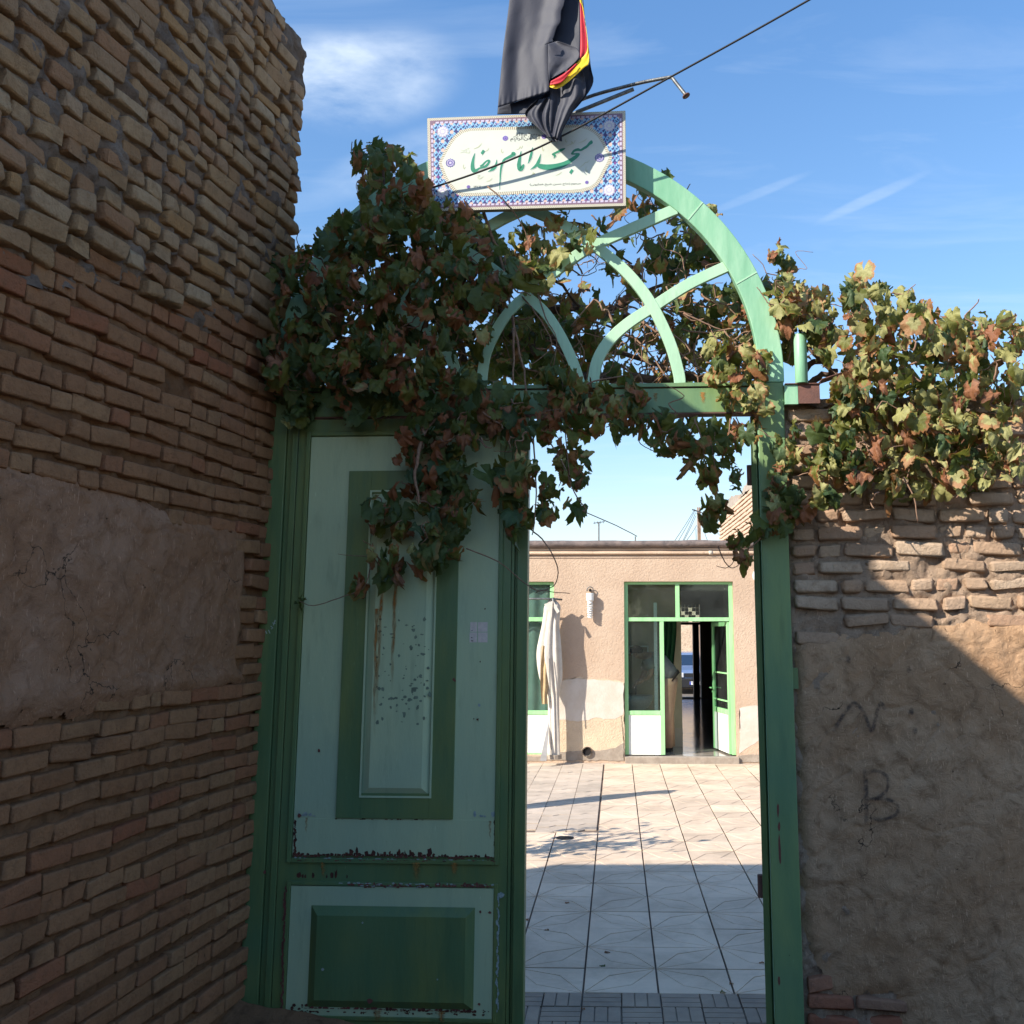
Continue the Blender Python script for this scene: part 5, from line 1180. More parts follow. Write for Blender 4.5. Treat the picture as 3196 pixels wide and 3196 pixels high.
# left window
wf = empty('window', (xl_1, YF, wbm), None, None); wf.parent = hs; wf.matrix_parent_inverse = WM(hs).inverted(); bpy.context.view_layer.update()
bar(wf, xl_1 - .06, xl_1 - .002, wbm, wt - .002); bar(wf, xl_0 + .002, xl_1 - .061, wt - .04, wt - .002); bar(wf, xl_0 + .05, xl_1 - .061, tz0, tz1 + .004); bar(wf, xl_0 + .05, xl_1 - .061, lb0, lb1); bar(wf, xl_0 + .002, xl_0 + .049, wbm, wt - .041); bar(wf, xl_0 + .05, xl_1 - .061, wbm, wbm + .025)
pane(wf, xl_0 + .05, xl_1 - .062, tz1 + .005, wt - .041); pane(wf, xl_0 + .05, xl_1 - .062, lb1 + .001, tz0 - .001)
mb = MB(); mb.box(xl_0 + .05, xl_1 - .062, YF + .012, YF + .022, wbm + .026, lb0 - .001); mb.build('white_panel', [M['white_p']], wf)
M['curtain'] = simple('reflection_toned_curtain', (0.36, 0.40, 0.38), (0.26, 0.30, 0.285), 4, .9)  # curtain toned pale to stand in for the reflection in the pane
mb = MB(); vs = []; fs = []
for i in range(61):
    for j in range(2): vs.append((xl_0 + 1.65 * i / 60, FY + .16 + .02 * math.sin(i * .9), (wbm, wt)[j]))
fs = [(2 * i, 2 * i + 2, 2 * i + 3, 2 * i + 1) for i in range(60)]; mb.add(vs, fs); mb.build('net_curtain', [M['curtain']], hs, True)
# rooms
FZ = wbm - .015
def glossy_floor():
    m, nt, b = newmat('polished_stone_floor'); p = gpos(nt)
    nt.links.new(mixc(nt, rng(nt, noise(nt, 3, 5, .6, p), .3, .7), (0.40, 0.35, 0.30), (0.28, 0.245, 0.21)), b.inputs['Base Color'])
    nt.links.new(rng(nt, noise(nt, 5, 5, .7, p), .3, .7, .05, .16), b.inputs['Roughness']); b.inputs['Specular IOR Level'].default_value = .7
    bump(nt, b, noise(nt, 9, 5, .7, mapv(nt, p, (1, .5, 1))), .0012); return m
M['gfloor'] = glossy_floor()
BD = 28.5
mb = MB(); mb.box(-3.2, 4.0, FY + TH, BD, FZ - .1, FZ); mb.box(xw0 + .001, xw1 - .001, FY + .04, FY + TH, FZ - .1, FZ); hf = mb.build('floor', [M['gfloor']], hs)
mb = MB(); mb.box(-3.2, 4.0, FY + TH, BD, rz0 - .1, rz0 - .001); mb.build('ceiling', [M['room_d']], hs)
mb = MB(); mb.box(3.52, 4.0, FY + TH, BD, FZ, rz0 - .1); mb.build('inner_wall', [M['room_d']], hs)
mb = MB(); mb.box(-3.4, -3.2, FY + TH, BD + .2, FZ - .1, rz0); mb.build('inner_wall', [M['room_d']], hs)
xp = onY(2129, 2200, 16.6).x; xpl = onY(2062, 2100, 16.6).x
mb = MB(); mb.box(-3.2, xp, 16.6, 16.75, FZ, rz0 - .1); mb.build('partition_wall', [M['room']], hs)
mb = MB(); mb.box(xpl, xp + .002, 16.59, 16.599, FZ, FZ + .28); mb.build('skirting', [M['room_d']], hs)
# back doorway
bx0, bx1 = onY(2118, 2100, BD).x, onY(2186, 2100, BD).x; bz1 = onY(2150, 1950, BD).z; bz2 = onY(2150, 1886, BD).z
M['brown_f'] = simple('brown_door_frame', (0.20, 0.14, 0.12), (0.15, 0.105, 0.09), 8, .6)
mb = MB(); mb.box(-3.2, bx0, BD, BD + .2, FZ, rz0 - .1); mb.box(bx1 + .02, 4.0, BD, BD + .2, FZ, rz0 - .1); mb.box(bx0, bx1 + .02, BD, BD + .2, bz2, rz0 - .1); mb.build('back_wall', [M['room_d']], hs)
mb = MB(); mb.box(bx0, bx1 + .02, BD - .02, BD + .08, bz1, bz1 + .07); mb.box(bx0 - .06, bx0, BD - .02, BD + .08, FZ, bz2); mb.build('back_door_frame', [M['brown_f']], hs)
xo = onY(2163, 2100, BD).x; mb = MB(); mb.box(xo, xo + .16, BD - .25, BD + .05, FZ, bz1 - .001); mb.build('back_door_leaf', [M['brown_f']], hs)
mb = MB(); mb.box(bx0, bx1, BD + .0, BD + .3, FZ - .3, FZ + .03); mb.build('back_sill', [M['cement']], hs)
# pierced block vent above the back door
M['vent'] = simple('pale_vent_block', (0.55, 0.50, 0.42), (0.45, 0.40, 0.34), 8, .9)
nx_, nz_ = 6, 5; vw = (bx1 - bx0) / nx_; vh = (bz2 - bz1 - .07) / nz_
mbv = None
for i in range(nx_):
    for j in range(nz_):
        if (i + j) % 3 == 0 and j not in (4,): continue
        mb = MB(); mb.box(bx0 + i * vw + .004, bx0 + (i + 1) * vw - .004, BD + .02, BD + .1, bz1 + .072 + j * vh + .003, bz1 + .072 + (j + 1) * vh - .003); mb.build('vent_block', [M['vent']], hs)
# ---- things on the facade
M['white_pl'] = flat('white_plastic', (0.80, 0.79, 0.76), .35)
lx, lz = F(*z3(512, 640)); lp = empty('wall_lamp', (lx, FY, lz), 'white spiral bulb in a holder hanging from a wire loop on the peach wall', 'lamp')
mb = MB(); r = .045; mb.tube([(lx + r * math.cos(a), FY - .05, lz + .11 + r * math.sin(a)) for a in [math.pi * k / 8 - .3 for k in range(11)]], .007, 6); mb.build('wire_loop', [M['steel']], lp, True)
mb = MB(); mb.tube([(lx, FY, lz + .11), (lx, FY - .07, lz + .10)], .02, 10); mb.build('wall_socket', [M['black']], lp)
mb = MB(); mb.tube([(lx, FY - .08, lz + .06), (lx, FY - .08, lz - .05)], .056, 18); bevel(mb.build('holder', [M['white_pl']], lp), .008)
mb = MB(); mb.tube([(lx, FY - .08, lz - .05), (lx, FY - .08, lz - .09)], .038, 14); mb.build('bulb_base', [M['white_pl']], lp)
sp = []
for k in range(90): a = k / 90 * 6 * 2 * math.pi; t = k / 90; sp.append((lx + .036 * math.cos(a) * (1 - .25 * t), FY - .08 + .036 * math.sin(a) * (1 - .25 * t), lz - .10 - .20 * t))
mb = MB(); mb.tube(sp, .0125, 6); mb.build('spiral_tube', [M['white_pl']], lp, True)
gx, gz = F(2372, 1797); mb = MB(); n = 14; vs = []; 
for i in range(8):
    a = math.pi / 2 * i / 7
    for k in range(n): b = 2 * math.pi * k / n; vs.append((gx + .10 * math.cos(a) * math.cos(b), FY - .10 * math.sin(a) - .012, gz + .10 * math.cos(a) * math.sin(b)))
fs = [(i * n + k, i * n + (k + 1) % n, i * n + n + (k + 1) % n, i * n + n + k) for i in range(7) for k in range(n)]
mb.add(vs, fs); mb.tube([(gx, FY, gz), (gx, FY - .012, gz)], .11, 20); tag(mb.build('dome_lamp', [M['white_pl']], None, True), 'round white dome lamp on the wall beside the right gate jamb', 'lamp')
sx_, sz_ = F(2371, 2091); sw = empty('light_switch', (sx_, FY, sz_), 'small white switch plate on the peach wall at the right jamb', 'switch')
mb = MB(); mb.box(sx_ - .045, sx_ + .045, FY - .015, FY, sz_ - .045, sz_ + .045); bevel(mb.build('plate', [M['white_pl']], sw), .008); mb = MB(); mb.tube([(sx_ + .005, FY - .022, sz_), (sx_ + .005, FY - .015, sz_)], .018, 12); mb.build('button', [M['black']], sw)

# ---- closed parasol leaning by the wall
UY = 15.08
def U(a, b, dy=0.0): P = onY(*z3(a, b), UY + dy); return P
um = empty('parasol', U(240, 1850), 'closed ragged beige parasol standing against the peach wall', 'parasol')
M['canvas'] = simple('beige_canvas', (0.62, 0.56, 0.48), (0.52, 0.46, 0.39), 7, .9, .004, 40)
M['canvas_b'] = simple('yellowed_lining', (0.50, 0.36, 0.19), (0.36, 0.24, 0.12), 9, .9)
prof = [(650, 232, 10, 12), (700, 228, 48, 30), (760, 222, 52, 45), (850, 212, 55, 52), (950, 205, 68, 62), (1050, 200, 78, 68), (1150, 205, 78, 62), (1250, 215, 70, 52), (1330, 225, 50, 46), (1400, 235, 36, 36), (1550, 238, 36, 34), (1700, 240, 38, 34), (1832, 240, 40, 34)]
vs = []; n = 56; rows = 60; pf = smooth_path([(a, b, 0) for a, b, c, d in prof], 5); pw = smooth_path([(c, d, 0) for a, b, c, d in prof], 5)
for j, (p, w_) in enumerate(zip(pf, pw)):
    cpt = U(p.y, p.x)
    for i in range(n):
        a = 2 * math.pi * i / n; pl_ = 1 + .17 * math.sin(7 * a + .8 * math.sin(j * .07)) + .08 * math.sin(13 * a + 1)
        rx = w_.x * .00197 * pl_; ry = w_.y * .0017 * pl_
        vs.append((cpt.x + rx * math.cos(a), cpt.y + ry * math.sin(a), cpt.z))
fs = [(j * n + i, j * n + (i + 1) % n, j * n + n + (i + 1) % n, j * n + n + i) for j in range(len(pf) - 1) for i in range(n)]
mb = MB(); mb.add(vs, fs); mb.build('folded_canopy', [M['canvas']], um, True)
mb = MB(); 
for pts in ([(165, 690), (230, 665), (222, 790)], [(235, 665), (282, 745), (262, 760), (240, 720)]):
    q = [U(a, b, -.12) for a, b in pts]; mb.add(q + [x + Vector((0, .01, 0)) for x in q], [tuple(range(len(q))), tuple(range(2 * len(q) - 1, len(q) - 1, -1))])
mb.build('gathered_flap', [M['canvas']], um)
vs = []; fs = []
for j in range(13):
    b = 1000 + 440 * j / 12
    for i in range(7): a = (150 - 14 * math.sin(j / 12 * 3)) + (192 + 3 * math.sin(j) - (150 - 14 * math.sin(j / 12 * 3))) * i / 6; vs.append(U(a, b + (6 if i % 2 else 0), -.10 - .02 * math.sin(i * 1.5 + j * .3)))
fs = [(j * 7 + i, j * 7 + i + 1, j * 7 + i + 8, j * 7 + i + 7) for j in range(12) for i in range(6)]
mb = MB(); mb.add(vs, fs); mb.build('torn_lining', [M['canvas_b']], um, True)
mb = MB(); mb.tube([U(225, 1850, -.03), U(205, 655)], .018, 8); mb.tube([U(205, 1100, -.14), U(212, 1430, -.15)], .008, 6); mb.build('pole', [M['steel']], um)
mb = MB(); mb.tube([U(-300, 648, -.05), U(235, 650, -.05), U(300, 656, .0)], .014, 8); mb.tube([U(232, 640, -.05), U(236, 700, -.05)], .02, 8)
tag(mb.build('awning_rod', [M['steel']], None, True), 'thin grey horizontal rod above the parasol in front of the left window', 'rod')
q = [U(133, 1872, -.22), U(182, 1872, -.20), U(206, 1560, -.02), U(200, 1560, -.02)]; mb = MB(); mb.add(q + [x + Vector((0, .02, 0)) for x in q], [(0, 1, 2, 3), (7, 6, 5, 4), (0, 4, 5, 1), (1, 5, 6, 2), (2, 6, 7, 3), (3, 7, 4, 0)])
tag(mb.build('leaning_board', [simple('grey_board', (0.40, 0.38, 0.36), (0.30, 0.28, 0.26), 8, .8)], None), 'narrow grey board leaning on the wall at the foot of the parasol', 'board')
mb = MB(); bs_ = U(245, 1850); mb.tube([bs_ + Vector((0, 0, -.01)), bs_ + Vector((0, 0, .05))], .10, 14); mb.build('base_weight', [M['cement']], um)

# a second closed parasol stands farther left in the courtyard; its shade crosses the paving
um2 = um.copy(); C.objects.link(um2); um2['label'] = 'second closed parasol standing in the open courtyard behind the shut gate leaf'
for ch in list(um.children):
    c_ = ch.copy(); C.objects.link(c_); c_.parent = um2; c_.matrix_parent_inverse = ch.matrix_parent_inverse.copy()
um2.location = um.location + Vector((-1.33, 10.55 - um.location.y, 0)); um2.scale = (1.15, 1.15, 1.0)

# ---- unseen low wall added behind the camera to block sky light
ob = empty('sky_block_wall', (0, -2.8, 0), 'added low earthen wall out of view that blocks low sky light', 'wall')
mb = MB(); mb.box(-9, 9, -6.5, -2.8, -0.5, 2.0); mb.build('front_wall', [M['plaster_r']], ob)
# ================================================================== INSIDE: basin, shelf, curtain, person
def I(u, v, y): return onY(u, v, y)
bp = I(1985, 2170, 16.35); wb = empty('wash_basin', bp, 'pale wash basin on a pedestal behind the glass beside the door', 'sink')
mb = MB(); vs = []; n = 24
for k, (r, dz) in enumerate(((.27, 0), (.25, -.09), (.18, -.19), (.08, -.24))):
    for i in range(n): a = 2 * math.pi * i / n; vs.append((bp.x + r * math.cos(a), bp.y + r * .75 * math.sin(a), bp.z + dz))
for k, (r, dz) in enumerate(((.24, 0), (.20, -.08), (.05, -.13))):
    for i in range(n): a = 2 * math.pi * i / n; vs.append((bp.x + r * math.cos(a), bp.y + r * .75 * math.sin(a), bp.z + dz))
fs = [(k * n + i, k * n + n + i, k * n + n + (i + 1) % n, k * n + (i + 1) % n) for k in range(3) for i in range(n)]
fs += [(4 * n + k * n + i, 4 * n + k * n + (i + 1) % n, 4 * n + k * n + n + (i + 1) % n, 4 * n + k * n + n + i) for k in range(2) for i in range(n)] + [(i, (i + 1) % n, 4 * n + (i + 1) % n, 4 * n + i) for i in range(n)]
mb.add(vs, fs); mb.build('bowl', [M['white_pl']], wb, True); mb = MB(); mb.tube([(bp.x, bp.y, FZ), (bp.x, bp.y, bp.z - .22)], .07, 12); mb.build('pedestal', [M['white_pl']], wb, True)
mb = MB(); mb.tube([(bp.x, bp.y + .17, bp.z), (bp.x, bp.y + .17, bp.z + .12), (bp.x, bp.y + .05, bp.z + .12)], .012, 8); mb.build('tap', [M['steel']], wb, True)
a = I(1962, 2015, 16.56); b = I(2024, 2042, 16.56); mb = MB(); mb.box(a.x, b.x, 16.50, 16.585, b.z, b.z + .02); mb.box(a.x, b.x, 16.50, 16.585, a.z - .02, a.z); mb.box(a.x, a.x + .02, 16.50, 16.585, b.z, a.z); mb.box(b.x - .02, b.x, 16.50, 16.585, b.z, a.z)
tag(mb.build('shelf', [M['white_pl']]), 'small white open shelf fixed on the inner wall above the basin', 'shelf')
a = I(2046, 2000, 15.75); mb = MB(); mb.box(a.x - .025, a.x + .025, 15.72, 15.77, FZ, 2.0); tag(mb.build('inner_post', [M['white_pl']]), 'pale upright post just behind the side window glass', 'post')
M['greencloth'] = simple('dark_green_curtain', (0.02, 0.10, 0.03), (0.012, 0.06, 0.02), 6, .9)
mb = MB(); vs = []
for j in range(31):
    t = j / 30; v = 1935 + (2105 - 1935) * t; ur = 2112 - 2 * t - 14 * max(0, t - .25) - (t > .85) * (t - .85) * 90
    for i in range(25): s_ = i / 24; vs.append(tuple(I(2058 + (ur - 2058) * s_, v, 16.45 + .03 * math.sin(s_ * 22 + t))))
fs = [(j * 25 + i, j * 25 + i + 1, j * 25 + i + 26, j * 25 + i + 25) for j in range(30) for i in range(24)]
mb.add(vs, fs); mb.build('cur', [M['greencloth']], None, True); o = bpy.context.scene.objects['cur']; o.name = 'curtain'; tag(o, 'dark green curtain drawn to the left inside the doorway', 'curtain')
# person bending over the basin, seen from the side facing left
M['skin'] = simple('skin', (0.42, 0.21, 0.135), (0.36, 0.17, 0.11), 20, .55); M['hair'] = simple('dark_hair', (0.015, 0.012, 0.01), (0.03, 0.022, 0.018), 90, .6)
M['shirt'] = simple('grey_shirt', (0.20, 0.195, 0.18), (0.16, 0.155, 0.15), 12, .9); M['trs'] = simple('tan_trousers', (0.36, 0.22, 0.14), (0.30, 0.18, 0.115), 9, .9); M['hem'] = flat('dark_brown_band', (0.03, 0.022, 0.02), .9)
pe = empty('person', I(2078, 2318, 16.0), 'person in grey shirt and tan trousers bending toward the basin inside the doorway', 'person')
PYd = 16.0
def skin_mesh(name, nodes, edges, mat, sub=2):
    me = bpy.data.meshes.new(name); me.from_pydata([tuple(n[0]) for n in nodes], edges, []); me.materials.append(mat); o = bpy.data.objects.new(name, me); link(o, pe)
    sk = o.modifiers.new('skin', 'SKIN'); me.skin_vertices if hasattr(me, 'skin_vertices') else None
    for i, nd in enumerate(nodes): me.skin_vertices[0].data[i].radius = nd[1]
    me.skin_vertices[0].data[0].use_root = True
    ss_ = o.modifiers.new('sub', 'SUBSURF'); ss_.levels = ss_.render_levels = sub
    for p in me.polygons: p.use_smooth = True
    dg = bpy.context.evaluated_depsgraph_get(); m2 = bpy.data.meshes.new_from_object(o.evaluated_get(dg)); m2.polygons.foreach_set('use_smooth', [True] * len(m2.polygons)); o.modifiers.clear(); o.data = m2; m2.name = name
    return o
def ensure_skin(me):
    pass
hipx = I(2082, 2120, PYd); hx_, hz_ = hipx.x, hipx.z
def Pn(u, v, dy=0): q = I(u, v, PYd + dy); return q
foot = FZ
nodes = [(Vector((hx_, PYd, hz_)), (.15, .13)), (Pn(2072, 2090), (.14, .15)), (Pn(2048, 2066), (.15, .17)), (Pn(2026, 2052), (.12, .17)), (Pn(2010, 2046), (.055, .06)), (Pn(1994, 2041), (.07, .075)), (Pn(1983, 2040), (.095, .082)), (Pn(1976, 2046), (.070, .062)),
         (Pn(2024, 2060, -.19), (.058, .058)), (Pn(2034, 2092, -.25), (.046, .046)), (Pn(2026, 2112, -.24), (.036, .036)), (Pn(2008, 2122, -.20), (.028, .028)),
         (Pn(2022, 2058, .19), (.058, .058)), (Pn(2012, 2098, .22), (.046, .046)), (Pn(1998, 2124, .16), (.034, .034)),
         (Vector((hx_ + .01, PYd - .10, hz_ - .10)), (.10, .10)), (Vector((hx_ - .02, PYd - .11, (hz_ + foot) / 2)), (.068, .068)), (Vector((hx_ - .02, PYd - .11, foot + .09)), (.046, .046)), (Vector((hx_ - .18, PYd - .12, foot + .035)), (.038, .034)),
         (Vector((hx_ + .01, PYd + .10, hz_ - .10)), (.10, .10)), (Vector((hx_ + .0, PYd + .11, (hz_ + foot) / 2)), (.068, .068)), (Vector((hx_ + .03, PYd + .11, foot + .09)), (.046, .046)), (Vector((hx_ - .13, PYd + .12, foot + .035)), (.038, .034))]
edges = [(0, 1), (1, 2), (2, 3), (3, 4), (4, 5), (5, 6), (6, 7), (3, 8), (8, 9), (9, 10), (10, 11), (3, 12), (12, 13), (13, 14), (0, 15), (15, 16), (16, 17), (17, 18), (0, 19), (19, 20), (20, 21), (21, 22)]
try:
    body = skin_mesh('body', nodes, edges, M['skin'])
except Exception as ex:
    print('skin failed', ex)
    raise
def loft(name, secs, mat, n=20, parent=pe):
    """secs: (centre, axis_dir, ra, rb): rings perpendicular to the run, rb along world Y"""
    vs = []
    for c_, d_, ra, rb_ in secs:
        side = Vector((0, 1, 0)); up_ = d_.normalized().cross(side).normalized()
        for i in range(n): a = 2 * math.pi * i / n; vs.append(c_ + up_ * ra * math.cos(a) + side * rb_ * math.sin(a))
    fs = [(j * n + i, j * n + (i + 1) % n, j * n + n + (i + 1) % n, j * n + n + i) for j in range(len(secs) - 1) for i in range(n)]
    fs += [tuple(range(n - 1, -1, -1)), tuple((len(secs) - 1) * n + i for i in range(n))]
    mb = MB(); mb.add(vs, fs); return mb.build(name, [mat], parent, True)
dT = (Pn(2026, 2052) - Pn(2085, 2112)).normalized()
loft('shirt', [(Pn(2092, 2118), dT, .17, .20), (Pn(2078, 2098), dT, .165, .20), (Pn(2054, 2070), dT, .165, .22), (Pn(2030, 2054), dT, .14, .22), (Pn(2016, 2048), dT, .08, .10)], M['shirt'])
loft('hem_band', [(Pn(2096, 2124), dT, .178, .208), (Pn(2090, 2115), dT, .176, .206)], M['hem'])
dn = Vector((0, 0, -1))
for q in (nodes[8:11], nodes[12:14]):
    p0, p1 = q[0][0], q[1][0]; d_ = (p1 - p0); loft('sleeve', [(p0 - d_ * .15, d_, .085, .085), (p0 + d_ * .4, d_, .08, .08), (p0 + d_ * .85, d_, .072, .072)], M['shirt'], 14)
for s_, i0_ in ((-1, 15), (1, 19)):
    a_, b_, c_ = nodes[i0_][0], nodes[i0_ + 1][0], nodes[i0_ + 2][0]
    loft('trouser_leg', [(a_ + Vector((0, 0, .12)), dn, .15, .115), (a_, dn, .14, .11), (b_, dn, .105, .095), (c_ + Vector((0, 0, -.03)), dn, .085, .08)], M['trs'])
    t_ = nodes[i0_ + 3][0]; loft('shoe', [(t_ + Vector((.21, 0, .0)), Vector((-1, 0, 0)), .04, .045), (t_ + Vector((.12, 0, .01)), Vector((-1, 0, 0)), .05, .05), (t_ + Vector((-.03, 0, -.005)), Vector((-1, 0, 0)), .034, .045)], M['hem'], 12)
hd = Pn(1984, 2039); vs = []; n = 18
for j in range(9):
    th_ = math.pi * j / 8
    for i in range(n): a = 2 * math.pi * i / n; vs.append(hd + Vector((.012 + .108 * math.sin(th_) * math.cos(a), .098 * math.sin(th_) * math.sin(a), .022 + .100 * math.cos(th_) * (1 if math.cos(th_) > 0 else .35))))
mb = MB(); mb.add(vs, [(j * n + i, j * n + (i + 1) % n, j * n + n + (i + 1) % n, j * n + n + i) for j in range(8) for i in range(n)]); mb.build('hair', [M['hair']], pe, True)
for hb, dirn in ((nodes[11][0], Vector((-.8, -.1, -.35))), (nodes[14][0], Vector((-.7, -.25, -.5)))):
    dirn.normalize(); sd_ = Vector((0, 1, 0)); mb = MB()
    mb.tube([hb, hb + dirn * .045, hb + dirn * .085], [.026, .036, .030], 10)
    for k in range(4):
        b0_ = hb + dirn * .08 + sd_ * (-.027 + .018 * k); ln = (.055, .07, .075, .062)[k]; mb.tube([b0_, b0_ + dirn * ln * .5, b0_ + dirn * ln * .8 + Vector((0, 0, -.014)), b0_ + dirn * ln + Vector((.004, 0, -.03))], [.0095, .009, .008, .006], 7)
    mb.tube([hb + dirn * .03 - sd_ * .028, hb + dirn * .06 - sd_ * .05, hb + dirn * .09 - sd_ * .052], [.011, .010, .007], 7); mb.build('hand', [M['skin']], pe, True)
ear = hd + Vector((.02, -.082, -.01)); mb = MB(); mb.tube([ear + Vector((0, 0, -.03)), ear + Vector((0, -.012, 0)), ear + Vector((0, 0, .03))], [.008, .016, .008], 8); mb.build('ear', [M['skin']], pe, True)
nb = hd + Vector((-.085, 0, -.02)); mb = MB(); mb.tube([nb + Vector((.02, 0, .025)), nb + Vector((-.012, 0, -.005)), nb + Vector((.01, 0, -.016))], [.008, .014, .010], 8); mb.build('nose', [M['skin']], pe, True)

# ================================================================== BEHIND THE HOUSE
ba = empty('parked_car', (2.6, 36.5, -.5), 'blue silver car seen nose on through the back door of the house', 'car')
M['carp'] = simple('silver_blue_paint', (0.20, 0.27, 0.42), (0.17, 0.23, 0.37), 2, .25, metal=.3); M['carg'] = flat('windscreen', (0.02, 0.04, 0.08), .08); M['carb'] = flat('black_bumper', (0.02, 0.02, 0.022), .5); M['headl'] = flat('headlight_glass', (0.6, 0.6, 0.62), .15); M['tyre'] = flat('tyre_rubber', (.015, .015, .015), .8)
cxx = onY(2175, 2100, 36).x; gy = -.52
def cbox(name, secs, mat):
    """secs: list of (y, half width, z0, z1)"""
    vs = []; 
    for y, h, z0, z1 in secs: vs += [(cxx - h, y, z0), (cxx + h, y, z0), (cxx + h * .94, y, z1), (cxx - h * .94, y, z1)]
    fs = [(0, 1, 2, 3)] + [(4 * i + k, 4 * i + 4 + k, 4 * i + 4 + (k + 1) % 4, 4 * i + (k + 1) % 4) for i in range(len(secs) - 1) for k in range(4)] + [tuple(4 * (len(secs) - 1) + k for k in (3, 2, 1, 0))]
    mb = MB(); mb.add(vs, fs); return bevel(mb.build(name, [mat], ba), .03, 3)
cbox('body', [(36.0, .78, gy + .28, gy + .74), (36.2, .84, gy + .22, gy + .80), (37.1, .86, gy + .22, gy + .92), (39.6, .86, gy + .22, gy + .95), (40.1, .80, gy + .28, gy + .90)], M['carp'])
cbox('cabin', [(37.0, .76, gy + .90, gy + .94), (37.6, .68, gy + .90, gy + 1.36), (39.2, .66, gy + .90, gy + 1.38), (39.8, .74, gy + .90, gy + .95)], M['carp'])
mb = MB(); mb.add([(cxx - .70, 36.99, gy + .95), (cxx + .70, 36.99, gy + .95), (cxx + .60, 37.53, gy + 1.31), (cxx - .60, 37.53, gy + 1.31)], [(0, 1, 2, 3)]); mb.build('windscreen', [M['carg']], ba)
cbox('bumper', [(35.90, .80, gy + .22, gy + .52), (36.05, .85, gy + .20, gy + .54)], M['carb'])
mb = MB(); mb.box(cxx - .42, cxx + .42, 35.96, 36.01, gy + .58, gy + .70); mb.build('grille', [M['carb']], ba)
for s_ in (-1, 1):
    mb = MB(); mb.box(min(cxx + s_ * .45, cxx + s_ * .74), max(cxx + s_ * .45, cxx + s_ * .74), 35.95, 36.02, gy + .56, gy + .72); bevel(mb.build('headlight', [M['headl']], ba), .02)
    for yy in (36.75, 39.2): mb = MB(); mb.tube([(cxx + s_ * .66, yy, gy + .30), (cxx + s_ * .86, yy, gy + .30)], .30, 20); w_ = bevel(mb.build('wheel', [M['tyre']], ba), .02); mb = MB(); mb.tube([(cxx + s_ * .865, yy, gy + .30), (cxx + s_ * .87, yy, gy + .30)], .18, 14); mb.build('rim', [M['steel']], w_)
mb = MB(); mb.box(cxx - .26, cxx + .26, 35.875, 35.895, gy + .32, gy + .43); npl = mb.build('number_plate', [M['white_pl']], ba)
mb = MB(); mb.box(cxx - .26, cxx - .22, 35.870, 35.874, gy + .32, gy + .43); mb.build('plate_blue_strip', [flat('plate_blue', (0.02, .05, .4))], npl)
text('plate_number', '۹۸ ' + chr(0xFED5) + ' ۵۱۹', Vector((cxx - .20, 35.868, gy + .34)), Vector((1, 0, 0)), UPZ, .42, .07, M['ink'], npl)
mb = MB(); mb.box(-8, 14, 28.7, 60, gy - .2, gy); tag(mb.build('back_street', [M['ground']]), kind='structure')
M['wall_b'] = plaster_mat('street_wall', (0.58, 0.43, 0.31), (0.38, 0.27, 0.19), (0.64, 0.49, 0.36), bd=.02)
mb = MB(); mb.box(-4, 9, 43, 43.4, gy, 3.0); tag(mb.build('street_wall', [M['wall_b']]), 'sunlit earthen wall beyond the parked car across the back street', 'wall')

# neighbour's brick wall at the right, running away from the camera
nbx = onY(2366, 1560, 15.75).x; farY = 20.5
ntop0 = onY(2364, 1520, 15.9).z
nw = empty('neighbour_wall', (nbx, 15.8, ZC), 'pale brick neighbour wall rising behind the courtyard house roof at the right', 'wall')
M['brick_n'] = brick_mat('pale_peach_brick', [(0.58, 0.42, 0.30), (0.64, 0.48, 0.35), (0.60, 0.43, 0.31)], (0.42, 0.30, 0.22), .002)
zt_ = onY(2249, 1642, farY).z; 
# solve x so that the far end sits at the photographed column
for _ in range(1): nbx2 = onY(2249, 1642, farY).x
mb = MB()
def NW(y, z, o=0.0): t = (y - 15.8) / (farY - 15.8); return Vector((nbx + (nbx2 - nbx) * t + o, y, z))
mb.hexa([NW(15.62, ZC, .02), NW(farY, ZC, .02), NW(farY, ZC, .5), NW(15.62, ZC, .5), NW(15.62, ntop0 + .12, .02), NW(farY, ntop0 + .12, .02), NW(farY, ntop0 + .12, .5), NW(15.62, ntop0 + .12, .5)])
mb.build('wall_core', [M['mortar_r']], nw)
vn = brick_variants(4, .20, .06, .052, .006, .003, M['brick_n'], 31); items = []
z = rz1 - .1; k = 0
while z < ntop0 + .02:
    y = 15.66 + (.1 if k % 2 else 0)
    while y < farY - .1:
        items.append((vn[rb.randrange(4)], Matrix.Translation(NW(y + .1, z + .03, -.005 + rb.uniform(-.006, .006))) @ Matrix.Rotation(R(90) - math.atan2(nbx2 - nbx, farY - 15.8), 4, 'Z'), rb.random())); y += .212
    z += .073; k += 1
place_pieces('brick', 'brickwork', items, nw, 290)
relief('mud_coping', lambda a, b, h: NW(15.6 + a * (farY - 15.6), ntop0 + .02 + b * .18 + h * .6 * b, -.03 + .05 * math.sin(b * 1.5) - h * .4), 60, 6, M['cement'], nw, .12, 1.3, 3)
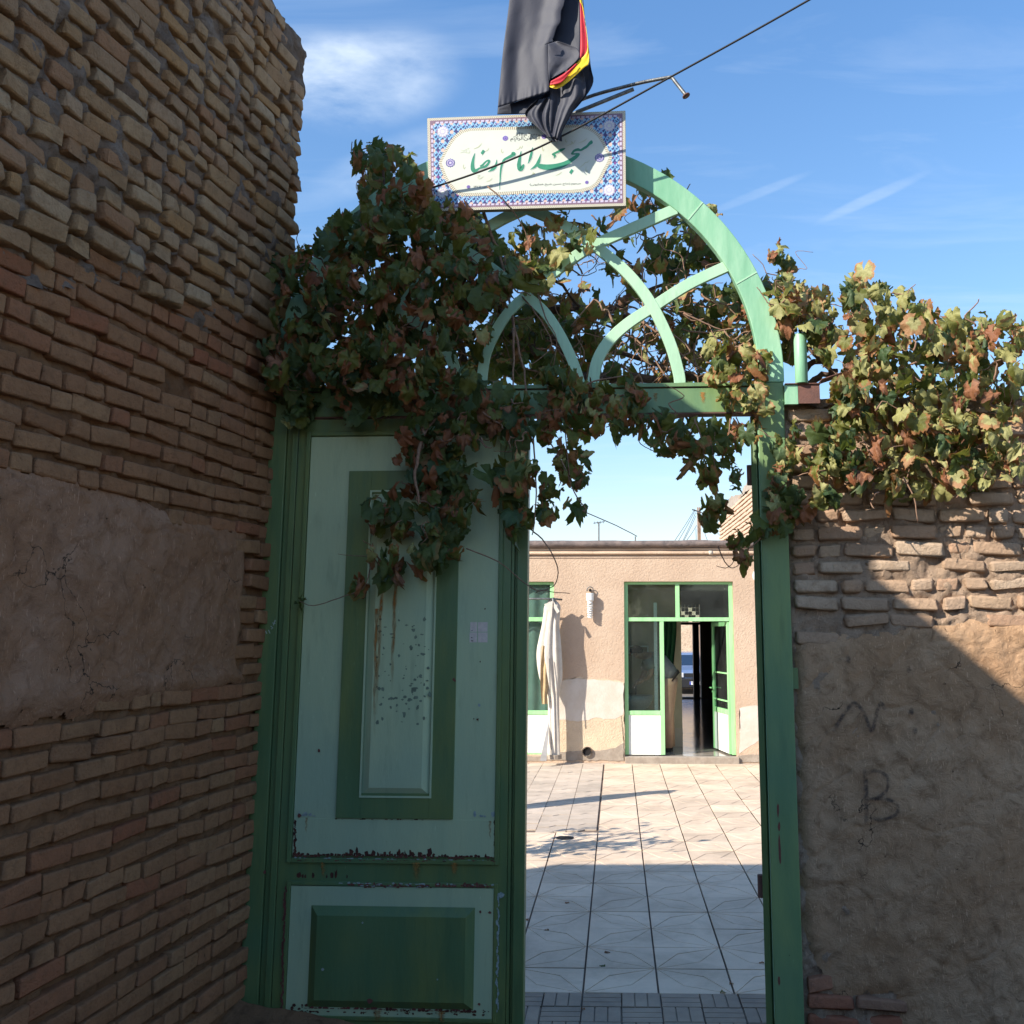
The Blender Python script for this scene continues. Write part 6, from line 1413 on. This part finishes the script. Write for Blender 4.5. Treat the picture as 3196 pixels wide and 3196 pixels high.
# aerial and pole
ax_ = onY(1869, 1689, 17.0); mb = MB(); mb.tube([Vector((ax_.x, 17, rz0)), Vector((ax_.x, 17, onY(1869, 1629, 17).z))], .012, 6); at_ = onY(1869, 1631, 17)
an = empty('aerial', (ax_.x, 17, rz0), 'thin television aerial standing on the house roof', 'aerial'); mb.build('mast', [M['steel']], an)
mb = MB(); mb.tube([onY(1852, 1633, 17), onY(1888, 1628, 17)], .006, 6)
for k in range(4): c_ = onY(1856 + k * 9, 1632 - k, 17); mb.tube([c_ + Vector((0, -.2, 0)), c_ + Vector((0, .2, 0))], .004, 5)
mb.build('elements', [M['steel']], an)
mb = MB(); c_ = onY(1983, 1689, 17.2); mb.tube([Vector((c_.x, 17.2, rz0)), Vector((c_.x, 17.2, onY(1983, 1674, 17.2).z))], .01, 6); tag(mb.build('roof_stub', [M['steel']]), 'short thin metal rod on the roof right of the aerial', 'rod')
po = onY(2186, 1690, 30.); pt = onY(2186, 1578, 30.)
up = empty('utility_pole', (po.x, 30.5, -.5), 'wooden utility pole with wires behind the house roof', 'pole')
M['wood'] = simple('weathered_wood', (0.36, 0.24, 0.17), (0.26, 0.17, 0.12), 9, .9)
mb = MB(); mb.box(po.x - .045, po.x - .008, 30.4, 30.5, -.5, pt.z); mb.box(po.x + .008, po.x + .055, 30.4, 30.5, -.5, pt.z); mb.box(po.x - .01, po.x + .01, 30.42, 30.5, -.5, pt.z - .1); mb.build('shaft', [M['wood']], up)
mb = MB(); mb.tube([onY(2160, 1590, 30.4), onY(2190, 1600, 30.4)], .02, 6); mb.build('cross_arm', [M['steel']], up)
for i, (a, b) in enumerate((((2168, 1590), (2104, 1689)), ((2170, 1592), (2116, 1689)), ((2171, 1600), (2130, 1689)), ((2172, 1610), (2133, 1689)), ((2174, 1640), (2140, 1689)), ((2172, 1650), (2173, 1690)), ((2196, 1652), (2210, 1690)), ((2232, 1652), (2252, 1674)))):
    A = onY(*a, 30.4); B = onY(*b, 27.); mb = MB(); mid = (A + B) / 2 + Vector((0, 0, -.03)); mb.tube(smooth_path([A, mid, B + (B - A) * .3], 4), .007, 5)
    mb.build('wire', [M['cable']], up)

# shade from things standing in the courtyard behind the shut leaf
tr = empty('courtyard_shrub', (-2.15, 8.15, ZC), 'small sparse tree standing in the courtyard behind the shut gate leaf', 'tree')

# ================================================================== GRAPE VINES
def leaf_mat(name, c1, c2, edge, e0=.75, tr=.35):
    m, nt, b = newmat(name); out = nt.nodes['Material Output']; p = gpos(nt)
    oi = N(nt, 'ShaderNodeObjectInfo'); at = N(nt, 'ShaderNodeAttribute'); at.attribute_name = 'rnd'; ed = N(nt, 'ShaderNodeAttribute'); ed.attribute_name = 'edge'
    r = math_(nt, 'FRACT', math_(nt, 'ADD', oi.outputs['Random'], at.outputs['Fac']))
    n1 = noise(nt, 34, 5, .7, p)
    c = mixc(nt, r, c1, c2)
    c = mixc(nt, rng(nt, n1, .40, .70, 0, .55), c, tuple(x * .55 for x in c1))
    ef = rng(nt, math_(nt, 'ADD', ed.outputs['Fac'], math_(nt, 'MULTIPLY', math_(nt, 'SUBTRACT', math_(nt, 'ADD', n1, r), 1.0), .9)), e0, e0 + .18)
    c = mixc(nt, ef, c, edge)
    vn = rng(nt, ed.outputs['Fac'], 0.0, .10, .35, 0); c = mixc(nt, vn, c, (.30, .32, .16))
    nt.links.new(c, b.inputs['Base Color']); b.inputs['Roughness'].default_value = .50; b.inputs['Specular IOR Level'].default_value = .35
    q = bump(nt, b, n1, .006)
    t = N(nt, 'ShaderNodeBsdfTranslucent'); nt.links.new(mixc(nt, .35, c, (.25, .30, .03)), t.inputs[0]); mx = N(nt, 'ShaderNodeMixShader'); mx.inputs[0].default_value = tr
    nt.links.new(b.outputs[0], mx.inputs[1]); nt.links.new(t.outputs[0], mx.inputs[2]); nt.links.new(mx.outputs[0], out.inputs[0]); return m
LM = [leaf_mat('leaf_green', (0.070, 0.105, 0.028), (0.12, 0.16, 0.040), (0.19, 0.13, 0.035), .95), leaf_mat('leaf_olive', (0.14, 0.15, 0.030), (0.22, 0.215, 0.050), (0.30, 0.13, 0.045), .80),
      leaf_mat('leaf_yellow', (0.36, 0.35, 0.12), (0.46, 0.42, 0.18), (0.42, 0.22, 0.10), .85), leaf_mat('leaf_rust', (0.30, 0.105, 0.045), (0.38, 0.175, 0.090), (0.17, 0.07, 0.035), .8), leaf_mat('leaf_blue_green', (0.060, 0.105, 0.042), (0.10, 0.15, 0.060), (0.10, 0.13, 0.05), 1.05)]
def leaf_shape(seed, mat, curl, crumple):
    rd = random.Random(seed); lobes = [(0, 1.0), (54, .95), (-54, .95), (112, .84), (-112, .84)]; n = 40; ring = []; sl = rd.uniform(.8, 1.5)
    for i in range(n):
        a = -165 + 330 * i / (n - 1); r = 0
        for la, lr in lobes: r = max(r, lr * (1 - .00030 * abs(a - la) ** 2 * sl) if abs(a - la) < 40 else 0)
        r = max(r, .76) + (0.034 if i % 2 else -.028) * rd.uniform(.5, 1.4)
        ring.append((math.radians(a), r * rd.uniform(.95, 1.05)))
    vs = [Vector((0, 0, 0))]; ed = [0.0]; cx, cy = rd.uniform(-1, 1), rd.uniform(-1, 1)
    def P(a, r, e):
        x = math.sin(a) * r; y = math.cos(a) * r
        z = -curl * r * r * (.6 + .5 * math.cos(2 * a + cx)) + crumple * .16 * mnoise.noise(Vector((x * 2.2 + seed, y * 2.2, cx))) * (.5 + r) + .05 * e * math.cos(a * 6)
        if crumple > 1: x *= (1 - .30 * (crumple - 1) * abs(math.sin(a)))
        return Vector((x, y, z))
    for a, r in ring[::2]: vs.append(P(a, r * .52, .4)); ed.append(.45)
    m = len(vs) - 1
    for a, r in ring: vs.append(P(a, r, 1)); ed.append(1.0)
    fs = []
    for k in range(m - 1): fs.append((0, 1 + k + 1, 1 + k))
    o = m + 1
    for k in range(m - 1): fs += [(1 + k, 1 + k + 1, o + 2 * k + 1), (1 + k, o + 2 * k + 1, o + 2 * k), (1 + k + 1, o + 2 * k + 2, o + 2 * k + 1)]
    fs.append((m, o + n - 1, o + n - 2))
    me = bpy.data.meshes.new('leaf'); me.from_pydata([tuple(v - Vector((0, .35, 0))) for v in vs], [], fs); me.materials.append(mat)
    a_ = me.attributes.new('edge', 'FLOAT', 'POINT'); a_.data.foreach_set('value', ed); me.polygons.foreach_set('use_smooth', [True] * len(fs)); return me
LV = [[leaf_shape(100 * k + i, m, .25 + .16 * i, (1.0, 1.5, 2.0, 2.5, 3.0)[i] + (.6 if k == 3 else 0)) for i in range(5)] for k, m in enumerate(LM)]
LE = {}
for L_ in LV:
    for me in L_: LE[me.name] = ([v.co.copy() for v in me.vertices], [tuple(p.vertices) for p in me.polygons], [d.value for d in me.attributes['edge'].data])
rv = random.Random(21)
def leaf_mt(P, size, facing=None):
    n = (facing or Vector((rv.gauss(0, .75), -1, rv.gauss(.25, .75)))).normalized()
    t = Vector((rv.gauss(0, .55), rv.gauss(0, .2), -1)); t = (t - n * t.dot(n)).normalized(); s_ = t.cross(n).normalized()
    Rm = Matrix((s_, t, n)).transposed().to_4x4()
    return Matrix.Translation(P) @ Rm @ Matrix.Diagonal((size * rv.uniform(.85, 1.1), size, size * rv.uniform(.8, 1.5), 1))
def fill(poly, n, d0, d1, sz, wts, out, holes=(), anchor=None):
    """leaves inside an outline traced in the gate plane (1932 px), spread over a depth of d0..d1 toward the street"""
    xs = [p[0] for p in poly]; ys = [p[1] for p in poly]; k = 0; tries = 0
    while k < n and tries < n * 40:
        tries += 1
        u = rv.uniform(min(xs), max(xs)); v = rv.uniform(min(ys), max(ys))
        if not inpoly(u, v, poly) or any(inpoly(u, v, h) for h in holes): continue
        d = rv.uniform(d0, d1); P = gp(u * K, v * K, d); c = rv.choices(range(5), wts)[0]
        out.append((rv.choice(LV[c]), leaf_mt(P, sz * rv.uniform(.5, 1.2)), rv.random(), d)); k += 1
def clump(u, v, r, n, d, sz, wts, out, dd=.06):
    for _ in range(n):
        a = rv.uniform(0, 6.28); q = r * math.sqrt(rv.random()); dj = d + rv.uniform(-dd, dd); c = rv.choices(range(5), wts)[0]
        out.append((rv.choice(LV[c]), leaf_mt(gp((u + q * math.cos(a)) * K, (v + q * math.sin(a)) * K, dj), sz * rv.uniform(.65, 1.15)), rv.random(), dj))
def twig(pts, r, mb, dep=None, jit=3):
    """pts: (u, v, depth) in 1932 px"""
    P = [gp((u + rv.uniform(-jit, jit) * .3) * K, v * K, d) for u, v, d in pts]; Q = smooth_path(P, 4)
    Q = [q + Vector((rv.uniform(-1, 1), rv.uniform(-1, 1), rv.uniform(-1, 1))) * r * .45 for q in Q]
    n = len(Q); mb.tube(Q, [r * (1 - .55 * i / n) for i in range(n)], 6)
def rnd_twigs(poly, n, d0, d1, ln, r, mb, ang=(0, 6.28)):
    xs = [p[0] for p in poly]; ys = [p[1] for p in poly]
    for _ in range(n):
        while True:
            u = rv.uniform(min(xs), max(xs)); v = rv.uniform(min(ys), max(ys))
            if inpoly(u, v, poly): break
        a = rv.uniform(*ang); L_ = rv.uniform(.4, 1.2) * ln; d = rv.uniform(d0, d1); pts = []
        for k in range(5): pts.append((u + L_ * k / 4 * math.cos(a) + rv.gauss(0, L_ * .05), v + L_ * k / 4 * math.sin(a) + rv.gauss(0, L_ * .05), d + rv.gauss(0, .01))); a += rv.gauss(0, .35)
        twig(pts, r * rv.uniform(.6, 1.4), mb)
def finish(vine, items, big=300):
    items.sort(key=lambda t: -t[3])
    inv = []; pm = WM(vine).inverted()
    vis = [t for t in items if -30 < proj(t[1].translation)[0] < 3226 and -30 < proj(t[1].translation)[1] < 3226]; hid = [t for t in items if not any(t is x for x in ())] if False else None
    ids = set(id(t) for t in vis[:big])
    for me, mt, r, d in vis[:big]:
        o = bpy.data.objects.new('leaf', me); C.objects.link(o); o.parent = vine; o.matrix_parent_inverse = pm; o.matrix_basis = mt
    rest = [t for t in items if id(t) not in ids]
    if rest:
        V = []; Fc = []; A = []; E_ = []; MI = []; b = 0
        for me, mt, r, d in rest:
            vs, fs, ee = LE[me.name]; V += [tuple(mt @ v) for v in vs]; Fc += [tuple(i + b for i in f) for f in fs]; b += len(vs); A += [r] * len(vs); E_ += ee; MI += [LM.index(me.materials[0])] * len(fs)
        o = mesh('foliage', V, Fc, LM, vine, True, MI, A); a_ = o.data.attributes.new('edge', 'FLOAT', 'POINT'); a_.data.foreach_set('value', E_); o['kind'] = 'stuff'
S = .055
# --- left mass over the gate and its hanging curtain
v1 = empty('grape_vine', LW(-.2, 1.2, .1), 'big shaded grape vine mass with rusty leaves over the left gate leaf', 'vine', 'grape vines on the gate and wall'); it = []
A = [(500, 500), (545, 485), (600, 455), (640, 405), (690, 395), (668, 300), (700, 280), (748, 278), (785, 320), (815, 360), (850, 385), (905, 405), (930, 445), (962, 475), (985, 530), (950, 560), (925, 620), (905, 690), (900, 735), (850, 758), (760, 748), (700, 735), (620, 742), (560, 735), (515, 725), (498, 690), (500, 620), (512, 560)]
hole = [(855, 640), (895, 655), (885, 690), (860, 680)], [(905, 405), (960, 430), (945, 470), (915, 440)]
fill(A, 960, -.36, .02, S * 1.08, (5, 3, .5, 2.4, 3), it, hole); fill(A, 520, .05, .34, S * 1.02, (4, 4.5, .8, 4.2, 2.6), it, hole)
fill([(498, 690), (590, 700), (590, 800), (545, 812), (515, 760)], 26, .03, .12, S * .95, (4, 1, .5, .3, 4), it)
clump(500, 712, 20, 8, .1, S * .9, (3, 0, .4, 0, 5), it); clump(590, 720, 60, 26, .1, S, (5, 2, .3, 1, 3), it); clump(690, 740, 60, 26, .12, S, (4, 2, .2, 2, 2), it)
clump(675, 295, 14, 6, .0, S * .8, (3, 1, 0, 1, 3), it); clump(720, 285, 16, 8, .0, S * .8, (4, 1, 0, .3, 3), it)
B = [(755, 735), (990, 742), (1020, 800), (985, 850), (905, 838), (890, 860), (860, 885), (835, 930), (800, 950), (770, 935), (790, 880), (745, 830), (770, 800)]
fill(B, 88, .06, .22, S * 1.05, (4, 3, .3, 5, 2.5), it)
fill([(905, 760), (1090, 765), (1095, 815), (1010, 830), (905, 810)], 40, .08, .16, S * 1.05, (1, 2, .1, 7, 1), it)
Cc = [(672, 950), (720, 925), (790, 915), (840, 925), (895, 920), (900, 955), (880, 1000), (882, 1050), (850, 1070), (800, 1078), (745, 1095), (700, 1062), (682, 1010)]
fill(Cc, 82, .08, .24, S * 1.05, (5, 3, .4, 4, 3), it)
fill([(745, 850), (885, 850), (890, 930), (760, 935)], 30, .07, .18, S, (5, 2, .3, 2, 4), it)
clump(678, 1110, 12, 4, .16, S, (1, 1, 0, 5, 0), it); clump(735, 1080, 14, 3, .20, S * 1.5, (3, 0, 0, 2, 0), it); clump(815, 1050, 16, 4, .2, S * 1.4, (6, 0, 0, 0, 1), it); clump(559, 1137, 5, 2, .1, S * .8, (4, 0, 0, 0, 0), it)
fill([(915, 890), (1000, 860), (1010, 880), (1000, 1020), (950, 1015), (935, 990), (960, 960), (925, 925)], 30, .08, .2, S * 1.15, (5, 3.5, .3, 2.5, 3), it)
mb = MB()
twig([(800, 800, .14), (790, 850, .18), (783, 900, .2), (790, 950, .2)], .010, mb); twig([(822, 790, .12), (795, 830, .17), (786, 890, .19)], .007, mb)
twig([(905, 380, .02), (925, 440, .0), (945, 490, -.02), (960, 560, -.04), (975, 640, .02), (988, 700, .04), (996, 762, .06)], .0085, mb)
twig([(970, 620, .02), (968, 700, .05), (965, 765, .06)], .006, mb)
twig([(880, 1035, .16), (940, 1060, .16), (1000, 1108, .14), (1030, 1115, .13), (1075, 1120, .13)], .0032, mb)
twig([(1003, 1000, .14), (1030, 1025, .14), (1052, 1070, .13), (1045, 1105, .13), (1010, 1118, .13)], .0035, mb)
twig([(700, 1070, .18), (685, 1110, .17), (640, 1128, .15), (590, 1143, .13), (565, 1133, .12)], .003, mb)
twig([(700, 1050, .16), (660, 1048, .14), (638, 1045, .14)], .002, mb)
twig([(1005, 800, .1), (1008, 870, .12), (1012, 950, .14), (1005, 1010, .14)], .0045, mb); twig([(1015, 800, .1), (1060, 870, .12), (1085, 930, .12), (1105, 960, .1), (1100, 965, .1), (1150, 985, .1), (1202, 1012, .1)], .0034, mb)
twig([(1060, 700, .05), (1150, 960, .1), (1152, 962, .1)][:1] + [(1075, 900, .11), (1100, 880, .1), (1115, 855, .1)], .003, mb)
twig([(500, 660, .1), (515, 735, .1), (530, 745, .12), (575, 740, .12)], .004, mb)
rnd_twigs(A, 90, -.3, .2, 60, .0035, mb); rnd_twigs(Cc, 14, .06, .2, 40, .003, mb); rnd_twigs(B, 18, .04, .2, 45, .0035, mb, (.8, 2.3))
mb.build('twigs', [M['twig']], v1, True)['kind'] = 'stuff'
mb = MB()
twig([(880, 760, -.1), (870, 600, -.15), (905, 470, -.1), (880, 420, -.05), (820, 370, 0)], .022, mb); twig([(905, 470, -.1), (930, 520, -.15), (960, 560, -.25)], .026, mb); twig([(700, 640, -.2), (800, 600, -.2), (900, 520, -.15)], .018, mb); twig([(560, 660, -.2), (640, 560, -.1), (720, 440, -.05), (720, 300, -.02)], .012, mb)
mb.build('trunk', [M['bark']], v1, True)
finish(v1, it)
# --- the vine behind and through the arch, with bare branches
v2 = empty('grape_vine', G(1.3, 2.2, -.6), 'twiggy grape vine with yellowing leaves seen through the arch lattice', 'vine', 'grape vines on the gate and wall'); it = []
W = (2, 4, 3.5, 1.2, .6); WD = (5, 4, .5, 1.0, 1)
fill([(955, 440), (1000, 425), (1060, 410), (1110, 430), (1120, 470), (1080, 520), (1040, 545), (985, 540), (950, 490)], 84, -.12, .06, S, (1, 3, 6, 1.2, .3), it)
fill([(945, 560), (1100, 540), (1230, 560), (1440, 540), (1440, 725), (900, 725), (920, 640)], 300, -.9, -.12, S, WD, it, [[(1150, 520), (1230, 575), (1230, 600), (1180, 560)]])
fill([(930, 600), (1130, 610), (1130, 725), (905, 725)], 110, -.9, -.35, S * 1.1, (7, 2, .1, .5, 1), it)
fill([(1120, 430), (1180, 380), (1255, 385), (1340, 450), (1360, 500), (1300, 560), (1200, 560), (1130, 500)], 60, -.7, -.2, S, WD, it); clump(1260, 340, 14, 4, -.1, S * .8, (4, 2, 0, 0, 0), it); clump(1300, 480, 55, 40, -.5, S, WD, it); clump(1215, 385, 26, 14, -.3, S * .9, (2, 2, 0, 4, 0), it); clump(1345, 400, 9, 4, -.1, S * .8, (1, 2, 2, 0, 0), it)
fill([(1240, 560), (1440, 520), (1440, 700), (1280, 700)], 90, -.5, -.08, S, W, it)
fill([(1335, 650), (1400, 640), (1445, 670), (1450, 780), (1430, 830), (1385, 800), (1340, 740)], 70, -.02, .12, S * .98, (1.5, 4, 6, 1.5, .8), it)
E_ = [(1010, 735), (1100, 725), (1180, 745), (1250, 765), (1330, 800), (1430, 805), (1420, 845), (1370, 850), (1290, 855), (1250, 862), (1225, 825), (1140, 818), (1090, 822), (1020, 790)]
fill(E_, 84, -.02, .14, S, (5, 4, .6, 2.0, 1), it); fill(E_, 72, -.5, -.1, S, (6, 3, .3, 2.0, 1), it)
clump(1055, 720, 34, 16, .08, S, (7, 1, .3, 0, 2), it); clump(1180, 750, 40, 16, .08, S, (4, 4, 1, 1, 0), it)
for u, v, r, n in ((1330, 875, 34, 12), (1290, 840, 20, 8), (1375, 870, 22, 8), (1345, 905, 14, 5), (1385, 910, 12, 5), (1350, 965, 20, 9), (1335, 985, 14, 5), (1390, 1020, 22, 7), (1405, 1055, 13, 4), (1440, 1005, 16, 4), (1105, 865, 12, 4), (1060, 885, 22, 7), (1040, 920, 20, 7), (1085, 905, 18, 6), (1030, 965, 24, 9), (1080, 960, 20, 7), (1100, 905, 14, 3)):
    clump(u, v, r, n, .08, S * .95, (4.5, 4, .5, 2.2, .5), it)
fill([(1030, 800), (1090, 815), (1095, 880), (1020, 900)], 14, .03, .12, S * .9, (4, 4, .3, 3, 0), it)
mb = MB()
twig([(1340, 830, .06), (1350, 880, .08), (1348, 930, .08), (1352, 965, .08)], .003, mb); twig([(1310, 790, .06), (1325, 830, .07), (1330, 880, .08)], .004, mb)
twig([(1378, 790, .04), (1375, 830, .05), (1362, 868, .06)], .0035, mb); twig([(1440, 1010, .06), (1420, 1030, .08), (1395, 1045, .09), (1375, 1070, .09), (1352, 1068, .09)], .003, mb); twig([(1355, 1030, .09), (1365, 1055, .09), (1380, 1072, .09), (1400, 1060, .09)], .003, mb)
twig([(920, 352, .16), (950, 378, .15), (985, 425, .06), (1000, 480, .02), (1005, 560, -.02)], .0035, mb)
twig([(1190, 560, -.2), (1300, 625, -.15), (1440, 610, -.15)], .006, mb); twig([(1100, 600, -.2), (1200, 640, -.15), (1260, 715, -.1)], .006, mb); twig([(1210, 500, -.2), (1215, 600, -.1), (1225, 700, -.1)], .005, mb); twig([(1150, 575, -.25), (1230, 620, -.2), (1300, 680, -.15), (1360, 715, -.1)], .007, mb); twig([(1290, 590, -.05), (1330, 610, -.05), (1360, 622, -.05)], .005, mb)
twig([(985, 560, .0), (1010, 590, .02), (1040, 650, .02), (1000, 690, .02)], .004, mb); twig([(1080, 735, .1), (1120, 720, .1), (1185, 708, .08)], .005, mb); twig([(1015, 555, .0), (1030, 600, .02), (1050, 640, .02), (1045, 690, .02)], .0035, mb)
AR = [(930, 440), (1060, 400), (1250, 400), (1400, 520), (1440, 640), (1440, 725), (905, 725)]
rnd_twigs(AR, 150, -.7, -.05, 75, .0034, mb); rnd_twigs([(1080, 560), (1440, 560), (1440, 725), (1000, 725)], 90, -.5, -.05, 90, .0045, mb); rnd_twigs(E_, 30, -.1, .12, 60, .003, mb)
mb.build('twigs', [M['twig']], v2, True)['kind'] = 'stuff'; mb = MB()
twig([(930, 640, -.5), (985, 640, -.5), (1040, 690, -.4), (1110, 720, -.3)], .028, mb); twig([(1000, 560, -.5), (1040, 640, -.5), (1110, 700, -.4)], .030, mb); twig([(980, 600, -.5), (1080, 580, -.5), (1150, 590, -.5), (1190, 560, -.5), (1200, 510, -.5), (1150, 500, -.5)], .026, mb); twig([(1080, 575, -.45), (1130, 595, -.4), (1190, 598, -.35)], .022, mb)
twig([(1090, 712, -.25), (1200, 716, -.25), (1320, 712, -.25), (1450, 712, -.3)], .026, mb); twig([(1110, 700, -.4), (1150, 660, -.4), (1240, 690, -.3), (1330, 715, -.3)], .016, mb); twig([(1185, 560, -.5), (1230, 545, -.5), (1300, 520, -.6)], .012, mb); twig([(1060, 420, -.2), (1120, 435, -.3), (1190, 500, -.4)], .010, mb); twig([(1240, 560, -.3), (1290, 500, -.3), (1305, 440, -.3)], .006, mb)
twig([(950, 470, -.1), (1000, 500, -.2), (1060, 540, -.3), (1100, 590, -.4)], .012, mb)
mb.build('trunk', [M['bark']], v2, True); finish(v2, it)
# --- the vine spilling over the right wall
v3 = empty('grape_vine', G(2.7, 2.7, -.1), 'bright yellow green grape vine spilling over the brick wall at the right', 'vine', 'grape vines on the gate and wall'); it = []
D1 = [(1452, 545), (1470, 515), (1500, 520), (1515, 555), (1560, 550), (1575, 570), (1575, 640), (1560, 690), (1530, 640), (1500, 600), (1478, 640), (1470, 600)]
D2 = [(1585, 640), (1595, 540), (1620, 512), (1650, 530), (1690, 560), (1735, 585), (1800, 560), (1860, 590), (1932, 570), (1932, 900), (1840, 930), (1740, 940), (1720, 965), (1700, 930), (1650, 930), (1600, 925), (1560, 890), (1560, 840), (1580, 790), (1575, 730), (1600, 690)]
WR = (1.8, 4, 8, 1.8, 1.4)
fill(D1, 105, -.30, .10, S, WR, it); clump(1468, 478, 14, 6, -.1, S * .8, WR, it); clump(1490, 500, 16, 7, -.1, S * .8, WR, it); clump(1495, 640, 40, 28, -.25, S, (5, 4, 1, 1, 1), it); clump(1458, 600, 16, 12, -.2, S, (5, 4, 1, 1, 1), it)
D2 = D2[:6] + [(1735, 585), (1932, 600)] + D2[9:]
fill(D2, 430, .0, .22, S * 1.02, WR, it); fill(D2, 230, -.3, .0, S, (4, 5, 3, 1.5, 1), it)
clump(1665, 540, 8, 3, -.05, S * .8, WR, it); clump(1710, 560, 12, 6, 0, S * .8, WR, it); clump(1606, 560, 14, 10, 0, S * .9, (5, 3, 2, 0, 1), it)
fill([(1470, 790), (1500, 795), (1510, 860), (1480, 905), (1470, 960), (1452, 930), (1455, 850)], 36, .03, .12, S * .95, (3, 3, 5, 2, 3), it)
fill([(1455, 940), (1530, 930), (1545, 980), (1520, 1002), (1480, 1000), (1435, 1015), (1430, 985)], 20, .05, .14, S * 1.05, (4, 3, 1, 2.5, 4), it)
for u, v, r, n in ((1560, 880, 30, 13), (1620, 900, 26, 12), (1560, 935, 22, 8), (1680, 920, 24, 10), (1640, 700, 40, 20), (1600, 750, 30, 16), (1560, 820, 20, 8), (1575, 850, 26, 9)): clump(u, v, r, n, .14, S, (3, 3, 5, 2, 4), it)
mb = MB(); twig([(1520, 650, -.15), (1560, 690, -.1), (1590, 715, -.08)], .009, mb); twig([(1515, 700, -.2), (1545, 680, -.2), (1580, 715, -.15), (1620, 735, -.1)], .016, mb); twig([(1520, 730, -.2), (1545, 712, -.2), (1580, 700, -.2)], .02, mb)
mb.build('trunk', [M['bark']], v3, True); mb = MB()
twig([(1490, 860, .05), (1530, 835, .08), (1600, 815, .1)], .0035, mb); twig([(1460, 935, .06), (1500, 900, .08), (1560, 885, .1)], .0035, mb); twig([(1455, 540, -.1), (1440, 500, -.1), (1420, 480, -.1)], .0025, mb); twig([(1705, 900, .12), (1725, 940, .13), (1732, 985, .13)], .004, mb); twig([(1640, 620, -.1), (1560, 650, -.1), (1500, 690, -.15)], .003, mb)
rnd_twigs(D2, 60, 0, .2, 60, .0035, mb); rnd_twigs(D1, 30, -.3, .1, 50, .0035, mb)
mb.build('twigs', [M['twig']], v3, True)['kind'] = 'stuff'; finish(v3, it)

# small tree in the courtyard behind the shut leaf; only its shade reaches the opening
it = []; mb = MB(); tb = Vector((-2.15, 8.15, ZC))
mb.tube([tb, tb + Vector((.05, 0, .8)), tb + Vector((.0, .1, 1.5))], [.05, .04, .03], 8)
for k in range(26):
    a = rv.uniform(0, 6.28); e = rv.uniform(.3, 1.2); L_ = rv.uniform(.5, .95); b_ = tb + Vector((0, .08, rv.uniform(.8, 1.5))); d_ = Vector((math.cos(a) * math.cos(e), math.sin(a) * math.cos(e), math.sin(e)))
    pts = [b_ + d_ * L_ * t + Vector((0, 0, -.12 * t * t)) for t in (0, .3, .6, 1)]; mb.tube(pts, [.012, .009, .006, .003], 5)
    for _ in range(9): it.append((rv.choice(LV[0]), leaf_mt(pts[rv.randrange(1, 4)] + Vector((rv.gauss(0, .07), rv.gauss(0, .07), rv.gauss(0, .05))), S * .9), rv.random(), 0))
mb.build('trunk', [M['bark']], tr, True)
rest = it; V = []; Fc = []; A_ = []; E2 = []; b = 0
for me, mt, r, d in rest:
    vs, fs, ee = LE[me.name]; V += [tuple(mt @ v) for v in vs]; Fc += [tuple(i + b for i in f) for f in fs]; b += len(vs); A_ += [r] * len(vs); E2 += ee
o = mesh('crown', V, Fc, LM[0], tr, True, None, A_); a_ = o.data.attributes.new('edge', 'FLOAT', 'POINT'); a_.data.foreach_set('value', E2); o['kind'] = 'stuff'
pp_ = Vector((-3.05, 9.75, ZC)); 
# a few fallen leaves on the paving
for k, (u, v) in enumerate(((1768, 2816), (1893, 2971), (1883, 3014), (1644, 2868), (2258, 3093), (2284, 3066), (2372, 3003), (1826, 3146), (1702, 2900))):
    P = onZ(u, v, ZC + .006); o = bpy.data.objects.new('fallen_leaf', rv.choice(LV[3] if k not in (2, 4) else LV[0])); C.objects.link(o)
    o.matrix_basis = Matrix.Translation(P) @ Matrix.Rotation(rv.uniform(0, 6), 4, 'Z') @ Matrix.Diagonal((.022, .022, .022, 1)); tag(o, ('brown fallen leaf on the tiles farthest left against the shut leaf edge', 'brown curled leaf on the middle tiles nearest the front', 'small dark green leaf on the second tile column', 'brown fallen leaf at the left edge of the tiles by the shut leaf', 'dark dry leaf low on the right near the open jamb', 'dry leaf just beside the joint low on the right', 'rusty fallen leaf at the far right of the tiles', 'brown leaf lying on the dark basket weave tiles', 'small dry leaf in the left tile column in shade')[k], 'leaf', 'fallen leaves on the courtyard tiles')
